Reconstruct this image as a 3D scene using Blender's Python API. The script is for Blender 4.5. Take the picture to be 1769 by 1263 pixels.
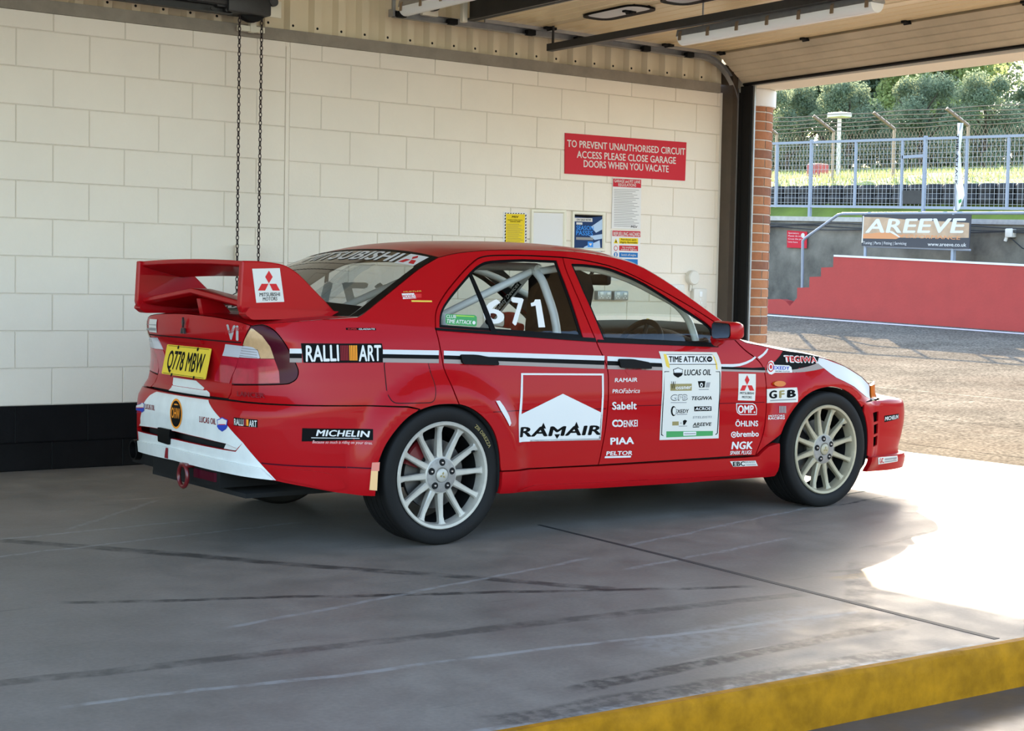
import bpy, bmesh, math, random
import numpy as np
from mathutils import Vector, Matrix, geometry
SC = bpy.context.scene
for _o in list(bpy.data.objects): bpy.data.objects.remove(_o)
COL = SC.collection
PI = math.pi
# ------------------------------------------------------------------ camera, sky, sun, exposure
CAM_C = [-3.90363, -6.65137, 1.17307]
CAM_R = [0.8051274, -0.5927912, 0.0191942]
CAM_U = [0.014832, 0.052476, 0.998512]
CAM_D = [0.5929164, 0.8036447, -0.0510422]
CAM_LENS = 54.8568
CAM = np.array(CAM_C)
cam = bpy.data.objects.new('camera', bpy.data.cameras.new('camera')); COL.objects.link(cam)
cam.data.sensor_width = 36; cam.data.sensor_fit = 'HORIZONTAL'; cam.data.lens = CAM_LENS
cam.data.clip_start = .05; cam.data.clip_end = 500
_m = Matrix.Identity(4)
for _i, _v in enumerate((CAM_R, CAM_U, [-q for q in CAM_D])):
    for _j in range(3): _m[_j][_i] = _v[_j]
for _j in range(3): _m[_j][3] = CAM_C[_j]
cam.matrix_world = _m
SC.camera = cam
SUN = Vector((1.59, 1.77, 1.0)).normalized()
world = bpy.data.worlds.new('sky'); SC.world = world; world.use_nodes = True
_nt = world.node_tree; _nt.nodes.clear()
_sky = _nt.nodes.new('ShaderNodeTexSky'); _sky.sky_type = 'NISHITA'; _sky.sun_disc = False
_sky.sun_elevation = math.asin(SUN.z); _sky.sun_rotation = math.atan2(SUN.x, SUN.y)
_sky.air_density = 1.0; _sky.dust_density = 1.6; _sky.ozone_density = 1.2
_bg = _nt.nodes.new('ShaderNodeBackground'); _bg.inputs['Strength'].default_value = .70
_out = _nt.nodes.new('ShaderNodeOutputWorld')
_nt.links.new(_sky.outputs[0], _bg.inputs[0]); _nt.links.new(_bg.outputs[0], _out.inputs[0])
sun = bpy.data.objects.new('sun', bpy.data.lights.new('sun', 'SUN')); COL.objects.link(sun)
sun.data.energy = 18.0; sun.data.color = (1.0, .80, .56); sun.data.angle = math.radians(.35)
sun.rotation_euler = SUN.to_track_quat('Z', 'Y').to_euler(); sun.location = (12, 12, 9)
SC.view_settings.view_transform = 'Standard'; SC.view_settings.look = 'None'
SC.view_settings.gamma = 1; SC.view_settings.use_curve_mapping = False
SC.view_settings.exposure = 0.42

# ------------------------------------------------------------------ materials
MATS = {}
def _sock(nt, v, kind):
    return v
def mat(name, col=(.5, .5, .5), rough=.5, metal=0., coat=0., spec=.5, var=0., vscale=8., bump=0., bscale=60., alpha=None, emit=None, sheen=0., trans=None, rvar=0.):
    """principled material; var = value variation by noise, bump = noise bump"""
    m = bpy.data.materials.new(name); m.use_nodes = True; nt = m.node_tree
    b = nt.nodes['Principled BSDF']; L = nt.links
    b.inputs['Base Color'].default_value = (*col, 1); b.inputs['Roughness'].default_value = rough
    b.inputs['Metallic'].default_value = metal; b.inputs['Coat Weight'].default_value = coat; b.inputs['Coat Roughness'].default_value = .03
    b.inputs['Specular IOR Level'].default_value = spec
    tc = nt.nodes.new('ShaderNodeTexCoord')
    if var or rvar:
        n = nt.nodes.new('ShaderNodeTexNoise'); n.inputs['Scale'].default_value = vscale; n.inputs['Detail'].default_value = 6; n.inputs['Roughness'].default_value = .62
        L.new(tc.outputs['Object'], n.inputs['Vector'])
        if var:
            mr = nt.nodes.new('ShaderNodeMapRange'); mr.inputs[1].default_value = .25; mr.inputs[2].default_value = .75; mr.inputs[3].default_value = 1 - var; mr.inputs[4].default_value = 1 + var
            L.new(n.outputs[0], mr.inputs[0])
            mx = nt.nodes.new('ShaderNodeVectorMath'); mx.operation = 'SCALE'; mx.inputs[0].default_value = col
            L.new(mr.outputs[0], mx.inputs['Scale']); L.new(mx.outputs[0], b.inputs['Base Color'])
        if rvar:
            mr = nt.nodes.new('ShaderNodeMapRange'); mr.inputs[1].default_value = .3; mr.inputs[2].default_value = .7; mr.inputs[3].default_value = max(.02, rough - rvar); mr.inputs[4].default_value = rough + rvar
            L.new(n.outputs[0], mr.inputs[0]); L.new(mr.outputs[0], b.inputs['Roughness'])
    if bump:
        n = nt.nodes.new('ShaderNodeTexNoise'); n.inputs['Scale'].default_value = bscale; n.inputs['Detail'].default_value = 4
        L.new(tc.outputs['Object'], n.inputs['Vector'])
        bp = nt.nodes.new('ShaderNodeBump'); bp.inputs['Strength'].default_value = bump; bp.inputs['Distance'].default_value = .01
        L.new(n.outputs[0], bp.inputs['Height']); L.new(bp.outputs[0], b.inputs['Normal'])
    if emit: b.inputs['Emission Color'].default_value = (*emit[:3], 1); b.inputs['Emission Strength'].default_value = emit[3]
    if trans is not None: b.inputs['Transmission Weight'].default_value = trans
    MATS[name] = m; return m
def glass(name, tint, refl=.06, rough=.0):
    m = bpy.data.materials.new(name); m.use_nodes = True; nt = m.node_tree; nt.nodes.clear(); L = nt.links
    o = nt.nodes.new('ShaderNodeOutputMaterial'); t = nt.nodes.new('ShaderNodeBsdfTransparent'); g = nt.nodes.new('ShaderNodeBsdfGlossy')
    f = nt.nodes.new('ShaderNodeLayerWeight'); f.inputs['Blend'].default_value = .5; x = nt.nodes.new('ShaderNodeMixShader')
    pw = nt.nodes.new('ShaderNodeMath'); pw.operation = 'POWER'; pw.inputs[1].default_value = 5; ma = nt.nodes.new('ShaderNodeMath'); ma.operation = 'MULTIPLY_ADD'; ma.inputs[1].default_value = .92; ma.inputs[2].default_value = refl
    L.new(f.outputs['Facing'], pw.inputs[0]); L.new(pw.outputs[0], ma.inputs[0])
    t.inputs[0].default_value = (*tint, 1); g.inputs[0].default_value = (1, 1, 1, 1); g.inputs['Roughness'].default_value = rough
    L.new(ma.outputs[0], x.inputs[0]); L.new(t.outputs[0], x.inputs[1]); L.new(g.outputs[0], x.inputs[2]); L.new(x.outputs[0], o.inputs[0])
    MATS[name] = m; return m

# ------------------------------------------------------------------ objects
def tag(o, label=None, cat=None, group=None, kind=None):
    if label: o['label'] = label
    if cat: o['category'] = cat
    if group: o['group'] = group
    if kind: o['kind'] = kind
    return o
def wloc(o):
    v = Vector((0, 0, 0))
    while o: v = v + o.location; o = o.parent
    return v
def empty(name, loc, label, cat, group=None):
    o = bpy.data.objects.new(name, None); COL.objects.link(o); o.location = loc; o.empty_display_size = .2
    return tag(o, label, cat, group)
def link(name, me, parent=None):
    o = bpy.data.objects.new(name, me); COL.objects.link(o)
    if parent is not None:
        o.parent = parent; o.location = -wloc(parent)
    return o
def mkmesh(name, V, F, mats, fm=None, smooth=40, normals=None):
    me = bpy.data.meshes.new(name)
    me.from_pydata([tuple(map(float, v)) for v in V], [], [tuple(map(int, f)) for f in F])
    for m in (mats if isinstance(mats, (list, tuple)) else [mats]): me.materials.append(MATS[m] if isinstance(m, str) else m)
    if fm is not None: me.polygons.foreach_set('material_index', list(map(int, fm)))
    if smooth:
        me.polygons.foreach_set('use_smooth', [True] * len(F))
        if normals is None: me.set_sharp_from_angle(angle=math.radians(smooth))
    me.update()
    if normals is not None: me.normals_split_custom_set_from_vertices([tuple(map(float, n)) for n in normals])
    return me
class MB:
    """collects boxes, tubes, lathes, prisms ... and links them as ONE mesh object"""
    def __init__(s): s.V = []; s.F = []; s.M = []
    def add(s, V, F, m=0):
        k = len(s.V); s.V += [tuple(v) for v in V]; s.F += [tuple(i + k for i in f) for f in F]; s.M += [m] * len(F); return s
    def box(s, a, b, m=0, R=None, c=None):
        V = [(x, y, z) for x in (a[0], b[0]) for y in (a[1], b[1]) for z in (a[2], b[2])]
        if R is not None:
            c = Vector(c) if c is not None else (Vector(a) + Vector(b)) / 2
            V = [tuple(R @ (Vector(v) - c) + c) for v in V]
        return s.add(V, [(0, 1, 3, 2), (4, 6, 7, 5), (0, 4, 5, 1), (2, 3, 7, 6), (0, 2, 6, 4), (1, 5, 7, 3)], m)
    def bbox(s, a, b, r=.01, m=0, R=None, c=None):
        """box with chamfered edges"""
        a, b = [min(p, q) for p, q in zip(a, b)], [max(p, q) for p, q in zip(a, b)]
        bm = bmesh.new(); bmesh.ops.create_cube(bm, size=1)
        for v in bm.verts: v.co = Vector([(a[i] + b[i]) / 2 + v.co[i] * (b[i] - a[i]) for i in range(3)])
        bmesh.ops.bevel(bm, geom=bm.edges[:], offset=r, segments=2, affect='EDGES', profile=.5)
        V = [v.co.copy() for v in bm.verts]; bm.verts.index_update(); F = [[v.index for v in f.verts] for f in bm.faces]; bm.free()
        if R is not None:
            c = Vector(c) if c is not None else (Vector(a) + Vector(b)) / 2
            V = [R @ (v - c) + c for v in V]
        return s.add(V, F, m)
    def tube(s, path, r, seg=10, m=0, closed=False, cap=True):
        P = [Vector(p) for p in path]; n = len(P); rr = r if isinstance(r, (list, tuple)) else [r] * n
        T = []
        for i in range(n):
            a = P[(i - 1) % n] if (closed or i > 0) else P[i]; b = P[(i + 1) % n] if (closed or i < n - 1) else P[i]
            T.append((b - a).normalized())
        up = Vector((0, 0, 1)) if abs(T[0].z) < .9 else Vector((1, 0, 0))
        u = T[0].cross(up).normalized(); V = []; 
        for i in range(n):
            u = (u - T[i] * u.dot(T[i])).normalized(); w = T[i].cross(u)
            V += [P[i] + (u * math.cos(2 * PI * k / seg) + w * math.sin(2 * PI * k / seg)) * rr[i] for k in range(seg)]
        F = []
        for i in range(n if closed else n - 1):
            j = (i + 1) % n
            F += [(i * seg + k, i * seg + (k + 1) % seg, j * seg + (k + 1) % seg, j * seg + k) for k in range(seg)]
        if cap and not closed: F += [tuple(range(seg))[::-1], tuple((n - 1) * seg + k for k in range(seg))]
        return s.add(V, F, m)
    def lathe(s, prof, c, axis='y', seg=48, m=0, closed=False):
        """prof: (r, h) along the axis"""
        V = []; n = len(prof)
        for k in range(seg):
            a = 2 * PI * k / seg; ca, sa = math.cos(a), math.sin(a)
            for r, h in prof:
                V.append({'y': (c[0] + r * ca, c[1] + h, c[2] + r * sa), 'z': (c[0] + r * ca, c[1] + r * sa, c[2] + h), 'x': (c[0] + h, c[1] + r * ca, c[2] + r * sa)}[axis])
        F = []
        for k in range(seg):
            j = (k + 1) % seg
            for i in range(n if closed else n - 1):
                q = (i + 1) % n
                F.append((k * n + i, k * n + q, j * n + q, j * n + i))
        return s.add(V, F, m)
    def prism(s, poly, f0, f1, m=0, m_side=None):
        """poly 2D -> f0(p), f1(p) 3D: two caps and the side"""
        n = len(poly); V = [f0(p) for p in poly] + [f1(p) for p in poly]
        s.add(V, [tuple(range(n)), tuple(range(2 * n - 1, n - 1, -1))], m)
        return s.add(V, [(i, i + n, (i + 1) % n + n, (i + 1) % n) for i in range(n)], m if m_side is None else m_side)
    def loft(s, rows, m=0, closed=False):
        n = len(rows[0]); V = [p for r in rows for p in r]; F = []
        for i in range(len(rows) - 1):
            for k in range(n if closed else n - 1):
                q = (k + 1) % n
                F.append((i * n + k, i * n + q, (i + 1) * n + q, (i + 1) * n + k))
        return s.add(V, F, m)
    def build(s, name, mats, parent=None, smooth=35, fix=True):
        me = mkmesh(name, s.V, s.F, mats, s.M, smooth=0)
        if fix:
            bm = bmesh.new(); bm.from_mesh(me); bmesh.ops.recalc_face_normals(bm, faces=bm.faces[:]); bm.to_mesh(me); bm.free()
        if smooth:
            me.polygons.foreach_set('use_smooth', [True] * len(me.polygons)); me.set_sharp_from_angle(angle=math.radians(smooth))
        return link(name, me, parent)
def copy_tree(o, parent=None, loc=None):
    c = o.copy(); COL.objects.link(c)
    if parent is not None: c.parent = parent
    for ch in list(o.children): copy_tree(ch, c)
    return c
# ------------------------------------------------------------------ 2D helpers
def smooth_poly(P, n=6, closed=False):
    P = [tuple(p) for p in P]; N = len(P); out = []
    g = lambda i: P[i % N] if closed else P[min(max(i, 0), N - 1)]
    for i in range(N if closed else N - 1):
        a, b, c, d = g(i - 1), g(i), g(i + 1), g(i + 2)
        for k in range(n):
            t = k / n
            out.append(tuple(.5 * (2 * b[j] + (c[j] - a[j]) * t + (2 * a[j] - 5 * b[j] + 4 * c[j] - d[j]) * t * t + (3 * b[j] - a[j] - 3 * c[j] + d[j]) * t ** 3) for j in range(len(b))))
    if not closed: out.append(P[-1])
    return out
def round_poly(P, r, n=5):
    out = []; N = len(P); rr = r if isinstance(r, (list, tuple)) else [r] * N
    for i in range(N):
        a, b, c = (np.array(P[i - 1], float), np.array(P[i], float), np.array(P[(i + 1) % N], float))
        la, lc = np.linalg.norm(a - b), np.linalg.norm(c - b); q = min(rr[i], la * .45, lc * .45)
        if q < 1e-5: out.append(tuple(b)); continue
        p0 = b + (a - b) / la * q; p1 = b + (c - b) / lc * q
        for k in range(n + 1):
            t = k / n; out.append(tuple((1 - t) ** 2 * p0 + 2 * t * (1 - t) * b + t * t * p1))
    return out
def inset(P, d):
    P = np.array(P, float); A = np.sum(P[:, 0] * np.roll(P[:, 1], -1) - np.roll(P[:, 0], -1) * P[:, 1])
    e = np.roll(P, -1, 0) - P; e /= np.linalg.norm(e, axis=1)[:, None] + 1e-12
    n = np.stack([-e[:, 1], e[:, 0]], 1) * (1 if A > 0 else -1); m = n + np.roll(n, 1, 0); m /= (np.sum(m * n, 1))[:, None].clip(.35) + 1e-9
    return [tuple(q) for q in P + m * d]
def inside(poly, Q):
    P = np.array(poly); x, y = Q[:, 0], Q[:, 1]; r = np.zeros(len(Q), bool)
    for (x0, y0), (x1, y1) in zip(P, np.roll(P, -1, 0)):
        c = (y0 > y) != (y1 > y)
        with np.errstate(divide='ignore', invalid='ignore'): r ^= c & (x < (x1 - x0) * (y - y0) / (y1 - y0 + 1e-30) + x0)
    return r
def densify(P, L):
    out = []
    for a, b in zip(P, P[1:] + P[:1]):
        n = max(1, int(math.ceil(math.hypot(b[0] - a[0], b[1] - a[1]) / L)))
        out += [(a[0] + (b[0] - a[0]) * k / n, a[1] + (b[1] - a[1]) * k / n) for k in range(n)]
    return out
def tri2d(poly, holes=(), cell=.025, grid=True):
    """triangulated polygon with interior grid points"""
    loops = []
    for q in [list(poly)] + [list(h) for h in holes]:
        q = [tuple(map(float, p)) for p in q]; q = [p for i, p in enumerate(q) if math.hypot(p[0] - q[i - 1][0], p[1] - q[i - 1][1]) > 1e-5]
        loops.append(densify(q, cell))
    pts = [p for l in loops for p in l]; edges = []; k = 0
    for l in loops: edges += [(k + i, k + (i + 1) % len(l)) for i in range(len(l))]; k += len(l)
    A = np.array(pts); lo, hi = A.min(0), A.max(0)
    if grid and min(hi - lo) > cell * .8:
        gx, gy = np.meshgrid(np.arange(lo[0] + cell / 2, hi[0], cell), np.arange(lo[1] + cell / 2, hi[1], cell)); G = np.stack([gx.ravel(), gy.ravel()], 1)
        ok = inside(loops[0], G)
        for h in loops[1:]: ok &= ~inside(h, G)
        G = G[ok]
        if len(G):
            B = np.array([(np.array(pts[a]) + np.array(pts[b])) / 2 for a, b in edges] + pts); keep = np.ones(len(G), bool)
            for i in range(0, len(G), 400):
                d2 = ((G[i:i + 400, None, :] - B[None]) ** 2).sum(-1).min(1); keep[i:i + 400] = d2 > (cell * .45) ** 2
            pts = pts + [tuple(g) for g in G[keep]]
    r = geometry.delaunay_2d_cdt([Vector(p) for p in pts], edges, [], 0, 1e-6, False)
    V = np.array([tuple(v) for v in r[0]]); F = np.array([tuple(f) for f in r[2] if len(f) == 3])
    c = V[F].mean(1); ok = inside(loops[0], c)
    for h in loops[1:]: ok &= ~inside(h, c)
    F = F[ok]
    ar = (V[F[:, 1], 0] - V[F[:, 0], 0]) * (V[F[:, 2], 1] - V[F[:, 0], 1]) - (V[F[:, 1], 1] - V[F[:, 0], 1]) * (V[F[:, 2], 0] - V[F[:, 0], 0])
    F = F[np.abs(ar) > 1e-10]; ar = ar[np.abs(ar) > 1e-10]
    F = np.where((ar < 0)[:, None], F[:, ::-1], F)
    return V, F
def surf_pn(surf, V, off, e=2e-3):
    P = surf(V[:, 0], V[:, 1], off); a = surf(V[:, 0] + e, V[:, 1], off) - surf(V[:, 0] - e, V[:, 1], off); b = surf(V[:, 0], V[:, 1] + e, off) - surf(V[:, 0], V[:, 1] - e, off)
    n = np.cross(a, b); n /= np.linalg.norm(n, axis=1)[:, None] + 1e-12
    return P, n
def panel(name, poly, m, parent=None, holes=(), off=0., cell=.025, lip=.014, mirror=False, surf=None, matnames=None):
    """sheet cut to a polygon on a curved surface, edges turned in by lip"""
    surf = surf or shell
    V, F = tri2d(poly, holes, cell); P, n = surf_pn(surf, V, off)
    PV = [P]; NV = [n]; FF = [tuple(f) for f in F]
    if lip:
        from collections import Counter
        cnt = Counter(); 
        for f in F:
            for i in range(3): cnt[tuple(sorted((f[i], f[(i + 1) % 3])))] += 1
        k = len(P); P2 = surf(V[:, 0], V[:, 1], off - lip)
        for f in F:
            for i in range(3):
                a, b = f[i], f[(i + 1) % 3]
                if cnt[tuple(sorted((a, b)))] == 1:
                    q = np.array([P[b], P[a], P2[a], P2[b]]); fn = np.cross(q[1] - q[0], q[2] - q[0]); fn /= np.linalg.norm(fn) + 1e-12
                    PV.append(q); NV.append(np.repeat(fn[None], 4, 0)); FF.append((k, k + 1, k + 2, k + 3)); k += 4
    P = np.concatenate(PV); n = np.concatenate(NV)
    if mirror: P = P * [1, -1, 1]; n = n * [1, -1, 1]; FF = [f[::-1] for f in FF]
    return link(name, mkmesh(name, P, FF, m, normals=n), parent)
# ------------------------------------------------------------------ stickers and lettering
_tc = {}
def text2d(txt, bold=0.):
    """lettering as a flat mesh in a 1 x cap-height box; bold by overlaid shifted copies"""
    k = (txt, bold)
    if k in _tc: return _tc[k]
    out = []
    for s in ('H', txt):
        c = bpy.data.curves.new('t', 'FONT'); c.body = s; c.offset = 0; c.resolution_u = 3; c.fill_mode = 'FRONT'; c.space_character = 1.0 + bold * 1.0
        o = bpy.data.objects.new('t', c); COL.objects.link(o)
        me = o.evaluated_get(bpy.context.evaluated_depsgraph_get()).to_mesh()
        V = np.array([v.co[:2] for v in me.vertices]); F = [tuple(p.vertices) for p in me.polygons]
        out.append((V, F)); o.evaluated_get(bpy.context.evaluated_depsgraph_get()).to_mesh_clear()
        bpy.data.objects.remove(o); bpy.data.curves.remove(c)
    h = out[0][0][:, 1].max(); V, F = out[1]; V = V.copy()
    b = bold * .8; nb = len(V)
    if b > 0:
        n = len(V); cp = [(-b, 0), (b, 0), (0, b * .6), (0, -b * .6), (-b * .5, 0), (b * .5, 0)]
        F = F + [tuple(i + n * (k + 1) for i in f) for k in range(len(cp)) for f in F]; V = np.concatenate([V] + [V + np.array(q) for q in cp])
    x0, x1 = V[:, 0].min(), V[:, 0].max(); V[:, 0] = (V[:, 0] - x0) / (x1 - x0); V[:, 1] /= h
    K = np.repeat(np.arange(len(V) // nb), nb) if nb else np.zeros(len(V)); _tc[k] = (V, F, K); return V, F, K
def sticker(name, els, surf, parent=None, base=.0012, cell=.02, mirror=False):
    mats = []; V = []; F = []; M = []; k = 0
    for e in els:
        m = e[2] if e[0] == 't' else e[1]
        if m not in mats: mats.append(m)
        mi = mats.index(m)
        if e[0] == 't':
            q, f, kk = text2d(e[1], e[5]); bl, br, tl = [np.array(x, float) for x in e[4]]
            q = bl + q[:, :1] * (br - bl) * (1 - .0) + q[:, 1:] * (tl - bl) + (q[:, 1:] * e[6] * np.linalg.norm(tl - bl) * (br - bl) / np.linalg.norm(br - bl))
            if e[6]: q = q - (e[6] * .5 * np.linalg.norm(tl - bl) * (br - bl) / np.linalg.norm(br - bl))
            off = base + .0007 * e[3] + .00007 * kk
        else:
            q, f = tri2d(e[3], (), cell); off = base + .0007 * e[2]; f = [tuple(x) for x in f]
        q = np.asarray(q); V.append(surf(q[:, 0], q[:, 1], off if np.ndim(off) else np.full(len(q), off))); F += [tuple(i + k for i in x) for x in f]; M += [mi] * len(f); k += len(q)
    V = np.concatenate(V)
    if mirror: V = V * [1, -1, 1]; F = [f[::-1] for f in F]
    return link(name, mkmesh(name, V, F, mats, M, smooth=60), parent)
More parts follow.
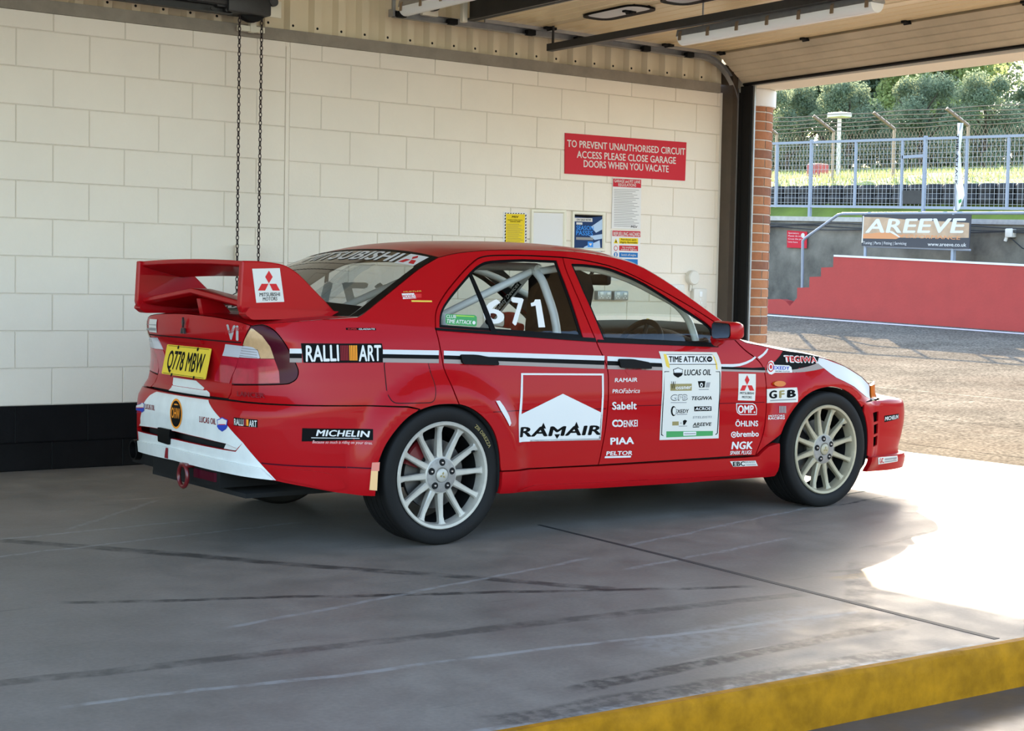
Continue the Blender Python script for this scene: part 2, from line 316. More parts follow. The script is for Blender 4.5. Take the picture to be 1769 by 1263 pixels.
# ------------------------------------------------------------------ traced outlines of stickers and signs
DEC={
'panel_door':[('p','white_ink',0,[(.4385,.7675),(.9358,.7566),(.9345,.7478),(.4375,.7591)]),('p','white_ink',0,[(.4385,.7675),(.4491,.7673),(.4238,.4472),(.4077,.4486)]),('p','white_ink',0,[(.9358,.7566),(.9191,.4348),(.9076,.4353),(.9243,.7568)]),('p','white_ink',0,[(.4077,.4486),(.9191,.4348),(.9187,.4438),(.4086,.4569)]),('p','white_ink',0,[(.4341,.5771),(.6787,.6659),(.9211,.5665),(.9191,.4348),(.4077,.4486)]),('t','RAMAIR','black_ink',1,[(.4205,.4718),(.9206,.4616),(.4257,.5157)],.045,.15),('p','black_ink',1,[(.6318,.4746),(.6493,.452),(.6676,.4742)]),('p','black_ink',1,[(.5486,.5051),(.5649,.5327),(.5812,.5038)]),('p','black_ink',1,[(.747,.4996),(.7638,.5298),(.7807,.4994)])],
'stripe_quarter_a':[('p','white_paint',0,[(-.7445,.8857),(-.6851,.8862),(-.6849,.8654),(-.7442,.8648)]),('p','black_paint',0,[(-.7442,.8648),(-.6849,.8654),(-.6847,.8454),(-.7436,.8445)]),('p','grey_paint',0,[(-.7436,.8445),(-.6847,.8454),(-.6846,.8268),(-.7432,.8262)])],
'stripe_quarter_b':[('p','white_paint',0,[(-.3024,.883),(-.0109,.8764),(-.0135,.8558),(-.3044,.8634)]),('p','black_paint',0,[(-.3044,.8634),(-.0135,.8558),(-.0153,.8382),(-.306,.8452)]),('p','grey_paint',0,[(-.306,.8452),(-.0153,.8382),(-.0167,.8199),(-.3072,.8271)])],
'stripe_rdoor':[('p','white_paint',0,[(.0167,.8753),(.9498,.8419),(.9476,.819),(.0141,.8547)]),('p','black_paint',0,[(.0141,.8547),(.9476,.819),(.9455,.7978),(.0124,.8374)]),('p','grey_paint',0,[(.0124,.8374),(.9455,.7978),(.9438,.7794),(.0109,.819)])],
'stripe_fdoor_a':[('p','white_paint',0,[(.9679,.84),(1.3238,.8227),(1.3216,.8012),(.9657,.8176)]),('p','black_paint',0,[(.9657,.8176),(1.3216,.8012),(1.3197,.782),(.9637,.7964)]),('p','grey_paint',0,[(.9637,.7964),(1.3197,.782),(1.3179,.7654),(.9619,.778)])],
'stripe_fdoor_b':[('p','black_paint',0,[(1.7147,.7794),(1.9538,.7682),(2.043,.7697),(2.0476,.753),(1.7132,.7658)]),('p','grey_paint',0,[(1.7132,.7658),(2.0476,.753),(2.0465,.7424),(1.712,.7552)]),('p','white_paint',0,[(1.7217,.7907),(1.8103,.7894),(1.8567,.7914),(1.9042,.8),(1.9488,.8131),(1.9782,.8281),(1.9868,.8214),(1.9555,.8037),(1.9067,.788),(1.8629,.7788),(1.8087,.7753),(1.7202,.7772)])],
'stripe_fender':[('p','white_paint',0,[(1.9971,.8218),(2.0407,.8421),(2.0677,.861),(2.0754,.868),(2.0861,.8657),(2.0691,.8461),(2.043,.8294),(2.0094,.8134)]),('p','black_paint',0,[(2.0544,.7623),(2.0968,.7836),(2.1312,.8024),(2.1665,.8268),(2.1967,.8559),(2.3481,.8398),(2.4808,.8191),(2.4586,.7868),(2.3835,.77),(2.2871,.7556),(2.2215,.7512),(2.055,.7541)]),('p','grey_paint',0,[(2.055,.7541),(2.2215,.7512),(2.287,.7551),(2.3833,.7694),(2.4584,.7862),(2.493,.7585),(2.4188,.7486),(2.3411,.7407),(2.2525,.7373),(2.0537,.7409)])],
'rallye':[('p','black_ink',0,[(-.6903,.9096),(-.3044,.9093),(-.2959,.8266),(-.6775,.8264)]),('t','RALLI','white_ink',1,[(-.6668,.832),(-.5157,.8353),(-.6669,.8989)],.035,0),('t','ART','white_ink',1,[(-.4243,.8338),(-.3147,.8346),(-.4195,.9002)],.035,0),('p','darkred_ink',1,[(-.5075,.9013),(-.5021,.9013),(-.5039,.8363),(-.5092,.8364)]),('p','darkred_ink',1,[(-.4996,.9013),(-.4942,.9013),(-.4961,.8363),(-.5015,.8363)]),('p','darkred_ink',1,[(-.4918,.9013),(-.4863,.9013),(-.4884,.8363),(-.4937,.8363)]),('p','darkred_ink',1,[(-.4839,.9013),(-.4785,.9013),(-.4806,.8363),(-.486,.8363)]),('p','darkred_ink',1,[(-.476,.9013),(-.4705,.9013),(-.4728,.8362),(-.4782,.8363)]),('p','orange_ink',1,[(-.4657,.9013),(-.4602,.9013),(-.4626,.8362),(-.468,.8362)]),('p','orange_ink',1,[(-.4577,.9013),(-.4522,.9013),(-.4547,.8362),(-.4602,.8362)]),('p','orange_ink',1,[(-.4497,.9013),(-.4442,.9013),(-.4468,.8361),(-.4523,.8361)]),('p','orange_ink',1,[(-.4417,.9013),(-.4362,.9013),(-.4389,.8361),(-.4444,.8361)]),('p','orange_ink',1,[(-.4337,.9013),(-.4281,.9013),(-.431,.836),(-.4365,.8361)])],
'quarter_small':[('p','black_ink',0,[(-.4724,.9768),(-.3245,.9761),(-.3237,.9666),(-.4719,.9674)]),('t','GLADIATE','white_ink',1,[(-.4108,.9681),(-.3305,.9683),(-.4097,.9748)],.02,0),('t','SUPER','red_ink',1,[(-.4642,.9691),(-.4202,.9687),(-.4633,.9746)],.02,0)],
'pillar_sticker':[('p','white_ink',0,[(-.152,1.1288),(-.0855,1.1314),(-.0785,1.1085),(-.1522,1.1043)]),('p','red_ink',0,[(-.0864,1.1285),(-.0446,1.129),(-.0499,1.1117),(-.0838,1.1096)]),('t','MODELS','red_ink',1,[(-.1533,1.1077),(-.0884,1.1101),(-.149,1.1226)],.02,0),('p','gold_ink',0,[(-.1087,1.0996),(.0018,1.099),(.0014,1.0921),(-.1093,1.0922)]),('t','HUSTLER','gold_ink',0,[(-.1401,1.1341),(-.0416,1.1388),(-.1385,1.1393)],.01,0)],
'tyre_sticker':[('p','black_ink',0,[(-.6808,.5477),(-.3724,.5397),(-.3754,.4917),(-.6826,.4903)]),('t','MICHELIN','white_ink',1,[(-.6189,.514),(-.3879,.5049),(-.6193,.5397)],.04,.25),('p','white_ink',1,[(-.6419,.5076),(-.4281,.5005),(-.4282,.4979),(-.6419,.5045)]),('t','Because so much is riding on your tires.','pink_ink',0,[(-.6353,.4823),(-.3776,.4732),(-.6355,.4947)],.01,.25)],
'small_rallye':[('p','black_ink',0,[(-1.0117,.5806),(-.8787,.5786),(-.8774,.5449),(-1.0082,.5457)]),('t','RALLI','white_ink',1,[(-1.0045,.5491),(-.9494,.5486),(-1.0072,.5757)],.03,0),('t','ART','white_ink',1,[(-.9193,.5473),(-.8803,.5469),(-.9207,.5739)],.03,0),('p','darkred_ink',1,[(-.9488,.5774),(-.9369,.577),(-.9351,.5495),(-.9468,.5498)]),('p','orange_ink',1,[(-.9356,.5771),(-.9241,.5767),(-.9224,.5492),(-.9338,.5495)])],
'round_sticker':[('p','orange_ink',0,[(-1.4512,.5641),(-1.45,.5489),(-1.4539,.534),(-1.4614,.5203),(-1.4715,.5085),(-1.4837,.4992),(-1.4976,.4929),(-1.5123,.4899),(-1.5271,.4904),(-1.5412,.4944),(-1.5539,.5016),(-1.5647,.5118),(-1.5729,.5243),(-1.5782,.5387),(-1.5814,.554),(-1.5831,.5694),(-1.5817,.5842),(-1.5784,.5977),(-1.575,.6089),(-1.5692,.6176),(-1.5601,.6233),(-1.5488,.6258),(-1.5332,.6252),(-1.5148,.6214),(-1.4965,.6145),(-1.4791,.6048),(-1.4652,.5928),(-1.4563,.579)]),('p','black_ink',1,[(-1.4612,.5633),(-1.46,.5501),(-1.4632,.5372),(-1.4695,.5254),(-1.478,.5152),(-1.4884,.5072),(-1.5,.5018),(-1.5124,.4992),(-1.5249,.4997),(-1.5368,.5031),(-1.5476,.5094),(-1.5566,.5183),(-1.5635,.5292),(-1.5681,.5416),(-1.5711,.5548),(-1.5725,.5681),(-1.5714,.581),(-1.5682,.5926),(-1.5639,.6025),(-1.5585,.61),(-1.5506,.615),(-1.54,.6172),(-1.5272,.6166),(-1.5125,.6132),(-1.4975,.6072),(-1.4833,.5988),(-1.4726,.5883),(-1.4656,.5762)]),('t','OHW','orange_ink',2,[(-1.5601,.5381),(-1.4694,.5393),(-1.5685,.5835)],.03,0)],
'oil_sticker':[('t','LUCAS OIL','darkred_ink',0,[(-1.2768,.5407),(-1.1332,.5399),(-1.2801,.566)],.03,0),('p','blue_ink',0,[(-1.1296,.5617),(-1.1114,.5669),(-1.0892,.5761),(-1.0655,.5703),(-1.0479,.5677),(-1.0504,.5486),(-1.0469,.5387),(-1.0575,.5265),(-1.0845,.5129),(-1.1133,.5221),(-1.1255,.5326),(-1.1224,.5431)]),('p','white_ink',1,[(-1.1232,.5593),(-1.1075,.5638),(-1.0886,.5717),(-1.0681,.5667),(-1.0529,.5645),(-1.0551,.5481),(-1.0521,.5396),(-1.0613,.5291),(-1.0846,.5174),(-1.1092,.5253),(-1.1197,.5344),(-1.1171,.5433)]),('p','blue_ink',2,[(-1.1201,.5409),(-1.0523,.5461),(-1.052,.5392),(-1.0616,.5282),(-1.0846,.5173),(-1.1089,.5245),(-1.1198,.534)]),('p','red_ink',3,[(-1.1104,.544),(-1.0613,.5478),(-1.0611,.5446),(-1.1103,.5409)])],
'oil_sticker_b':[('t','LUCAS OIL','darkred_ink',0,[(-1.8965,.5526),(-1.7626,.555),(-1.9038,.576)],.03,0),('p','blue_ink',0,[(-1.9836,.5699),(-1.9686,.5745),(-2.2637,.5592),(-1.9303,.5774),(-1.9149,.5751),(-1.9132,.5581),(-1.9084,.5494),(-1.9163,.5385),(-2.264,.4994),(-1.963,.5347),(-1.9742,.5442),(-2.2398,.5323)]),('p','white_ink',1,[(-1.9772,.5678),(-1.9646,.5718),(-1.95,.5788),(-1.9318,.5742),(-1.9185,.5723),(-1.9171,.5577),(-1.9128,.5501),(-1.9197,.5408),(-1.9389,.5303),(-1.9596,.5376),(-2.2413,.5238),(-2.2435,.5319)]),('p','blue_ink',2,[(-2.2413,.5299),(-1.9143,.5559),(-1.9127,.5498),(-1.9199,.54),(-1.9389,.5302),(-1.9592,.5369),(-2.2412,.5235)]),('p','red_ink',3,[(-2.2481,.5317),(-1.9222,.5574),(-1.9214,.5546),(-2.248,.5287)])],
'lancer':[('t','LANCER','darkred_ink',0,[(-1.0505,.6693),(-.8598,.6698),(-1.0633,.6901)],.03,0)],
'six':[('t','VI','silver_ink',0,[(-1.1346,.9157),(-1.0401,.9125),(-1.1313,.9779)],.05,0),('t','EVOLUTION','red_ink',1,[(-1.1348,.9348),(-1.0097,.9609),(-1.1325,.9509)],.02,0)],
'grade_sticker':[('p','white_ink',0,[(-1.9966,.9794),(-1.8697,.9804),(-1.88,.9167),(-2.0124,.917)]),('p','grey_ink',1,[(-2.2428,.949),(-1.8747,.9562),(-1.8769,.9514),(-1.9671,.951)]),('p','grey_ink',1,[(-1.9674,.9389),(-1.8804,.9388),(-1.8863,.9261),(-2.2535,.9181)])],
'arch_sticker':[('p','white_ink',0,[(.2666,.6459),(.2943,.6456),(.3179,.6177),(.3454,.573),(.3545,.54),(.3413,.5273),(.322,.5582),(.291,.6004)])],
'reflector':[('p','pink_paint',0,[(-.3817,.3953),(-.3454,.3954),(-.3471,.3574),(-.3528,.3576),(-.3853,.359)]),('p','amber_reflector',0,[(-.3853,.359),(-.3528,.3576),(-.3545,.2713),(-.3907,.2757)])],
'club':[('p','green_ink',0,[(.0705,1.0388),(.2271,1.0347),(.2367,1.0266),(.2253,.9881),(.2162,.9824),(.0645,.9932),(.057,.9999),(.065,1.033)]),('t','CLUB','white_ink',1,[(.066,1.0212),(.1188,1.0199),(.0697,1.0354)],.02,0),('p','lime_ink',1,[(.1226,1.0342),(.2226,1.0289),(.2218,1.026),(.1213,1.0295)]),('t','TIME ATTACK','white_ink',1,[(.0614,.9989),(.1981,.9924),(.0658,1.016)],.03,.2),('p','white_ink',1,[(.2219,1.0001),(.2212,.9983),(.2201,.9966),(.2187,.995),(.2169,.9937),(.215,.9928),(.213,.9922),(.211,.992),(.2091,.9922),(.2073,.9928),(.2059,.9937),(.2048,.995),(.2042,.9966),(.204,.9983),(.2042,1.0001),(.2049,1.0019),(.206,1.0036),(.2075,1.0052),(.2093,1.0065),(.2112,1.0074),(.2132,1.008),(.2152,1.0082),(.2172,1.008),(.2189,1.0074),(.2203,1.0065),(.2214,1.0052),(.222,1.0036),(.2222,1.0019)])],
'n671':[('t','6','white_ink',0,[(.2665,1.005),(.3838,.994),(.2962,1.1116)],.04,0),('t','7','white_ink',0,[(.4235,.9946),(.4952,.9868),(.4592,1.1173)],.05,0),('p','white_ink',0,[(.5982,1.1098),(.6299,1.1101),(.62,.9794),(.5801,.9785),(.5922,1.0809),(.5652,1.0767),(.566,1.0921),(.5864,1.0973)])],
'fd_list':[[('t','RAMAIR','white_ink',0,[(1.0047,.7142),(1.1507,.7134),(1.0059,.7331)],.03,.15)],[('t','PRO','white_ink',0,[(.9869,.6613),(1.0526,.6597),(.9879,.6791)],.02,.1),('t','Fabrica','white_ink',0,[(1.0555,.6585),(1.1637,.658),(1.0567,.6808)],0,.3)],[('t','Sabelt','white_ink',0,[(.9848,.5811),(1.1424,.5783),(.9838,.6169)],.035,0)],[('t','ENKEI','white_ink',0,[(1.0625,.4929),(1.153,.4928),(1.0609,.5246)],.03,0),('p','white_ink',0,[(1.0321,.5121),(1.0318,.5081),(1.0304,.5043),(1.0279,.501),(1.0246,.4983),(1.0205,.4963),(1.016,.4951),(1.0111,.4949),(1.0062,.4955),(1.0015,.497),(.9972,.4993),(.9936,.5023),(.9908,.5058),(.989,.5097),(.9883,.5137),(.9886,.5177),(.99,.5214),(.9925,.5247),(.9958,.5275),(.9998,.5295),(1.0044,.5306),(1.0092,.5309),(1.0141,.5303),(1.0189,.5288),(1.0231,.5265),(1.0268,.5235),(1.0296,.52),(1.0314,.5161)]),('p','red_paint',1,[(1.0219,.5125),(1.0217,.5102),(1.021,.5081),(1.0197,.5062),(1.0179,.5047),(1.0157,.5036),(1.0133,.5029),(1.0107,.5028),(1.0081,.5031),(1.0056,.504),(1.0033,.5052),(1.0014,.5069),(.9999,.5089),(.9989,.5111),(.9985,.5133),(.9987,.5156),(.9994,.5177),(1.0007,.5195),(1.0025,.5211),(1.0046,.5222),(1.0071,.5229),(1.0096,.523),(1.0123,.5227),(1.0148,.5218),(1.0171,.5205),(1.019,.5189),(1.0205,.5169),(1.0215,.5147)]),('p','white_ink',0,[(1.0586,.5111),(1.0583,.5071),(1.0568,.5033),(1.0544,.5),(1.051,.4973),(1.047,.4953),(1.0424,.4941),(1.0375,.4939),(1.0326,.4945),(1.0278,.496),(1.0236,.4983),(1.0199,.5013),(1.0171,.5048),(1.0153,.5087),(1.0146,.5127),(1.0149,.5167),(1.0163,.5205),(1.0188,.5238),(1.0221,.5265),(1.0262,.5285),(1.0307,.5297),(1.0356,.53),(1.0405,.5293),(1.0453,.5278),(1.0496,.5255),(1.0532,.5225),(1.056,.519),(1.0579,.5151)]),('p','red_paint',1,[(1.0483,.5115),(1.0481,.5092),(1.0474,.5071),(1.0461,.5052),(1.0443,.5037),(1.0421,.5026),(1.0397,.5019),(1.0371,.5018),(1.0345,.5021),(1.0319,.503),(1.0296,.5043),(1.0277,.5059),(1.0262,.5079),(1.0252,.5101),(1.0248,.5124),(1.025,.5146),(1.0257,.5167),(1.027,.5186),(1.0288,.5201),(1.031,.5212),(1.0334,.5219),(1.036,.5221),(1.0387,.5217),(1.0412,.5209),(1.0435,.5196),(1.0454,.5179),(1.0469,.5159),(1.0479,.5138)])],[('t','PIAA','white_ink',0,[(.982,.4096),(1.1337,.4072),(.9803,.4422)],.05,0)],[('t','PELTOR','white_ink',0,[(.96,.3578),(1.1277,.3529),(.959,.3769)],.04,.2),('p','white_ink',0,[(.9515,.3537),(1.119,.3488),(1.1165,.3398),(.9491,.3449)])]],
'sheet':[('p','cream_ink',0,[(1.3033,.8605),(1.7003,.8519),(1.7143,.8258),(1.7265,.7869),(1.7143,.6911),(1.7031,.5885),(1.7078,.4096),(1.301,.4181),(1.3015,.5106),(1.3037,.6004),(1.3117,.6998),(1.3199,.7834),(1.3144,.8253)]),('p','white_ink',1,[(1.3518,.8448),(1.6673,.8404),(1.6894,.7912),(1.3665,.7958)]),('p','black_ink',2,[(1.3519,.8459),(1.6674,.8414),(1.6679,.8393),(1.3517,.8438)]),('p','black_ink',2,[(1.3666,.7969),(1.6895,.7922),(1.6892,.7896),(1.3663,.7942)]),('p','gold_ink',1,[(1.3323,.8471),(1.3519,.8459),(1.3665,.7958),(1.3671,.7748),(1.3456,.7856),(1.3369,.8251)]),('p','gold_ink',1,[(1.6674,.8414),(1.6829,.8262),(1.6969,.7911),(1.6974,.7615),(1.6866,.7659),(1.6864,.7912)]),('t','TIME ATTACK','black_ink',2,[(1.3633,.8064),(1.6252,.8033),(1.3662,.8347)],.04,0),('p','black_ink',2,[(1.6647,.8173),(1.6638,.8141),(1.6621,.811),(1.6595,.8083),(1.6561,.8061),(1.6523,.8044),(1.6481,.8034),(1.6438,.8031),(1.6395,.8035),(1.6355,.8046),(1.6321,.8064),(1.6293,.8087),(1.6273,.8115),(1.6262,.8146),(1.6261,.8178),(1.6269,.821),(1.6287,.824),(1.6313,.8267),(1.6346,.829),(1.6384,.8307),(1.6426,.8317),(1.6469,.832),(1.6512,.8316),(1.6552,.8305),(1.6586,.8287),(1.6615,.8264),(1.6635,.8236),(1.6645,.8205)]),('p','grey_ink',3,[(1.658,.8174),(1.6575,.8162),(1.6565,.8151),(1.6549,.8141),(1.6528,.8133),(1.6503,.8127),(1.6476,.8123),(1.6448,.8122),(1.642,.8124),(1.6393,.8128),(1.637,.8135),(1.6351,.8143),(1.6337,.8154),(1.6329,.8165),(1.6327,.8177),(1.6332,.8189),(1.6342,.82),(1.6359,.821),(1.6379,.8218),(1.6404,.8224),(1.6431,.8228),(1.6459,.8229),(1.6487,.8227),(1.6514,.8223),(1.6537,.8216),(1.6556,.8208),(1.657,.8197),(1.6578,.8186)]),('t','LUCAS OIL','black_ink',1,[(1.4638,.7384),(1.6496,.7365),(1.4664,.7669)],.035,.15),('p','black_ink',1,[(1.3883,.7699),(1.4035,.7728),(1.4231,.7787),(1.4415,.7722),(1.4562,.7688),(1.4505,.7534),(1.4526,.7451),(1.4423,.7359),(1.4185,.7271),(1.3961,.7368),(1.3874,.7462),(1.3908,.7544)]),('p','white_ink',2,[(1.3928,.7676),(1.4059,.77),(1.4227,.7751),(1.4386,.7695),(1.4512,.7666),(1.4463,.7533),(1.448,.7462),(1.4392,.7383),(1.4188,.7307),(1.3995,.7391),(1.392,.7472),(1.395,.7542)]),('p','black_ink',3,[(1.3924,.7525),(1.4486,.7515),(1.4481,.7459),(1.4389,.7377),(1.4188,.7306),(1.3998,.7384),(1.3919,.7469)]),('p','grey_ink',4,[(1.4003,.7543),(1.441,.7536),(1.4407,.751),(1.4,.7517)]),('p','olive_ink',1,[(1.3645,.6976),(1.5108,.6955),(1.5078,.6605),(1.363,.663)]),('t','W','black_ink',2,[(1.3675,.6671),(1.3959,.6664),(1.3704,.7101)],0,.1),('t','ossner','white_ink',2,[(1.3982,.669),(1.5061,.6696),(1.3995,.689)],.03,0),('p','black_ink',1,[(1.5531,.7074),(1.606,.7068),(1.5977,.6744),(1.5611,.6747)]),('p','white_ink',2,[(1.5869,.6874),(1.5865,.6851),(1.5856,.6828),(1.5842,.6808),(1.5824,.6792),(1.5804,.678),(1.5782,.6772),(1.5759,.677),(1.5736,.6773),(1.5715,.6782),(1.5697,.6795),(1.5681,.6812),(1.5671,.6833),(1.5665,.6855),(1.5664,.6879),(1.5668,.6903),(1.5677,.6925),(1.5691,.6945),(1.5708,.6962),(1.5729,.6974),(1.5751,.6981),(1.5774,.6983),(1.5797,.698),(1.5818,.6972),(1.5836,.6959),(1.5851,.6941),(1.5862,.6921),(1.5868,.6898)]),('p','black_ink',3,[(1.5817,.6865),(1.5815,.6852),(1.581,.684),(1.5803,.6829),(1.5794,.682),(1.5784,.6813),(1.5773,.6809),(1.5761,.6808),(1.575,.6809),(1.574,.6814),(1.573,.6821),(1.5723,.683),(1.5718,.6842),(1.5715,.6854),(1.5714,.6867),(1.5717,.688),(1.5721,.6893),(1.5728,.6904),(1.5737,.6913),(1.5747,.6919),(1.5758,.6924),(1.577,.6925),(1.5781,.6923),(1.5792,.6918),(1.5801,.6911),(1.5808,.6902),(1.5814,.6891),(1.5817,.6878)]),('p','grey_ink',1,[(1.6128,.6997),(1.641,.6996),(1.6309,.6736),(1.6036,.6742)]),('p','grey_ink',1,[(1.5569,.6668),(1.6268,.6662),(1.6266,.6619),(1.5567,.6625)]),('t','GFB','black_ink',1,[(1.3656,.6144),(1.4802,.6133),(1.3656,.6429)],.05,.1),('t','GFB','white_ink',2,[(1.3685,.6164),(1.4773,.6155),(1.3684,.6407)],0,.1),('p','grey_ink',1,[(1.3657,.6059),(1.4731,.6034),(1.4732,.5996),(1.3658,.6022)]),('t','TEGIWA','black_ink',1,[(1.5048,.6126),(1.6501,.6106),(1.5047,.6307)],.035,.3),('p','black_ink',1,[(1.4042,.5602),(1.4041,.5545),(1.403,.5491),(1.4012,.5443),(1.3986,.5404),(1.3954,.5374),(1.3917,.5357),(1.3878,.5352),(1.3838,.5359),(1.3799,.538),(1.3764,.5411),(1.3733,.5453),(1.3709,.5502),(1.3693,.5556),(1.3685,.5613),(1.3687,.567),(1.3697,.5723),(1.3715,.5771),(1.3741,.5811),(1.3773,.584),(1.381,.5858),(1.3849,.5863),(1.3889,.5855),(1.3928,.5835),(1.3963,.5804),(1.3994,.5762),(1.4018,.5713),(1.4034,.5659)]),('p','cream_ink',2,[(1.4027,.5602),(1.4027,.5559),(1.402,.5519),(1.4008,.5483),(1.399,.5453),(1.3969,.5431),(1.3944,.5418),(1.3917,.5414),(1.389,.542),(1.3863,.5435),(1.3839,.5459),(1.3818,.549),(1.3802,.5526),(1.379,.5567),(1.3785,.561),(1.3786,.5652),(1.3792,.5693),(1.3805,.5729),(1.3822,.5758),(1.3844,.578),(1.3869,.5794),(1.3895,.5798),(1.3923,.5792),(1.3949,.5777),(1.3973,.5754),(1.3994,.5723),(1.4011,.5686),(1.4022,.5645)]),('t','EXEDY','black_ink',1,[(1.3983,.5497),(1.4903,.5488),(1.3973,.5678)],.03,.15),('p','grey_ink',1,[(1.4079,.5451),(1.4798,.5438),(1.48,.5395),(1.4081,.5409)]),('p','black_ink',1,[(1.5263,.5793),(1.647,.5767),(1.6483,.5533),(1.5284,.5551)]),('t','ACROE','white_ink',2,[(1.5347,.5602),(1.6421,.5589),(1.5339,.5742)],.04,.2),('t','STELEISTI','grey_ink',1,[(1.5196,.5188),(1.6498,.5164),(1.519,.5296)],.03,.3),('p','olive_ink',1,[(1.3808,.5078),(1.4244,.5072),(1.4255,.4874),(1.3819,.488)]),('p','grey_ink',1,[(1.4354,.5015),(1.4441,.5012),(1.4445,.4947),(1.4358,.4951)]),('p','black_ink',1,[(1.4529,.5094),(1.4671,.5142),(1.4818,.5084),(1.4732,.4964),(1.465,.4876),(1.4563,.489)]),('p','grey_ink',1,[(1.4257,.4848),(1.4833,.4836),(1.4835,.4799),(1.4259,.481)]),('t','AREEVE','black_ink',1,[(1.5234,.4794),(1.6522,.4767),(1.5224,.4967)],.03,.3),('p','black_ink',1,[(1.5221,.4768),(1.5674,.4761),(1.5677,.4718),(1.5224,.4725)]),('p','green_ink',1,[(1.3438,.4603),(1.665,.4495),(1.665,.4251),(1.3448,.4294)]),('p','white_ink',2,[(1.4584,.4535),(1.547,.451),(1.5474,.4316),(1.4595,.4331)]),('p','grey_ink',3,[(1.4638,.4458),(1.5423,.4437),(1.5426,.4383),(1.4642,.4404)]),('p','black_ink',1,[(1.3304,.7613),(1.3628,.7607),(1.3625,.7576),(1.3343,.7581),(1.3295,.7519),(1.3164,.6),(1.3149,.4466),(1.3251,.4398),(1.3253,.4366),(1.3095,.4426),(1.3107,.6002)]),('p','black_ink',1,[(1.709,.7505),(1.6814,.7521),(1.6817,.7547),(1.7124,.7542),(1.7145,.745),(1.7031,.5885),(1.7002,.4361),(1.6887,.4284),(1.6827,.4287),(1.6825,.4314),(1.6941,.4375),(1.6971,.5887)])],
'maker_sheet':[('p','cream_ink',0,[(1.8472,.7399),(1.9738,.7359),(1.9619,.5962),(1.836,.6021)]),('p','red_ink',1,[(1.9085,.7316),(1.9243,.7054),(1.9045,.6799),(1.8887,.7061)]),('p','red_ink',1,[(1.9023,.6783),(1.8852,.6512),(1.8508,.652),(1.8699,.6791)]),('p','red_ink',1,[(1.9065,.6782),(1.9209,.6503),(1.9557,.6494),(1.939,.6775)]),('t','MITSUBISHI','black_ink',1,[(1.8512,.6334),(1.9522,.6296),(1.8512,.6455)],.01,0),('t','MOTORS','black_ink',1,[(1.8666,.6122),(1.9366,.6091),(1.8666,.6243)],.01,0)],
'fd_list2':[[('p','white_ink',0,[(1.8243,.5871),(1.9468,.5834),(1.9668,.5751),(1.9796,.5525),(1.9784,.5208),(1.857,.525),(1.8332,.5379),(1.8266,.5574)]),('p','red_paint',1,[(1.8307,.5831),(1.9454,.5796),(1.9614,.5719),(1.9734,.5516),(1.9727,.5249),(1.859,.5288),(1.8384,.5405),(1.832,.5572)]),('t','OMP.','white_ink',2,[(1.8379,.5361),(1.9651,.533),(1.8357,.5747)],.05,0)],[('t','ÖHLINS','white_ink',0,[(1.8254,.4662),(1.9933,.4613),(1.8236,.4948)],.035,0)],[('p','white_ink',0,[(1.8366,.4228),(1.8363,.4192),(1.8351,.4159),(1.8329,.413),(1.8299,.4106),(1.8262,.4088),(1.8221,.4078),(1.8177,.4076),(1.8132,.4082),(1.809,.4096),(1.8051,.4116),(1.8018,.4143),(1.7992,.4174),(1.7975,.4209),(1.7968,.4244),(1.7971,.428),(1.7983,.4313),(1.8005,.4342),(1.8035,.4366),(1.8071,.4384),(1.8113,.4394),(1.8157,.4396),(1.8201,.439),(1.8244,.4377),(1.8283,.4356),(1.8316,.4329),(1.8342,.4298),(1.8359,.4264)]),('p','red_paint',1,[(1.8297,.4231),(1.8295,.4206),(1.8287,.4183),(1.8273,.4163),(1.8254,.4146),(1.823,.4134),(1.8203,.4127),(1.8174,.4126),(1.8145,.413),(1.8117,.4139),(1.8091,.4153),(1.8069,.4172),(1.8053,.4193),(1.8042,.4217),(1.8037,.4242),(1.8038,.4266),(1.8047,.4289),(1.8061,.4309),(1.808,.4326),(1.8104,.4338),(1.8131,.4345),(1.816,.4346),(1.8189,.4342),(1.8217,.4333),(1.8242,.4319),(1.8264,.4301),(1.8281,.4279),(1.8292,.4255)]),('p','white_ink',2,[(1.8236,.4233),(1.8235,.422),(1.8231,.4207),(1.8223,.4196),(1.8213,.4187),(1.82,.418),(1.8186,.4176),(1.8171,.4175),(1.8155,.4178),(1.814,.4183),(1.8127,.419),(1.8115,.4201),(1.8106,.4212),(1.81,.4225),(1.8098,.4239),(1.8099,.4252),(1.8103,.4265),(1.8111,.4276),(1.8121,.4285),(1.8133,.4292),(1.8148,.4296),(1.8163,.4297),(1.8178,.4295),(1.8193,.429),(1.8207,.4282),(1.8218,.4272),(1.8227,.426),(1.8233,.4247)]),('t','brembo','white_ink',0,[(1.8397,.4111),(2.0017,.4069),(1.8378,.4398)],.04,0)],[('t','NGK','white_ink',0,[(1.807,.3486),(1.962,.3429),(1.8046,.3862)],.05,.2),('t','SPARK PLUGS','white_ink',0,[(1.7974,.3199),(1.9545,.3154),(1.7962,.3387)],.03,.2)]],
'skirt_sticker':[('p','cream_ink',0,[(1.7864,.287),(1.9739,.281),(1.9938,.252),(1.8118,.2575)]),('t','EBC','black_ink',1,[(1.8093,.2604),(1.8979,.2583),(1.8074,.2826)],.05,-.1),('t','BRAKES','grey_ink',1,[(1.8968,.2712),(1.9695,.269),(1.8959,.2812)],.04,0),('p','grey_ink',1,[(1.9028,.2647),(1.978,.2624),(1.9816,.2571),(1.9064,.2595)])],
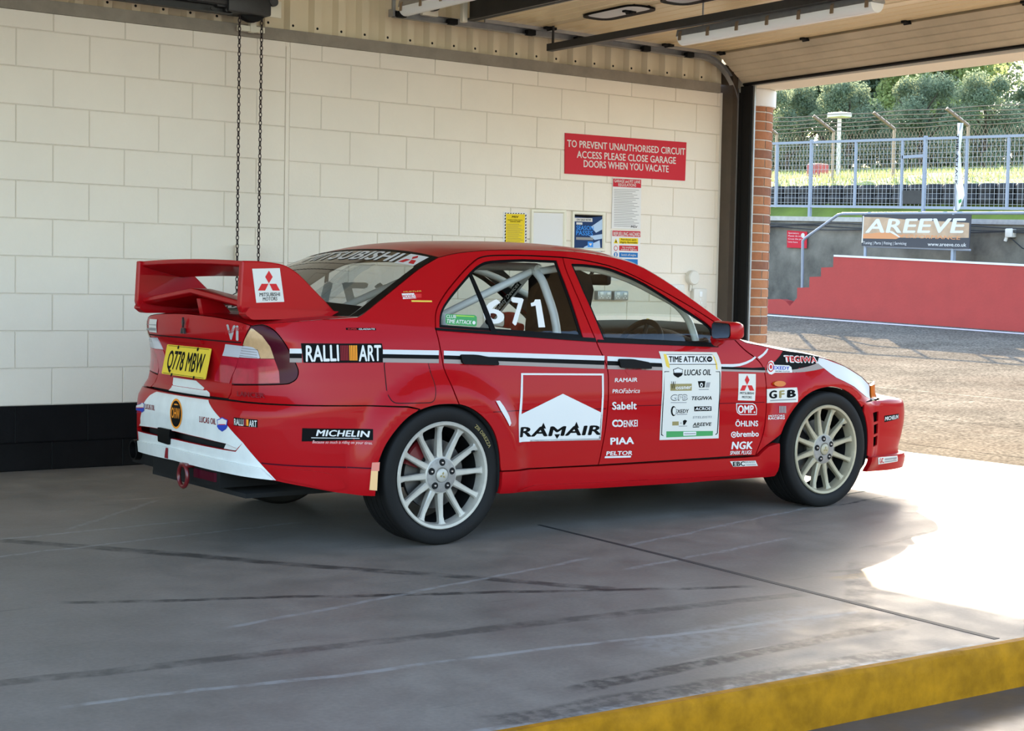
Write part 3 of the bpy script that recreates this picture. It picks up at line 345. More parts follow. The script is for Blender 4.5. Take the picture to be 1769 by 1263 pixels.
'fender_list':[[('p','white_ink',0,[(2.0609,.7759),(2.0763,.7977),(2.0956,.8051),(2.1108,.7994),(2.1165,.7817),(2.2288,.7766),(2.2463,.7675),(2.2511,.7384),(2.1157,.7398),(2.0909,.7303),(2.0691,.7351),(2.0595,.7513)]),('p','red_ink',1,[(2.1111,.7707),(2.1098,.7649),(2.1074,.7593),(2.1039,.7544),(2.0997,.7503),(2.0948,.7472),(2.0896,.7453),(2.0842,.7448),(2.079,.7455),(2.0742,.7476),(2.07,.7508),(2.0667,.755),(2.0644,.7601),(2.0633,.7656),(2.0635,.7715),(2.0648,.7773),(2.0673,.7829),(2.0707,.7878),(2.075,.7919),(2.0799,.795),(2.0852,.7969),(2.0906,.7975),(2.0958,.7967),(2.1006,.7947),(2.1048,.7915),(2.108,.7873),(2.1102,.7822),(2.1113,.7766)]),('p','white_ink',2,[(2.104,.7709),(2.103,.7665),(2.1012,.7623),(2.0988,.7586),(2.0958,.7555),(2.0923,.7532),(2.0887,.7518),(2.0849,.7514),(2.0812,.7519),(2.0779,.7534),(2.075,.7559),(2.0727,.759),(2.0712,.7628),(2.0705,.767),(2.0706,.7714),(2.0716,.7758),(2.0733,.7799),(2.0758,.7836),(2.0788,.7867),(2.0823,.789),(2.086,.7904),(2.0898,.7909),(2.0934,.7903),(2.0968,.7888),(2.0996,.7864),(2.1019,.7832),(2.1034,.7795),(2.1041,.7753)]),('p','red_ink',3,[(2.0968,.771),(2.0963,.7685),(2.0953,.7662),(2.0939,.7642),(2.0921,.7624),(2.0902,.7612),(2.088,.7604),(2.0859,.7601),(2.0838,.7605),(2.0819,.7613),(2.0802,.7626),(2.079,.7644),(2.0781,.7665),(2.0777,.7688),(2.0777,.7713),(2.0783,.7737),(2.0793,.776),(2.0807,.7781),(2.0824,.7798),(2.0844,.7811),(2.0865,.7819),(2.0887,.7821),(2.0907,.7818),(2.0927,.7809),(2.0943,.7796),(2.0956,.7779),(2.0965,.7757),(2.0969,.7734)]),('t','EXEDY','blue_ink',1,[(2.1047,.7576),(2.2299,.7533),(2.1069,.7752)],.035,.1),('t','RACING CLUTCH','black_ink',1,[(2.1201,.7447),(2.2287,.7411),(2.1208,.7513)],.01,0)],[('t','TEGIWA','white_ink',1,[(2.1898,.795),(2.4524,.7857),(2.1943,.8293)],.09,-.15),('t','TEGIWA','red_ink',2,[(2.2034,.7992),(2.4461,.7903),(2.2068,.8258)],.04,-.15)],[('p','cream_ink',0,[(2.0489,.6553),(2.2569,.6605),(2.2508,.5827),(2.0497,.5818)]),('t','G','black_ink',1,[(2.0655,.6052),(2.1249,.607),(2.0654,.6439)],.07,.05),('t','F','olive_ink',1,[(2.1368,.6068),(2.1729,.6087),(2.1409,.6431)],.07,.05),('t','B','black_ink',1,[(2.1831,.6086),(2.2372,.6114),(2.1917,.6457)],.08,.05),('p','grey_ink',1,[(2.0737,.5966),(2.2372,.6014),(2.2366,.5948),(2.0739,.59)])],[('p','grey_ink',0,[(2.1319,.5641),(2.1372,.564),(2.1325,.5279),(2.1273,.5279)]),('p','grey_ink',0,[(2.1401,.564),(2.1453,.564),(2.1406,.5279),(2.1354,.5279)]),('p','grey_ink',0,[(2.1482,.564),(2.1535,.564),(2.1488,.5278),(2.1435,.5278)]),('p','grey_ink',0,[(2.1564,.5639),(2.1617,.5639),(2.1573,.5277),(2.1518,.5278)]),('p','grey_ink',0,[(2.1647,.5639),(2.1701,.5638),(2.1661,.5276),(2.1604,.5277)]),('t','MOTORS','white_ink',0,[(2.0649,.5066),(2.1565,.509),(2.065,.5165)],.03,0),('t','RACING','white_ink',0,[(2.0621,.4934),(2.156,.4957),(2.0622,.5044)],.05,0)]],
'fender_white':[('p','white_paint',0,[(2.4545,.7868),(2.4888,.7586),(2.5246,.7314),(2.5677,.7069),(2.6353,.6838),(3.2685,.6233),(3.193,.6007),(2.8359,.5952),(2.8916,.5664),(2.9383,.584),(2.9964,.6636),(3.1327,.7016),(3.2008,.7336),(2.646,.795),(2.5152,.8169),(2.4725,.8214)])],
'indicator':[('p','amber_lens',0,[(2.1855,.6809),(2.1838,.6776),(2.1803,.6745),(2.1749,.6718),(2.168,.6695),(2.1597,.6679),(2.1502,.667),(2.1402,.6669),(2.1302,.6675),(2.1209,.6688),(2.1125,.6708),(2.1056,.6733),(2.1005,.6763),(2.0975,.6795),(2.0966,.6828),(2.098,.6861),(2.1016,.6892),(2.1071,.6919),(2.1144,.6941),(2.123,.6957),(2.1325,.6966),(2.1425,.6967),(2.1525,.6961),(2.1619,.6948),(2.1703,.6929),(2.1772,.6903),(2.1823,.6874),(2.185,.6842)])],
'bumper_tyre':[('p','black_ink',0,[(3.0459,.477),(3.2142,.4808),(3.221,.453),(3.0497,.4395)]),('t','MICHELIN','white_ink',1,[(3.0543,.4489),(3.2104,.4542),(3.0522,.4695)],.04,.2)],
'lip_sticker':[('p','cream_ink',0,[(2.9319,.2483),(3.1776,.2428),(3.1894,.2081),(2.9732,.2051)]),('t','GC','red_ink',1,[(2.9836,.2117),(3.0312,.2121),(2.9682,.2387)],.06,0),('p','grey_ink',1,[(3.0317,.2365),(3.167,.2351),(3.1686,.2246),(3.0335,.2255)]),('p','grey_ink',1,[(3.0351,.2193),(3.1704,.2189),(3.1742,.2124),(3.0385,.2129)])],
'flap':[('p','x',0,[(-.2805,.8779),(-.2682,.8834),(-.1423,.8814),(-.12,.8698),(-.1127,.8443),(-.126,.7572),(-.1435,.7408),(-.2533,.7381),(-.2753,.7452),(-.2851,.7649)])],
'plate_sticker':[('p','cream_ink',0,[(-.8177,1.2246),(-.6849,1.2303),(-.661,1.0838),(-.7963,1.0786)]),('p','red_ink',1,[(-.7376,1.2186),(-.7191,1.1913),(-.7369,1.1632),(-.7554,1.1906)]),('p','red_ink',1,[(-.739,1.1614),(-.7546,1.1317),(-.7896,1.1313),(-.772,1.1609)]),('p','red_ink',1,[(-.7348,1.1615),(-.7184,1.1322),(-.683,1.1327),(-.7016,1.162)]),('t','MITSUBISHI','black_ink',1,[(-.7813,1.1059),(-.6827,1.1093),(-.7815,1.1214)],.01,0),('t','MOTORS','black_ink',1,[(-.765,1.0872),(-.6956,1.0901),(-.7652,1.1022)],.01,0)],
'w_big':[('p','sign_red',0,[(3.3526,2.3209),(4.5645,2.3337),(4.5593,2.0306),(3.3586,2.0189)]),('t','TO PREVENT UNAUTHORISED CIRCUIT','white_ink',1,[(3.3728,2.2195),(4.5525,2.2337),(3.3714,2.2701)],.025,0),('t','ACCESS PLEASE CLOSE GARAGE','white_ink',1,[(3.4668,2.1441),(4.4572,2.158),(3.4654,2.1949)],.025,0),('t','DOORS WHEN YOU VACATE','white_ink',1,[(3.5337,2.0786),(4.3839,2.0873),(3.5323,2.1296)],.025,0)],
'w_rules':[('p','paper',0,[(3.8209,2.0139),(4.1058,2.0202),(4.1094,1.6291),(3.8198,1.6264)]),('p','sign_red',1,[(3.8231,2.0078),(4.1039,2.0138),(4.1038,1.95),(3.8228,1.9464)]),('t','GARAGE and PIT LANE','white_ink',2,[(3.8341,1.98),(4.0943,1.9845),(3.8334,2.002)],.02,0),('t','REGULATIONS','white_ink',2,[(3.8758,1.9523),(4.0534,1.9569),(3.8751,1.9744)],.02,0),('p','grey_ink',1,[(3.8336,1.9265),(4.0833,1.9335),(4.0835,1.9297),(3.8337,1.9227)]),('p','grey_ink',1,[(3.834,1.9139),(4.0504,1.9191),(4.0505,1.9153),(3.8341,1.9101)]),('p','grey_ink',1,[(3.8343,1.9013),(4.0175,1.9048),(4.0176,1.9009),(3.8344,1.8975)]),('p','grey_ink',1,[(3.8347,1.8887),(4.0678,1.8945),(4.0679,1.8907),(3.8348,1.885)]),('p','grey_ink',1,[(3.8351,1.8762),(4.0349,1.8802),(4.035,1.8764),(3.8352,1.8724)]),('p','grey_ink',1,[(3.8354,1.8636),(4.0853,1.8699),(4.0854,1.866),(3.8355,1.8598)]),('p','grey_ink',1,[(3.8358,1.851),(4.0523,1.8555),(4.0524,1.8517),(3.8359,1.8472)]),('p','grey_ink',1,[(3.8362,1.8384),(4.0194,1.8413),(4.0195,1.8374),(3.8363,1.8346)]),('p','grey_ink',1,[(3.8365,1.8258),(4.0697,1.8309),(4.0699,1.827),(3.8366,1.822)]),('p','grey_ink',1,[(3.8369,1.8132),(4.0368,1.8166),(4.0369,1.8128),(3.837,1.8094)]),('p','grey_ink',1,[(3.8373,1.8006),(4.0872,1.8061),(4.0873,1.8023),(3.8374,1.7968)]),('p','grey_ink',1,[(3.8376,1.788),(4.0542,1.7919),(4.0543,1.7881),(3.8377,1.7842)]),('p','grey_ink',1,[(3.838,1.7754),(4.0213,1.7777),(4.0215,1.7739),(3.8381,1.7716)]),('p','grey_ink',1,[(3.8383,1.7628),(4.0717,1.7671),(4.0718,1.7633),(3.8385,1.759)]),('p','grey_ink',1,[(3.8387,1.7502),(4.0387,1.753),(4.0388,1.7492),(3.8388,1.7464)]),('p','grey_ink',1,[(3.8391,1.7376),(4.0892,1.7424),(4.0893,1.7385),(3.8392,1.7338)]),('p','grey_ink',1,[(3.8394,1.725),(4.0562,1.7282),(4.0563,1.7244),(3.8396,1.7212)]),('p','grey_ink',1,[(3.8398,1.7124),(4.0232,1.7141),(4.0234,1.7103),(3.8399,1.7086)]),('p','grey_ink',1,[(3.8402,1.6998),(4.0736,1.7034),(4.0737,1.6996),(3.8403,1.696)]),('p','grey_ink',1,[(3.8405,1.6871),(4.0406,1.6893),(4.0408,1.6855),(3.8407,1.6834)]),('p','grey_ink',1,[(3.8409,1.6745),(4.0911,1.6785),(4.0912,1.6747),(3.841,1.6707)]),('p','grey_ink',1,[(3.8413,1.6619),(4.0581,1.6645),(4.0582,1.6607),(3.8414,1.6581)]),('p','grey_ink',1,[(3.8416,1.6493),(4.0252,1.6505),(4.0253,1.6467),(3.8418,1.6455)]),('t','MSV','black_ink',1,[(4.013,1.6399),(4.0756,1.639),(4.0125,1.6558)],.04,.2)],
'w_fuel':[('p','paper',0,[(3.8213,1.6136),(4.11,1.617),(4.1084,1.2324),(3.8298,1.2275)]),('p','sign_red',1,[(3.8278,1.6109),(4.1074,1.6149),(4.1088,1.5702),(3.829,1.5688)]),('t','REFUELLING HAZARD','white_ink',2,[(3.838,1.5731),(4.1033,1.5761),(3.8372,1.6012)],.03,0),('p','sign_yellow',1,[(3.8957,1.557),(4.0852,1.5593),(4.0866,1.5147),(3.897,1.5128)]),('t','Petroleum spirit','black_ink',2,[(3.9145,1.5385),(4.0698,1.5405),(3.9141,1.5526)],.01,0),('t','Highly flammable','black_ink',2,[(3.9073,1.5171),(4.0784,1.5195),(3.9069,1.5312)],.01,0),('p','sign_yellow',1,[(3.8423,1.5131),(3.8865,1.5135),(3.8633,1.5519)]),('p','black_ink',2,[(3.859,1.5196),(3.8707,1.52),(3.8676,1.538),(3.8611,1.5378)]),('p','sign_red',1,[(3.8974,1.4987),(4.087,1.5005),(4.0882,1.4599),(3.8985,1.4605)]),('t','No smoking or','white_ink',2,[(3.9293,1.4795),(4.061,1.4814),(3.9289,1.4926)],.01,0),('t','naked lights','white_ink',2,[(3.9167,1.464),(4.0748,1.4646),(3.9163,1.4771)],.01,0),('p','sign_red',1,[(3.8837,1.4772),(3.8833,1.4727),(3.882,1.4684),(3.8798,1.4645),(3.8768,1.4613),(3.8732,1.4588),(3.8691,1.4571),(3.8648,1.4565),(3.8604,1.4569),(3.8562,1.4583),(3.8525,1.4606),(3.8493,1.4636),(3.8469,1.4674),(3.8453,1.4716),(3.8447,1.476),(3.8451,1.4805),(3.8464,1.4848),(3.8486,1.4887),(3.8516,1.4919),(3.8552,1.4944),(3.8593,1.496),(3.8636,1.4967),(3.8679,1.4963),(3.8721,1.4949),(3.8759,1.4927),(3.8791,1.4896),(3.8815,1.4858),(3.8831,1.4816)]),('p','paper',2,[(3.8785,1.477),(3.8782,1.4737),(3.8773,1.4704),(3.8756,1.4675),(3.8734,1.4651),(3.8708,1.4632),(3.8678,1.462),(3.8646,1.4615),(3.8614,1.4618),(3.8584,1.4629),(3.8556,1.4646),(3.8533,1.4669),(3.8515,1.4697),(3.8503,1.4728),(3.8499,1.4762),(3.8502,1.4795),(3.8511,1.4827),(3.8527,1.4857),(3.8549,1.4881),(3.8576,1.49),(3.8606,1.4912),(3.8637,1.4917),(3.8669,1.4914),(3.87,1.4904),(3.8728,1.4886),(3.8751,1.4863),(3.8769,1.4835),(3.878,1.4804)]),('p','sign_blue',1,[(3.8989,1.4464),(4.0859,1.4476),(4.0871,1.409),(3.9001,1.4082)]),('t','Switch off engine','white_ink',2,[(3.9206,1.4208),(4.0681,1.4217),(3.9202,1.4359)],.01,0),('p','sign_blue',1,[(3.8851,1.4279),(3.8848,1.4234),(3.8835,1.4191),(3.8812,1.4153),(3.8782,1.412),(3.8746,1.4095),(3.8705,1.4079),(3.8662,1.4073),(3.8618,1.4077),(3.8577,1.4091),(3.8539,1.4114),(3.8507,1.4145),(3.8483,1.4182),(3.8467,1.4224),(3.8461,1.4269),(3.8465,1.4313),(3.8478,1.4356),(3.85,1.4395),(3.853,1.4428),(3.8566,1.4453),(3.8607,1.4469),(3.865,1.4475),(3.8694,1.4471),(3.8735,1.4457),(3.8773,1.4434),(3.8805,1.4403),(3.8829,1.4366),(3.8845,1.4324)]),('p','white_ink',2,[(3.8587,1.4413),(3.8717,1.4416),(3.8725,1.4145),(3.8595,1.4142)]),('p','sign_blue',1,[(3.9004,1.3961),(4.0875,1.3968),(4.0888,1.3542),(3.9017,1.3538)]),('p','sign_blue',1,[(3.8867,1.3746),(3.8863,1.3701),(3.885,1.3658),(3.8828,1.362),(3.8798,1.3587),(3.8762,1.3562),(3.8721,1.3546),(3.8677,1.354),(3.8634,1.3544),(3.8592,1.3558),(3.8555,1.3581),(3.8523,1.3612),(3.8499,1.365),(3.8483,1.3692),(3.8477,1.3737),(3.848,1.3781),(3.8493,1.3824),(3.8516,1.3863),(3.8545,1.3895),(3.8582,1.392),(3.8623,1.3936),(3.8666,1.3942),(3.8709,1.3938),(3.8751,1.3925),(3.8789,1.3902),(3.8821,1.3871),(3.8845,1.3833),(3.8861,1.3791)])],
'w_yellow':[('p','paper',0,[(2.8047,1.71),(3.0163,1.7124),(3.0173,1.4255),(2.8091,1.4197)]),('p','sign_yellow',1,[(2.8273,1.6967),(2.9987,1.7001),(2.9993,1.4298),(2.8301,1.425)]),('p','black_ink',1,[(2.8189,1.7039),(2.8306,1.7044),(2.8273,1.6976),(2.8156,1.6971)]),('p','black_ink',1,[(2.8424,1.7044),(2.8541,1.7049),(2.8507,1.6981),(2.839,1.6976)]),('p','black_ink',1,[(2.8659,1.705),(2.8776,1.7055),(2.8742,1.6987),(2.8625,1.6982)]),('p','black_ink',1,[(2.8894,1.7055),(2.9012,1.706),(2.8978,1.6992),(2.886,1.6987)]),('p','black_ink',1,[(2.913,1.706),(2.9248,1.7065),(2.9215,1.6997),(2.9096,1.6992)]),('p','black_ink',1,[(2.9367,1.7066),(2.9485,1.7071),(2.9451,1.7002),(2.9333,1.6997)]),('p','black_ink',1,[(2.9604,1.7071),(2.9723,1.7076),(2.9689,1.7007),(2.957,1.7002)]),('p','black_ink',1,[(2.9842,1.7076),(2.9961,1.7081),(2.9927,1.7013),(2.9808,1.7008)]),('p','black_ink',1,[(2.8158,1.6867),(2.825,1.6928),(2.8253,1.6794),(2.8161,1.6733)]),('p','black_ink',1,[(2.8163,1.6638),(2.8256,1.6699),(2.8259,1.6566),(2.8166,1.6505)]),('p','black_ink',1,[(2.8169,1.641),(2.8261,1.6471),(2.8264,1.6338),(2.8172,1.6277)]),('p','black_ink',1,[(2.8174,1.6182),(2.8266,1.6242),(2.8269,1.6109),(2.8177,1.6048)]),('p','black_ink',1,[(2.8179,1.5953),(2.8272,1.6014),(2.8275,1.5881),(2.8182,1.582)]),('p','black_ink',1,[(2.8185,1.5725),(2.8277,1.5785),(2.828,1.5652),(2.8188,1.5592)]),('p','black_ink',1,[(2.819,1.5496),(2.8282,1.5557),(2.8285,1.5423),(2.8193,1.5363)]),('p','black_ink',1,[(2.8195,1.5268),(2.8288,1.5328),(2.8291,1.5195),(2.8198,1.5134)]),('p','black_ink',1,[(2.82,1.5039),(2.8293,1.5099),(2.8296,1.4966),(2.8204,1.4906)]),('p','black_ink',1,[(2.8206,1.481),(2.8298,1.4871),(2.8301,1.4737),(2.8209,1.4677)]),('p','black_ink',1,[(2.8211,1.4582),(2.8303,1.4642),(2.8307,1.4508),(2.8214,1.4448)]),('p','black_ink',1,[(3.0012,1.6944),(3.0106,1.7006),(3.0109,1.6871),(3.0015,1.681)]),('p','black_ink',1,[(3.0018,1.6714),(3.0112,1.6775),(3.0115,1.6641),(3.0021,1.6579)]),('p','black_ink',1,[(3.0023,1.6483),(3.0117,1.6545),(3.0121,1.641),(3.0026,1.6349)]),('p','black_ink',1,[(3.0029,1.6253),(3.0123,1.6314),(3.0126,1.618),(3.0032,1.6118)]),('p','black_ink',1,[(3.0034,1.6022),(3.0128,1.6084),(3.0132,1.5949),(3.0038,1.5888)]),('p','black_ink',1,[(3.004,1.5792),(3.0134,1.5853),(3.0137,1.5718),(3.0043,1.5657)]),('p','black_ink',1,[(3.0046,1.5561),(3.014,1.5622),(3.0143,1.5487),(3.0049,1.5426)]),('p','black_ink',1,[(3.0051,1.533),(3.0145,1.5391),(3.0149,1.5257),(3.0054,1.5196)]),('p','black_ink',1,[(3.0057,1.5099),(3.0151,1.516),(3.0154,1.5026),(3.006,1.4965)]),('p','black_ink',1,[(3.0062,1.4869),(3.0157,1.4929),(3.016,1.4795),(3.0066,1.4734)]),('p','black_ink',1,[(3.0068,1.4638),(3.0162,1.4698),(3.0165,1.4564),(3.0071,1.4503)]),('t','MSV','black_ink',2,[(2.8808,1.6703),(2.9399,1.6717),(2.8805,1.6836)],.05,.2),('t','Health & Safety Notice','black_ink',2,[(2.8436,1.6497),(2.9784,1.6532),(2.8435,1.6573)],.02,0),('t','GARAGE USERS','black_ink',2,[(2.8639,1.6371),(2.9585,1.6399),(2.8637,1.6457)],.02,0),('p','olive_ink',2,[(2.8372,1.6227),(2.9481,1.6261),(2.9482,1.6232),(2.8373,1.6199)]),('p','olive_ink',2,[(2.8375,1.6123),(2.9697,1.6163),(2.9698,1.6135),(2.8375,1.6094)]),('p','olive_ink',2,[(2.8377,1.6018),(2.9415,1.6047),(2.9416,1.6018),(2.8378,1.5989)]),('p','olive_ink',2,[(2.838,1.5913),(2.9631,1.595),(2.9632,1.5921),(2.838,1.5884)]),('p','olive_ink',2,[(2.8382,1.5808),(2.9848,1.5852),(2.9848,1.5823),(2.8383,1.578)]),('p','olive_ink',2,[(2.8384,1.5703),(2.9565,1.5736),(2.9566,1.5707),(2.8385,1.5675)]),('p','olive_ink',2,[(2.8387,1.5599),(2.9781,1.5638),(2.9782,1.5609),(2.8388,1.557)]),('p','olive_ink',2,[(2.8389,1.5494),(2.9499,1.5523),(2.9499,1.5494),(2.839,1.5465)]),('p','olive_ink',2,[(2.8392,1.5389),(2.9715,1.5425),(2.9716,1.5396),(2.8392,1.536)]),('p','olive_ink',2,[(2.8394,1.5284),(2.9433,1.5309),(2.9433,1.5281),(2.8395,1.5255)]),('p','olive_ink',2,[(2.8397,1.5179),(2.9649,1.5211),(2.9649,1.5182),(2.8397,1.515)]),('p','olive_ink',2,[(2.8399,1.5074),(2.9866,1.5112),(2.9866,1.5084),(2.84,1.5046)]),('p','olive_ink',2,[(2.8402,1.4969),(2.9583,1.4998),(2.9583,1.4969),(2.8402,1.4941)])],
'w_poster':[('p','blue_poster',0,[(3.4521,1.7231),(3.7278,1.7268),(3.7358,1.4458),(3.4572,1.438)]),('p','black_ink',1,[(3.4521,1.7231),(3.7278,1.7268),(3.7281,1.7149),(3.5758,1.6987),(3.4526,1.7035)]),('p','white_ink',1,[(3.4578,1.6939),(3.6291,1.6969),(3.6299,1.6692),(3.4586,1.6664)]),('t','ON SALE NOW','black_ink',2,[(3.4784,1.6731),(3.6169,1.6766),(3.478,1.6868)],.03,0),('p','white_ink',1,[(3.4762,1.6602),(3.534,1.6605),(3.5344,1.6437),(3.4767,1.6435)]),('t','SEASON','bright_blue_ink',1,[(3.4778,1.6041),(3.6443,1.6062),(3.4769,1.6356)],.03,0),('t','PASSES','bright_blue_ink',1,[(3.4763,1.5647),(3.6378,1.5653),(3.4754,1.5981)],.03,0),('p','grey_ink',1,[(3.4767,1.5489),(3.6408,1.5505),(3.6413,1.5306),(3.4773,1.5292)]),('p','pale_blue_ink',1,[(3.6157,1.631),(3.7262,1.6949),(3.7284,1.6152),(3.6678,1.5882)]),('p','pale_blue_ink',1,[(3.6049,1.5612),(3.7294,1.5804),(3.7304,1.5455),(3.6566,1.5331)]),('p','pale_blue_ink',1,[(3.6697,1.5186),(3.7051,1.5327),(3.7178,1.4453),(3.5829,1.4415),(3.5073,1.4394),(3.5629,1.4806)]),('p','bright_blue_ink',2,[(3.5884,1.519),(3.6417,1.5187),(3.6428,1.477),(3.5895,1.4774)]),('p','white_ink',3,[(3.5989,1.5055),(3.6319,1.5055),(3.6159,1.4861)])],
'w_frame_a':[(3.0454,1.7444),(3.3792,1.7514),(3.3825,1.4359),(3.0484,1.4264)],
'w_frame_b':[(3.4303,1.7457),(3.7554,1.7499),(3.7615,1.4466),(3.4323,1.4373)],
'w_sockets':[(3.5719,1.1515),(3.6353,1.1524),(3.6673,1.1489),(3.8035,1.1528),(3.8295,1.1491),(3.9705,1.1531),(3.8316,1.0767),(3.97,1.0801)],
'w_switch':[(4.6146,1.3248),(4.6889,1.2845),(4.6429,1.2732),(4.6475,1.1373),(4.6573,1.1793),(4.7305,1.0964)],
'plate_px':[(.1962,.8625),(-.2769,.863),(-.2132,.7252),(.2617,.7248)]}
# ------------------------------------------------------------------ body surface of the car
class Spl:
    """natural cubic spline through (t, v)"""
    def __init__(s, t, v):
        t=np.asarray(t,float); v=np.asarray(v,float); n=len(t); h=np.diff(t)
        A=np.zeros((n,n)); b=np.zeros(n); A[0,0]=A[-1,-1]=1
        for i in range(1,n-1):
            A[i,i-1]=h[i-1]; A[i,i]=2*(h[i-1]+h[i]); A[i,i+1]=h[i]
            b[i]=6*((v[i+1]-v[i])/h[i]-(v[i]-v[i-1])/h[i-1])
        s.t,s.v,s.h,s.m=t,v,h,np.linalg.solve(A,b)
    def __call__(s, x):
        x=np.asarray(x,float); i=np.clip(np.searchsorted(s.t,x)-1,0,len(s.h)-1)
        a=s.t[i+1]-x; c=x-s.t[i]; h=s.h[i]
        return (s.m[i]*a**3+s.m[i+1]*c**3)/(6*h)+(s.v[i]/h-s.m[i]*h/6)*a+(s.v[i+1]/h-s.m[i+1]*h/6)*c
def sm(x): x=np.clip(x,0,1); return x*x*(3-2*x)
PLAN=np.array([(-.910,0),(-.908,.2),(-.893,.40),(-.862,.55),(-.80,.665),(-.70,.755),(-.55,.81),(-.35,.840),(0,.850),(.6,.852),(1.3,.852),(1.9,.85),(2.3,.845),(2.7,.835),(3.0,.812),(3.2,.775),(3.33,.72),(3.42,.62),(3.47,.45),(3.50,.25),(3.51,0)])
_l=np.concatenate([[0],np.cumsum(np.hypot(*np.diff(PLAN,axis=0).T))]); _l-=_l[8]
S0,S1=_l[0],_l[-1]
_ext=lambda a,sg: np.concatenate([sg*a[3:0:-1],a,sg*a[-2:-5:-1]])
_le=np.concatenate([2*S0-_l[3:0:-1],_l,2*S1-_l[-2:-5:-1]])
PX=Spl(_le,_ext(PLAN[:,0],1)); PY=Spl(_le,_ext(PLAN[:,1],-1))
DS=np.array([(.10,.05),(.18,.03),(.22,.012),(.30,.008),(.45,.004),(.60,0),(.66,.002),(.75,.012),(.85,.027),(.93,.045),(1.0,.073),(1.1,.115),(1.2,.165),(1.3,.222),(1.36,.26),(1.42,.31)])
DR=np.array([(.10,.12),(.18,.06),(.24,.03),(.28,.012),(.33,.012),(.38,.004),(.45,0),(.55,0),(.60,.005),(.635,.018),(.655,.045),(.67,.062),(.72,.075),(.79,.080),(.87,.068),(.91,.050),(.96,.044),(1.0,.05),(1.1,.08),(1.4,.2)])
DF=np.array([(.10,.05),(.2,.035),(.245,.045),(.26,.075),(.35,.035),(.42,.015),(.48,.012),(.53,.022),(.555,.04),(.567,.07),(.58,.16),(.60,.20),(.66,.23),(.75,.29),(.85,.42),(1.4,1.)])
def itp(T,z):
    return np.interp(z,T[:,0],T[:,1])
def itps(T,z,k=.012):
    return (itp(T,z-k)+2*itp(T,z)+itp(T,z+k))/4
ARCH=((0.0,.315),(2.51,.315))
def shell(s,z,off=0.):
    """right-hand body side/ends: (s along the plan outline, z) -> xyz, off = outward offset"""
    s=np.asarray(s,float); z=np.asarray(z,float)
    lo=s<S0; hi=s>S1
    t=np.where(lo,2*S0-s,np.where(hi,2*S1-s,s)); sg=np.where(lo|hi,-1.,1.)
    x=PX(t); y=PY(t); e=1e-4
    tx=PX(t+e)-PX(t-e); ty=PY(t+e)-PY(t-e); L=np.hypot(tx,ty); nx=-ty/L; ny=tx/L   # outward
    w=np.where(nx<0,nx*nx,np.abs(nx)**1.15); d=itps(DS,z)*(1-w)+np.where(nx<0,itps(DR,z),itps(DF,z))*w
    d=d+.24*sm((z-.558)/.022)*np.exp(-((t-3.26)/.17)**2)
    for k,(ax,az) in enumerate(ARCH):
        r=np.hypot(t-ax,z-az); d=d-(.040,.034)[k]*sm((.50-r)/.12)*sm((z-.12)/.15)
    d=d-off
    return np.stack([x-nx*d,-(y-ny*d)*sg,z+0*x],-1)
# ------------------------------------------------------------------ material list
mat('car_red', (.37, .004, .007), .3, coat=.25, spec=.05)
mat('red_paint', (.37, .004, .007), .3, coat=.25, spec=.05)
mat('white_paint', (.60, .60, .59), .4, coat=.1, spec=.15)
mat('black_paint', (.004, .004, .004), .5, spec=.06)
mat('grey_paint', (.30, .25, .22), .4, spec=.2)
mat('worn_white_paint', (.70, .72, .69), .38, coat=.4, var=.10, vscale=9)
mat('pink_paint', (.72, .22, .16), .35, coat=.5)
for _n, _c in dict(white_ink=(.68, .66, .62), black_ink=(.004, .004, .004), cream_ink=(.64, .61, .54), red_ink=(.55, .03, .03), pink_ink=(.75, .45, .42), darkred_ink=(.22, .02, .025), orange_ink=(.85, .30, .03), gold_ink=(.72, .50, .08),
                   blue_ink=(.03, .06, .38), green_ink=(.07, .30, .10), lime_ink=(.42, .62, .08), grey_ink=(.30, .29, .28), olive_ink=(.30, .24, .10), silver_ink=(.42, .40, .39), paper=(.74, .72, .70), sign_red=(.56, .035, .05), sign_yellow=(.80, .58, .03),
                   sign_blue=(.03, .17, .45), blue_poster=(.025, .05, .13), bright_blue_ink=(.06, .28, .75), pale_blue_ink=(.45, .58, .75), number_yellow=(.78, .56, .05)).items():
    mat(_n, _c, .55, coat=0, spec=.06)
mat('amber_reflector', (.85, .50, .22), .3, coat=.8)
mat('amber_lens', (.55, .13, .008), .2, coat=.2, spec=.2)
mat('lamp_amber', (.55, .34, .17), .15, coat=.4, spec=.3, var=.15, vscale=30)
mat('lamp_red', (.40, .012, .03), .15, coat=.3, spec=.3, var=.3, vscale=16)
mat('lamp_dark_red', (.055, .003, .010), .15, coat=.04, spec=.1)
mat('lamp_clear', (.60, .60, .64), .15, metal=.1, coat=.3, spec=.3)
mat('rubber', (.011, .0105, .010), .6, spec=.15, bump=.1, bscale=180)
mat('tyre_side', (.022, .021, .021), .72, var=.2, vscale=14)
mat('trim_black', (.004, .004, .004), .45, spec=.08)
mat('matt_black', (.007, .007, .007), .7, spec=.2)
mat('inner_black', (.006, .006, .006), .9)
mat('alloy', (.45, .42, .36), .42, metal=.25, var=.12, vscale=22)
mat('alloy_bronze', (.37, .325, .225), .42, metal=.25, var=.12, vscale=22)
mat('steel_bright', (.62, .62, .64), .25, metal=1)
mat('disc_steel', (.10, .095, .09), .45, metal=.8)
mat('caliper_red', (.13, .005, .008), .35, coat=.3)
mat('hub_grey', (.27, .25, .225), .5, metal=.3, var=.25, vscale=40)
mat('cage_paint', (.74, .72, .67), .35, coat=.3)
mat('seat_cloth', (.005, .005, .0055), .9, spec=.05)
mat('chrome', (.75, .75, .77), .1, metal=1)
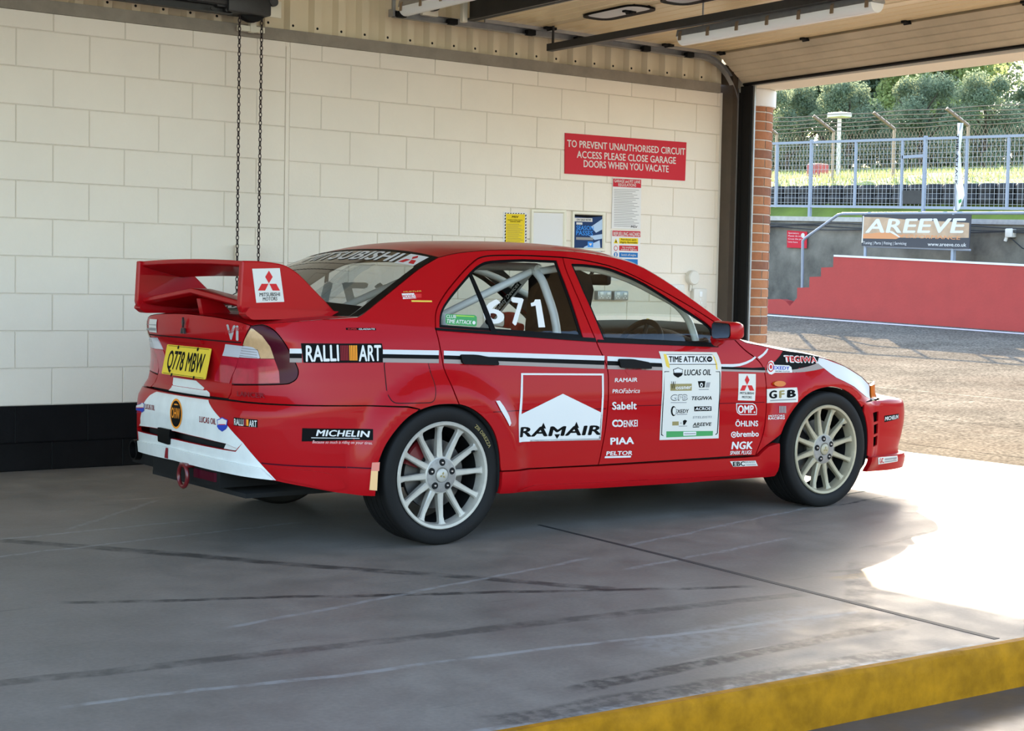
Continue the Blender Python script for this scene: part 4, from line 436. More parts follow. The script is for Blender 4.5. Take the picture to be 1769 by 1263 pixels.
glass('car_glass', (.87, .92, .88), .045); glass('rear_glass', (.78, .80, .79), .05); glass('door_pane', (.85, .86, .84))
mat('block_white', (.79, .71, .60), .55, var=.035, vscale=2.2, bump=.22, bscale=55)
mat('block_black', (.005, .005, .0055), .45, spec=.15, var=.3, vscale=6, bump=.2, bscale=45)
mat('mortar_white', (.66, .59, .495), .8, bump=.3, bscale=80)
mat('beam_concrete', (.25, .215, .17), .85, var=.22, vscale=5, bump=.2, bscale=40)
mat('cladding_cream', (.68, .58, .40), .45, var=.04, vscale=3)
mat('door_cream', (.74, .58, .33), .30, var=.07, vscale=2.5, coat=.25)
mat('door_cream_dark', (.50, .42, .29), .5, var=.22, vscale=2.2)  # darker cream for the tilted bottom section
mat('soffit_cream', (.90, .82, .66), .6)
mat('dark_steel', (.035, .034, .033), .45, metal=.3, var=.2, vscale=9)
mat('brown_steel', (.060, .042, .028), .45, var=.25, vscale=5)
mat('galv', (.36, .36, .36), .42, metal=.7, var=.15, vscale=12)
mat('fence_grey', (.28, .31, .36), .5, metal=.2)
mat('wire_grey', (.40, .41, .41), .5, metal=.2)
mat('cream_plastic', (.70, .66, .58), .4)
mat('lamp_white', (.82, .82, .80), .25)
mat('clip_steel', (.30, .22, .15), .4, metal=.6)
mat('chain_steel', (.035, .022, .022), .45, metal=.6)
mat('frame_cream', (.70, .65, .52), .35, metal=.1)
mat('kerb_yellow', (.36, .155, .005), .7, spec=.1, var=.35, vscale=12, bump=.35, bscale=30)
mat('brick_a', (.36, .135, .055), .85, var=.15, vscale=20, bump=.25, bscale=70)
mat('brick_b', (.42, .175, .075), .85, var=.15, vscale=20, bump=.25, bscale=70)
mat('brick_c', (.24, .095, .050), .85, var=.15, vscale=20, bump=.25, bscale=70)
mat('mortar', (.55, .45, .36), .9)
mat('column_white', (.80, .79, .78), .5)
mat('bounce_concrete', (.36, .34, .30), .8, var=.15, vscale=1.5)
mat('grime', (.03, .028, .026), .7)
def floor_mat(name, col, lines, rough=.34, scratch=.5, spec=.3, grain=.07, gscale=60):
    m = mat(name, col, rough); nt = m.node_tree; L = nt.links; b = nt.nodes['Principled BSDF']; b.inputs['Specular IOR Level'].default_value = spec
    N = lambda t, **k: (lambda n: ([setattr(n, a, v) for a, v in k.items()], n)[1])(nt.nodes.new(t))
    tc = N('ShaderNodeTexCoord')
    def noise(scale, vec=None, detail=5, rough_=.6, st=None):
        n = N('ShaderNodeTexNoise'); n.inputs['Scale'].default_value = scale; n.inputs['Detail'].default_value = detail; n.inputs['Roughness'].default_value = rough_
        src = tc.outputs['Object']
        if st:
            mp = N('ShaderNodeMapping'); mp.inputs['Scale'].default_value = st[:3]; mp.inputs['Rotation'].default_value = (0, 0, st[3] if len(st) > 3 else 0); L.new(src, mp.inputs[0]); src = mp.outputs[0]
        L.new(src, n.inputs['Vector']); return n.outputs[0]
    def rng(s, a, b_, c, d):
        r = N('ShaderNodeMapRange'); L.new(s, r.inputs[0])
        for i, v in enumerate((a, b_, c, d)): r.inputs[i + 1].default_value = v
        return r.outputs[0]
    def mul(a, c):
        q = N('ShaderNodeMath', operation='MULTIPLY'); L.new(a, q.inputs[0])
        if isinstance(c, (int, float)): q.inputs[1].default_value = c
        else: L.new(c, q.inputs[1])
        return q.outputs[0]
    def mixc(fac, c1, c2):
        q = N('ShaderNodeMix', data_type='RGBA'); L.new(fac, q.inputs['Factor'])
        for i, c in ((6, c1), (7, c2)):
            if isinstance(c, tuple): q.inputs[i].default_value = (*c, 1)
            else: L.new(c, q.inputs[i])
        return q.outputs[2]
    big = noise(.9); mid = noise(5.5); fine = noise(gscale, detail=2)
    f = mul(mul(rng(big, .3, .7, .78, 1.22), rng(mid, .3, .7, .86, 1.14)), rng(fine, .3, .7, 1 - grain, 1 + grain))
    base = N('ShaderNodeVectorMath', operation='SCALE'); base.inputs[0].default_value = col; L.new(f, base.inputs['Scale']); c = base.outputs[0]
    warm = noise(.55, detail=3); c = mixc(rng(warm, .45, .75, 0, .2), c, tuple(np.array(col) * (1.25, .98, .86)))
    # scuffs along the driving direction
    s1 = noise(1, st=(.8, 26, 1, .06)); s2 = noise(1, st=(1.1, 34, 1, -.12)); brk = noise(2.2, detail=8)
    c = mixc(mul(rng(s1, .66, .72, 0, scratch), rng(brk, .5, .62, 0, 1)), c, tuple(min(1, q * 2.6) for q in col))
    c = mixc(mul(rng(s2, .64, .72, 0, .7), rng(brk, .42, .6, 1, 0)), c, tuple(q * .35 for q in col))
    sp = noise(34, detail=8, rough_=.75); c = mixc(rng(sp, .69, .74, 0, .55), c, tuple(q * .3 for q in col))
    # marks: (x0,y0,x1,y1,half width,colour,strength)
    for i, (x0, y0, x1, y1, w, cc, st) in enumerate(lines):
        d = np.array([x1 - x0, y1 - y0]); ln = np.linalg.norm(d); d = d / ln
        mp = N('ShaderNodeMapping'); mp.vector_type = 'TEXTURE'; mp.inputs['Location'].default_value = (x0, y0, 0); mp.inputs['Rotation'].default_value = (0, 0, math.atan2(d[1], d[0]))
        L.new(tc.outputs['Object'], mp.inputs[0]); sx = N('ShaderNodeSeparateXYZ'); L.new(mp.outputs[0], sx.inputs[0])
        wob = rng(noise(1.3 + .2 * i, detail=3), .2, .8, -.05, .05)
        ad = N('ShaderNodeMath', operation='ADD'); L.new(sx.outputs[1], ad.inputs[0]); L.new(mul(wob, .5), ad.inputs[1])
        ab = N('ShaderNodeMath', operation='ABSOLUTE'); L.new(ad.outputs[0], ab.inputs[0])
        k = mul(rng(ab.outputs[0], w, w * 1.5, 1, 0), mul(rng(sx.outputs[0], 0, .08, 0, 1), rng(sx.outputs[0], ln - .1, ln, 1, 0)))
        k = mul(mul(k, rng(noise(7 + i, detail=8), .38, .56, .15, 1)), st)
        c = mixc(k, c, cc)
    L.new(c, b.inputs['Base Color'])
    L.new(rng(mid, .3, .7, rough - .07, rough + .12), b.inputs['Roughness'])
    bp = N('ShaderNodeBump'); bp.inputs['Strength'].default_value = .10; bp.inputs['Distance'].default_value = .004; L.new(noise(38, detail=6), bp.inputs['Height']); L.new(bp.outputs[0], b.inputs['Normal'])
    return m
_dk = (.028, .027, .026); _lt = (.34, .33, .31); _ok = (.33, .22, .10)
floor_mat('floor_concrete', (.215, .188, .158), [
    (-2.1, .9, -.9, -.8, .035, _dk, .7), (-.95, -.75, .05, -2.1, .03, _dk, .7), (-1.9, -1.2, .55, -2.3, .018, _dk, .8), (-2.6, -2.2, .62, -2.5, .03, _dk, .5), (-2.4, -2.55, .6, -2.85, .012, _lt, .7),
    (-1.6, -1.9, .4, -1.45, .012, _lt, .6), (.9, -2.35, 4.9, -2.25, .03, _ok, .6), (.9, -2.6, 4.9, -2.95, .035, _ok, .55), (1.6, -1.9, 4.9, -1.2, .02, _dk, .6), (1.0, -2.2, 3.2, -3.2, .02, _dk, .5), (.2, -3.1, 1.4, -2.1, .05, _dk, .45),
    (2.6, -.85, 5.0, -.35, .012, _dk, .8), (3.2, -1.5, 5.0, -1.1, .03, _ok, .6), (-1.1, -3.15, .58, -3.05, .03, _dk, .75), (-1.6, -3.36, .5, -3.42, .02, _lt, .8), (-1.5, -3.3, .2, -3.36, .045, _dk, .6), (-.6, -2.9, .5, -2.75, .09, _lt, .35), (-2.2, .2, -.6, .35, .012, _lt, .6), (-2.0, -.2, -.2, .05, .01, _lt, .6),
    (-.5, 1.1, -1.3, .35, .012, _lt, .5), (.7, -1.3, 2.7, -.75, .012, _lt, .7), (0.3, -1.75, 1.6, -1.5, .012, _lt, .6)], .42, .7, .04)
floor_mat('low_ground', (.075, .068, .064), [(-3, -3.62, 6, -3.95, .06, (.04, .03, .022), .8)], .35, .5, .3)
floor_mat('asphalt', (.158, .142, .114), [(5.6, -3, 6.2, 9, .02, _dk, .6), (7.4, -3, 8.2, 9, .02, _dk, .5), (9.9, -2, 10.6, 12, .02, (.5, .45, .35), .5)], .95, .25, .0, .6, 28)

# ------------------------------------------------------------------ garage shell
YW, AW = 2.6264446, -.0126479
CW, SW = math.cos(AW), math.sin(AW)
def wall_surf(t, z, off=0.):
    t = np.asarray(t, float); z = np.asarray(z, float)
    return np.stack([t * CW + off * SW, YW + t * SW - off * CW, z + 0 * t], -1)
W3 = lambda t, z, off=0.: tuple(wall_surf(t, z, off))
T0, T1, ZTOP = -6.5, 4.93, 2.755
KY = lambda x: -3.453 - .029 * x            # the kerb line
def struct(o): o['kind'] = 'structure'; return o
mb = MB()
xs = [-6.5, 5.3]
mb.prism([(-6.5, KY(-6.5) + .03), (5.3, KY(5.3) + .03), (5.3, 3.2), (-6.5, 3.2)], lambda p: (p[0], p[1], 0), lambda p: (p[0], p[1], -.2))
struct(mb.build('floor', 'floor_concrete', smooth=0))
mb = MB()   # yellow kerb along the floor edge, with chipped top arris
rows = []
rnd = random.Random(4)
for i in range(121):
    x = -6.5 + 11.8 * i / 120; y = KY(x); j = rnd.uniform(-.004, .004)
    rows.append([(x, y + .04, -.2), (x, y + .04, .001), (x, y + .012 + j, .0012), (x, y + j * .6, -.009 + j), (x, y - .004 + j * .5, -.05), (x, y - .006, -.10), (x, y - .002, -.155), (x, y + .0, -.2)])
mb.loft(rows)
struct(mb.build('trim_1', 'kerb_yellow', smooth=40))
mb = MB(); mb.prism([(-9, KY(-9)), (5.3, KY(5.3)), (60, KY(5.3) - 1), (60, -7), (-9, -7)], lambda p: (p[0], p[1], -.155), lambda p: (p[0], p[1], -.3))
struct(mb.build('floor_lower', 'low_ground', smooth=0))
mb = MB(); mb.prism([(-60, -7), (60, -7), (60, -60), (-60, -60)], lambda p: (p[0], p[1], -.155), lambda p: (p[0], p[1], -.3)); mb.prism([(-60, -7), (-9, -7), (-9, 40), (-60, 40)], lambda p: (p[0], p[1], -.155), lambda p: (p[0], p[1], -.3)); mb.prism([(-9, KY(-9)), (-6.5, KY(-6.5)), (-6.5, 2.7), (-9, 2.7)], lambda p: (p[0], p[1], -.01), lambda p: (p[0], p[1], -.3))
struct(mb.build('floor_yard', 'bounce_concrete', smooth=0))  # unseen ground, made pale to bounce light into the garage
mb = MB()   # joint across the floor
mb.prism([(.560, -3.40), (.590, -3.40), (.70, -1.75), (.755, -.6), (.735, -.6), (.672, -1.75)], lambda p: (p[0], p[1], .0015), lambda p: (p[0], p[1], -.004))
mb.prism([(2.55, -.66), (4.9, -.18), (4.9, -.165), (2.55, -.645)], lambda p: (p[0], p[1], .0015), lambda p: (p[0], p[1], -.004))
struct(mb.build('trim_2', 'grime', smooth=0))
# block wall: every block face stands proud of its joints
mb = MB()
lines_z = [ZTOP] + [2.6446 - .225 * k for k in range(12)] + [0]
rnd = random.Random(2)
def blocks(ta, tb, first):
    for r in range(len(lines_z) - 1):
        zt, zb = lines_z[r], lines_z[r + 1]; k = r - 1
        off = (first if k % 2 else first - .225) % .45
        js = [ta] + [x for x in (off + .45 * i for i in range(-20, 20)) if ta + .03 < x < tb - .03] + [tb]
        for a, b in zip(js, js[1:]):
            g = .0030; d = .0060 + rnd.uniform(-.0012, .0012); d2 = d + rnd.uniform(-.0006, .0006); mi = 1 if zt < .41 else 0
            q = [(a, zb), (b, zb), (b, zt), (a, zt)]
            i1 = [(a + g, zb + g), (b - g, zb + g), (b - g, zt - g), (a + g, zt - g)]; i2 = [(a + 1.7 * g, zb + 1.7 * g), (b - 1.7 * g, zb + 1.7 * g), (b - 1.7 * g, zt - 1.7 * g), (a + 1.7 * g, zt - 1.7 * g)]
            V = [W3(*p, 0) for p in q] + [W3(*p, d * .25) for p in i1] + [W3(*p, d) for p in i2]
            F = [(8, 9, 10, 11)] + [(i, (i + 1) % 4, 4 + (i + 1) % 4, 4 + i) for i in range(4)] + [(4 + i, 4 + (i + 1) % 4, 8 + (i + 1) % 4, 8 + i) for i in range(4)]
            mb.add(V, F, mi)
            if not mi: mb.M[-8:-4] = [2] * 4
blocks(T0, 1.028, -.5305); blocks(1.056, T1, 1.7452)
mb.prism([(T0, 0), (T1, 0), (T1, ZTOP), (T0, ZTOP)], lambda p: W3(*p, -.2), lambda p: W3(*p, -.0005), 0)
mb.prism([(1.029, .39), (1.055, .39), (1.055, 2.72), (1.029, 2.72)], lambda p: W3(*p, -.01), lambda p: W3(*p, .008), 0)
struct(mb.build('wall_back', ['block_white', 'block_black', 'mortar_white'], smooth=0))
mb = MB(); mb.prism([(T0, ZTOP - .004), (T1 - .02, ZTOP - .004), (T1 - .02, 2.828), (T0, 2.828)], lambda p: W3(*p, -.2), lambda p: W3(*p, .022))
struct(mb.build('trim_3', 'beam_concrete', smooth=0))
mb = MB(); per = .182; row = []   # trapezoid cladding above the beam
t = T0
while t < T1 - .1:
    row += [(t, -.045), (t + .072, -.045), (t + .095, .0), (t + .145, .0), (t + .150, .0), (t + per - .012, -.045)]; t += per
mb.loft([[W3(a, 2.825, b) for a, b in row], [W3(a, 3.62, b) for a, b in row]])
struct(mb.build('wall_upper', 'cladding_cream', smooth=20))
mb = MB(); t = T0 + .118
while t < T1 - .1:
    mb.lathe([(0, .004), (.007, .003), (.009, 0)], (0, 0, 0), 'y', 8); n = 24
    mb.V[-n:] = [W3(t + v[0], 2.862 + v[2], v[1]) for v in mb.V[-n:]]; t += per
struct(mb.build('trim_4', 'matt_black', smooth=40))
mb = MB(); mb.box((-6.6, -3.75, 3.62), (5.42, 2.75, 3.75)); struct(mb.build('ceiling', 'cladding_cream', smooth=0))
mb = MB(); mb.box((-6.65, -3.3, 2.9), (-6.5, 2.75, 3.62)); mb.box((-6.65, 2.1, 0), (-6.5, 2.75, 2.9)); struct(mb.build('wall_left', 'block_white', smooth=0))
# soffit and fascia above the opening
mb = MB(); mb.prism([(5.06, 2.80), (5.40, 2.80), (5.40, 3.62), (5.06, 3.62)], lambda p: (p[0], 2.75, p[1]), lambda p: (p[0], -3.6, p[1]))
struct(mb.build('trim_5', 'soffit_cream', smooth=0))
# door jamb: steel post with guide channel
mb = MB()
mb.box((4.945, 2.44, 0), (5.00, 2.62, 2.98), 0); mb.box((5.0, 2.50, 0), (5.06, 2.75, 2.98), 0); mb.box((4.925, 2.555, 0), (4.945, 2.62, 2.755), 2)
mb.box((5.00, 2.425, 0), (5.012, 2.455, 2.75), 1); mb.box((5.012, 2.30, 0), (5.05, 2.42, 2.80), 3); mb.box((5.0, 2.395, 0), (5.015, 2.425, 2.75), 3); mb.box((5.03, 2.28, 0), (5.045, 2.30, 2.80), 1)
struct(mb.build('trim_6', ['brown_steel', 'galv', 'cream_plastic', 'matt_black'], smooth=0))
# round brick column outside the opening
cx, cy, cr = 5.262, 2.578, .200
mb = MB(); rnd = random.Random(7)
mb.lathe([(cr - .006, 0), (cr - .006, 2.66)], (cx, cy, 0), 'z', 48, 3)
for k in range(36):
    z0 = .0 + k * .075 - .012; a0 = (k % 2) * PI / 6
    for j in range(6):
        aa = a0 + j * PI / 3 + .022; ab = a0 + (j + 1) * PI / 3 - .022; mi = rnd.choice((0, 0, 1, 1, 2)); ns = 6
        split = rnd.random() < .45
        for (p, q) in (((aa, (aa + ab) / 2 - .02), ((aa + ab) / 2 + .02, ab)) if split else ((aa, ab),)):
            rows = []
            for s_ in range(ns + 1):
                a = p + (q - p) * s_ / ns; e = lambda r, z: (cx + r * math.cos(a), cy + r * math.sin(a), z)
                rows.append([e(cr - .006, z0 + .006), e(cr, z0 + .009), e(cr, z0 + .068), e(cr - .006, z0 + .071)])
            mb.loft(rows, mi)
mb.lathe([(cr - .01, 2.655), (cr + .018, 2.66), (cr + .022, 2.67), (cr + .022, 2.79), (cr + .012, 2.80), (0, 2.80)], (cx, cy, 0), 'z', 48, 4)
tag(mb.build('brick_column', ['brick_a', 'brick_b', 'brick_c', 'mortar', 'column_white'], smooth=40), 'round red brick column with white cap beside the garage opening', 'column')

# ------------------------------------------------------------------ overhead door, tracks, lamps
DX = lambda y: .034 * (y - 2.4)
dr = empty('garage_door', (4.9, -.4, 2.82), 'raised sectional overhead door with cream underside and oval panes', 'garage door')
edges = [4.745, 4.17, 3.60, 3.03, 2.46]
def door_section(x0, z0, x1, z1, m, th=.042):
    """section between two joints, ribbed underside"""
    d = Vector((x1 - x0, 0, z1 - z0)); L = d.length; d.normalize(); n = Vector((d.z, 0, -d.x)) * (1 if d.x < 0 else -1)
    if n.z > 0: n = -n
    prof = [(0.004, 0), (.02, -.004)]
    for k in range(1, 5): prof += [(L * k / 5 - .008, -.004), (L * k / 5, .002), (L * k / 5 + .008, -.004)]
    prof += [(L - .02, -.004), (L - .004, 0), (L - .004, th), (.004, th)]
    P = [Vector((x0, 0, z0)) + d * a - n * b for a, b in prof]
    mb = MB(); mb.prism(P, lambda p: (p.x + DX(2.42), 2.41, p.z), lambda p: (p.x + DX(-3.2), -3.2, p.z)); return mb.build('door_section', m, dr, smooth=20)
zt = 3.045
door_section(5.03, 2.825, 4.745, 3.03, 'door_cream_dark')
secs = [door_section(a, zt, b, zt, 'door_cream') for a, b in zip(edges, edges[1:])]
mb = MB(); mb.prism([(5.03, 2.835), (5.052, 2.85), (5.06, 2.83), (5.04, 2.805), (5.02, 2.812)], lambda p: (p[0] + DX(2.42), 2.41, p[1]), lambda p: (p[0] + DX(-3.2), -3.2, p[1])); mb.build('bottom_seal', 'matt_black', dr)
for (x, y0, y1) in ((3.01, 1.24, 1.84), (3.04, .45, 1.05), (3.06, -.34, .26)):
    sh = round_poly([(x - .13 + DX(y0), y0), (x + .13 + DX(y0), y0), (x + .13 + DX(y1), y1), (x - .13 + DX(y1), y1)], .12, 6)
    mb = MB(); inn = inset(sh, .035); n = len(sh); V = [(p[0], p[1], zt - .018) for p in sh] + [(p[0], p[1], zt - .010) for p in inn] + [(p[0], p[1], zt + .01) for p in sh] + [(p[0], p[1], zt + .01) for p in inn]
    mb.add(V, [(i, (i + 1) % n, n + (i + 1) % n, n + i) for i in range(n)] + [(i, 2 * n + i, 2 * n + (i + 1) % n, (i + 1) % n) for i in range(n)] + [(n + i, n + (i + 1) % n, 3 * n + (i + 1) % n, 3 * n + i) for i in range(n)])
    f = mb.build('oval_window', 'trim_black', dr, smooth=50)
    mb = MB(); mb.prism(inn, lambda p: (p[0], p[1], zt - .0085), lambda p: (p[0], p[1], zt - .0065)); mb.build('pane', 'paper', f, smooth=0)
for e in edges[:-1]:
    for y in (2.36, 1.45, .48, -.5):
        mb = MB(); mb.bbox((e - .05 + DX(y), y - .018, zt - .022), (e + .05 + DX(y), y + .018, zt - .001), .004); mb.tube([(e + DX(y), y - .03, zt - .02), (e + DX(y), y + .03, zt - .02)], .009, 8); mb.build('hinge', 'matt_black', dr)
for e in edges[:-1]: mb = MB(); mb.box((e - .09 + DX(2.4), 2.405, zt - .02), (e + .06 + DX(2.4), 2.44, zt - .002), 0); mb.build('end_bracket', 'galv', dr, smooth=0)
mb = MB(); mb.box((2.48, 2.395, zt - .028), (4.72, 2.411, zt - .003)); mb.build('end_strap', 'galv', dr)
tr = empty('door_track', (5.05, 2.46, 0), 'galvanised door track along the wall curving down at the jamb', 'track')
path = [(1.757, 2.46, 3.0), (3.0, 2.46, 3.005), (4.62, 2.46, 3.005)] + [(4.62 + .42 * math.sin(a), 2.46, 2.585 + .42 * math.cos(a)) for a in np.linspace(.12, PI / 2, 10)] + [(5.04, 2.46, .0)]
rows = []
for i, p in enumerate(path):
    a = Vector(path[max(i - 1, 0)]); b = Vector(path[min(i + 1, len(path) - 1)]); d = (b - a).normalized(); n = Vector((-d.z, 0, d.x))
    rows.append([tuple(Vector(p) + n * v + Vector((0, w, 0))) for v, w in ((-.024, -.028), (-.024, .02), (.024, .02), (.024, -.012), (.021, -.012), (.021, .017), (-.021, .017), (-.021, -.028))])
mb = MB(); mb.loft(rows, 0, closed=True); mb.build('rail', 'galv', tr, smooth=50)
for x in (1.80, 2.22, 2.9, 3.35, 4.0, 4.45): mb = MB(); mb.bbox((x - .035, 2.40, 2.975), (x + .035, 2.452, 3.015), .006); mb.build('roller', 'matt_black', tr)
for x in (1.77, 3.1, 4.5): mb = MB(); mb.box((x, 2.485, 3.0), (x + .025, 2.50, 3.62)); mb.build('hanger', 'galv', tr, smooth=0)
mb = MB(); mb.box((1.74, 2.43, 2.98), (1.757, 2.49, 3.03)); mb.build('end_stop', 'galv', tr, smooth=0)
mb = MB(); mb.box((3.0, -2.6, 2.868), (3.05, 2.36, 2.918)); mb.box((3.018, 2.31, 2.915), (3.03, 2.325, 3.62)); mb.box((3.018, -2.0, 2.915), (3.03, -1.985, 3.62))
tag(mb.build('hanging_bar', 'dark_steel', smooth=0), 'long dark steel bar hanging below the raised door', 'bar')
bt = empty('spring_shaft', (2.3, 2.2, 2.98), 'dark steel box beam with shaft and brackets near ceiling', 'beam')
mb = MB(); mb.box((2.23, -2.8, 2.985), (2.30, 2.27, 3.0)); mb.box((2.23, -2.8, 3.17), (2.30, 2.27, 3.185)); mb.box((2.258, -2.8, 2.985), (2.272, 2.27, 3.185)); mb.build('beam', 'dark_steel', bt, smooth=0)
mb = MB(); mb.tube([(2.02, 2.45, 3.09), (2.02, 1.0, 3.09)], .016, 10); mb.lathe([(.02, -.02), (.055, -.02), (.055, .02), (.02, .02)], (2.02, 2.36, 3.09), 'y', 20, closed=True); mb.lathe([(.02, -.03), (.04, -.03), (.04, .03), (.02, .03)], (2.02, 2.16, 3.09), 'y', 20, closed=True); mb.build('shaft', 'dark_steel', bt)
mb = MB(); mb.bbox((1.96, 2.40, 3.01), (2.09, 2.44, 3.16), .006); mb.build('bracket', 'frame_cream', bt)
mb = MB(); mb.bbox((2.19, 2.25, 2.97), (2.23, 2.29, 3.60), .004); mb.build('bracket', 'frame_cream', bt)
def batten(name, a, b, label, w=.055):
    """fluorescent batten from a to b"""
    a = Vector(a); b = Vector(b); d = (b - a); L = d.length; d.normalize(); s = Vector((0, 0, 1)).cross(d).normalized(); up = d.cross(s)
    e = empty(name, tuple(a), label, 'lamp', 'batten lamps under the roof')
    f = lambda off: (lambda p: tuple(a + d * off + s * p[0] + up * p[1]))
    mb = MB(); mb.prism([(-w, .0), (w, .0), (w * .8, .045), (-w * .8, .045)], f(0), f(L)); mb.build('housing', 'galv', e, smooth=20)
    ar = [(w * .98 * math.cos(t), -.055 * math.sin(t) - .001) for t in np.linspace(0, PI, 13)]
    mb = MB(); mb.prism(ar, f(.01), f(L - .01)); mb.build('diffuser', 'lamp_white', e, smooth=40)
    n = 7
    for i in range(n):
        o = .04 + (L - .08) * i / (n - 1)
        for sg in (-1, 1): mb = MB(); mb.prism([(sg * w * 1.0, -.03), (sg * w * 1.12, -.028), (sg * w * 1.05, .02), (sg * w * .9, .03)], f(o - .012), f(o + .012)); mb.build('clip', 'clip_steel', e, smooth=0)
    for o in (.2, L - .2): mb = MB(); q = a + d * o; mb.tube([tuple(q + Vector((0, 0, .03))), (q.x, q.y, 3.62)], .006, 6); mb.build('suspension_rod', 'galv', e)
batten('batten_light', (3.135, 1.07, 2.83), (3.10, -.62, 2.83), 'white fluorescent batten lamp hanging under the raised door')
batten('batten_light', (1.70, 2.22, 3.0), (1.70, .72, 3.0), 'white fluorescent batten lamp above the end of track')
# hand chain hoist of the rear door
op = empty('door_operator', (.66, 2.5, 2.83), 'dark hand chain door operator with bracket at top of wall', 'door operator')
mb = MB(); mb.bbox((.50, 2.38, 2.86), (.80, 2.56, 2.99), .012); mb.bbox((.44, 2.42, 2.885), (.56, 2.54, 2.96), .01); mb.bbox((.2, 2.40, 2.90), (.52, 2.55, 3.02), .01); mb.build('housing', 'dark_steel', op)
mb = MB(); mb.lathe([(.02, -.03), (.105, -.03), (.11, -.022), (.085, -.008), (.085, .008), (.11, .022), (.105, .03), (.02, .03)], (.695, 2.46, 2.93), 'y', 30, closed=True); mb.build('chain_wheel', 'matt_black', op)
mb = MB(); mb.bbox((.72, 2.40, 2.86), (.88, 2.412, 2.965), .003); mb.build('side_plate', 'frame_cream', op)
mb = MB(); mb.box((.725, 2.52, 2.77), (.765, 2.56, 2.9)); mb.box((.65, 2.53, 2.775), (.83, 2.57, 2.81)); mb.build('bracket', 'frame_cream', op)
mb = MB(); mb.lathe([(0, -.02), (.03, -.02), (.03, .02), (0, .02)], (.815, 2.395, 2.955), 'y', 16); mb.build('shaft_end', 'dark_steel', op)
mb = MB()
def chain_link(c, rot):
    V = []; a, b, r = .0165, .0085, .0033; n, k = 12, 6
    for i in range(n):
        t = 2 * PI * i / n; ct, st = math.cos(t), math.sin(t); e = Vector((b * ct, 0, a * st)); nn = Vector((ct, 0, st))
        for j in range(k):
            u = 2 * PI * j / k; q = e + nn * (r * math.cos(u)) + Vector((0, r * math.sin(u), 0))
            V.append(tuple(Vector((q.x if not rot else q.y, q.y if not rot else q.x, q.z)) + Vector(c)))
    return V, [(i * k + j, ((i + 1) % n) * k + j, ((i + 1) % n) * k + (j + 1) % k, i * k + (j + 1) % k) for i in range(n) for j in range(k)]
zz = 2.93; q = 0
while zz > .72:
    for x in (.615, .772): mb.add(*chain_link((x + (.0 if x < .7 else (2.93 - zz) * -.004), 2.46, zz), q))
    zz -= .0265; q ^= 1
for i in range(7): a = PI * (i + .5) / 7; mb.add(*chain_link((.69 - .075 * math.cos(a), 2.46, .72 - .05 * math.sin(a)), i % 2))
mb.build('hand_chain', 'chain_steel', op, smooth=60)
mb = MB(); rows = [[(x, 2.44 + w, 2.875 + v) for v, w in ((-.028, -.03), (-.028, .03), (.028, .03), (.028, -.03), (.022, -.03), (.022, .024), (-.022, .024), (-.022, -.03))] for x in (-6.3, .535)]
mb.loft(rows, 0, closed=True); mb.box((.535, 2.41, 2.845), (.54, 2.47, 2.905))
for x in (.40, .50): mb.lathe([(0, -.006), (.010, -.006), (.012, 0)], (x, 2.412, 2.868), 'y', 10)
for x in (-1.2, -.2): mb.box((x, 2.47, 2.9), (x + .03, 2.56, 2.93))
tag(mb.build('rear_door_track', 'dark_steel', smooth=30), 'dark steel track running left from the chain operator', 'track')
mb = MB(); mb.box((-6.4, 2.25, 2.935), (.46, 2.40, 2.965)); tag(mb.build('roof_purlin', 'dark_steel', smooth=0), 'dark steel member above the rear track at top left', 'beam')

# ------------------------------------------------------------------ signs, frames, switches on the wall
def wall_sign(key, name, label, cat, th=.006, back='paper'):
    els = DEC[key]; q = els[0][3]; mb = MB()
    mb.prism(q, lambda p: W3(p[0], p[1], .004), lambda p: W3(p[0], p[1], .0075 + th)); o = mb.build(name, back, None, smooth=0); tag(o, label, cat)
    s = sticker('printing', els, wall_surf, o, .0085 + th, .2); return o
wall_sign('w_big', 'warning_sign', 'wide red sign with white lettering about closing garage doors', 'sign', back='sign_red')
wall_sign('w_rules', 'rules_notice', 'tall white notice with red heading directly below the wide red sign', 'notice')
wall_sign('w_fuel', 'hazard_notice', 'white refuelling hazard notice with yellow, red and blue bands', 'notice')
wall_sign('w_yellow', 'safety_notice', 'yellow notice with black striped border on the block wall', 'notice', .001)
def snap_frame(key, name, label, cat, inner):
    q = DEC[key]; n = 4; i1 = inset(q, .03)
    mb = MB(); V = [W3(*p, .005) for p in q] + [W3(*p, .022) for p in inset(q, .006)] + [W3(*p, .022) for p in inset(q, .022)] + [W3(*p, .012) for p in i1]
    mb.add(V, [(k * 4 + i, k * 4 + (i + 1) % 4, k * 4 + 4 + (i + 1) % 4, k * 4 + 4 + i) for k in range(3) for i in range(4)])
    mb.add([W3(*p, .004) for p in q] + [W3(*p, .005) for p in q], [(0, 1, 2, 3), (0, 4, 5, 1), (1, 5, 6, 2), (2, 6, 7, 3), (3, 7, 4, 0)])
    o = mb.build(name, 'frame_cream', None, smooth=20); tag(o, label, cat)
    if inner:
        mb = MB(); mb.prism(i1, lambda p: W3(*p, .008), lambda p: W3(*p, .0125)); mb.build('backing_panel', inner, o, smooth=0)
    return o
snap_frame('w_frame_a', 'poster_frame', 'empty cream poster frame between yellow notice and blue poster', 'frame', 'paper')
fb = snap_frame('w_frame_b', 'poster_frame', 'cream frame holding a blue season passes poster', 'frame', 'blue_poster')
sticker('poster', DEC['w_poster'], wall_surf, fb, .013, .2)
k = DEC['w_sockets']
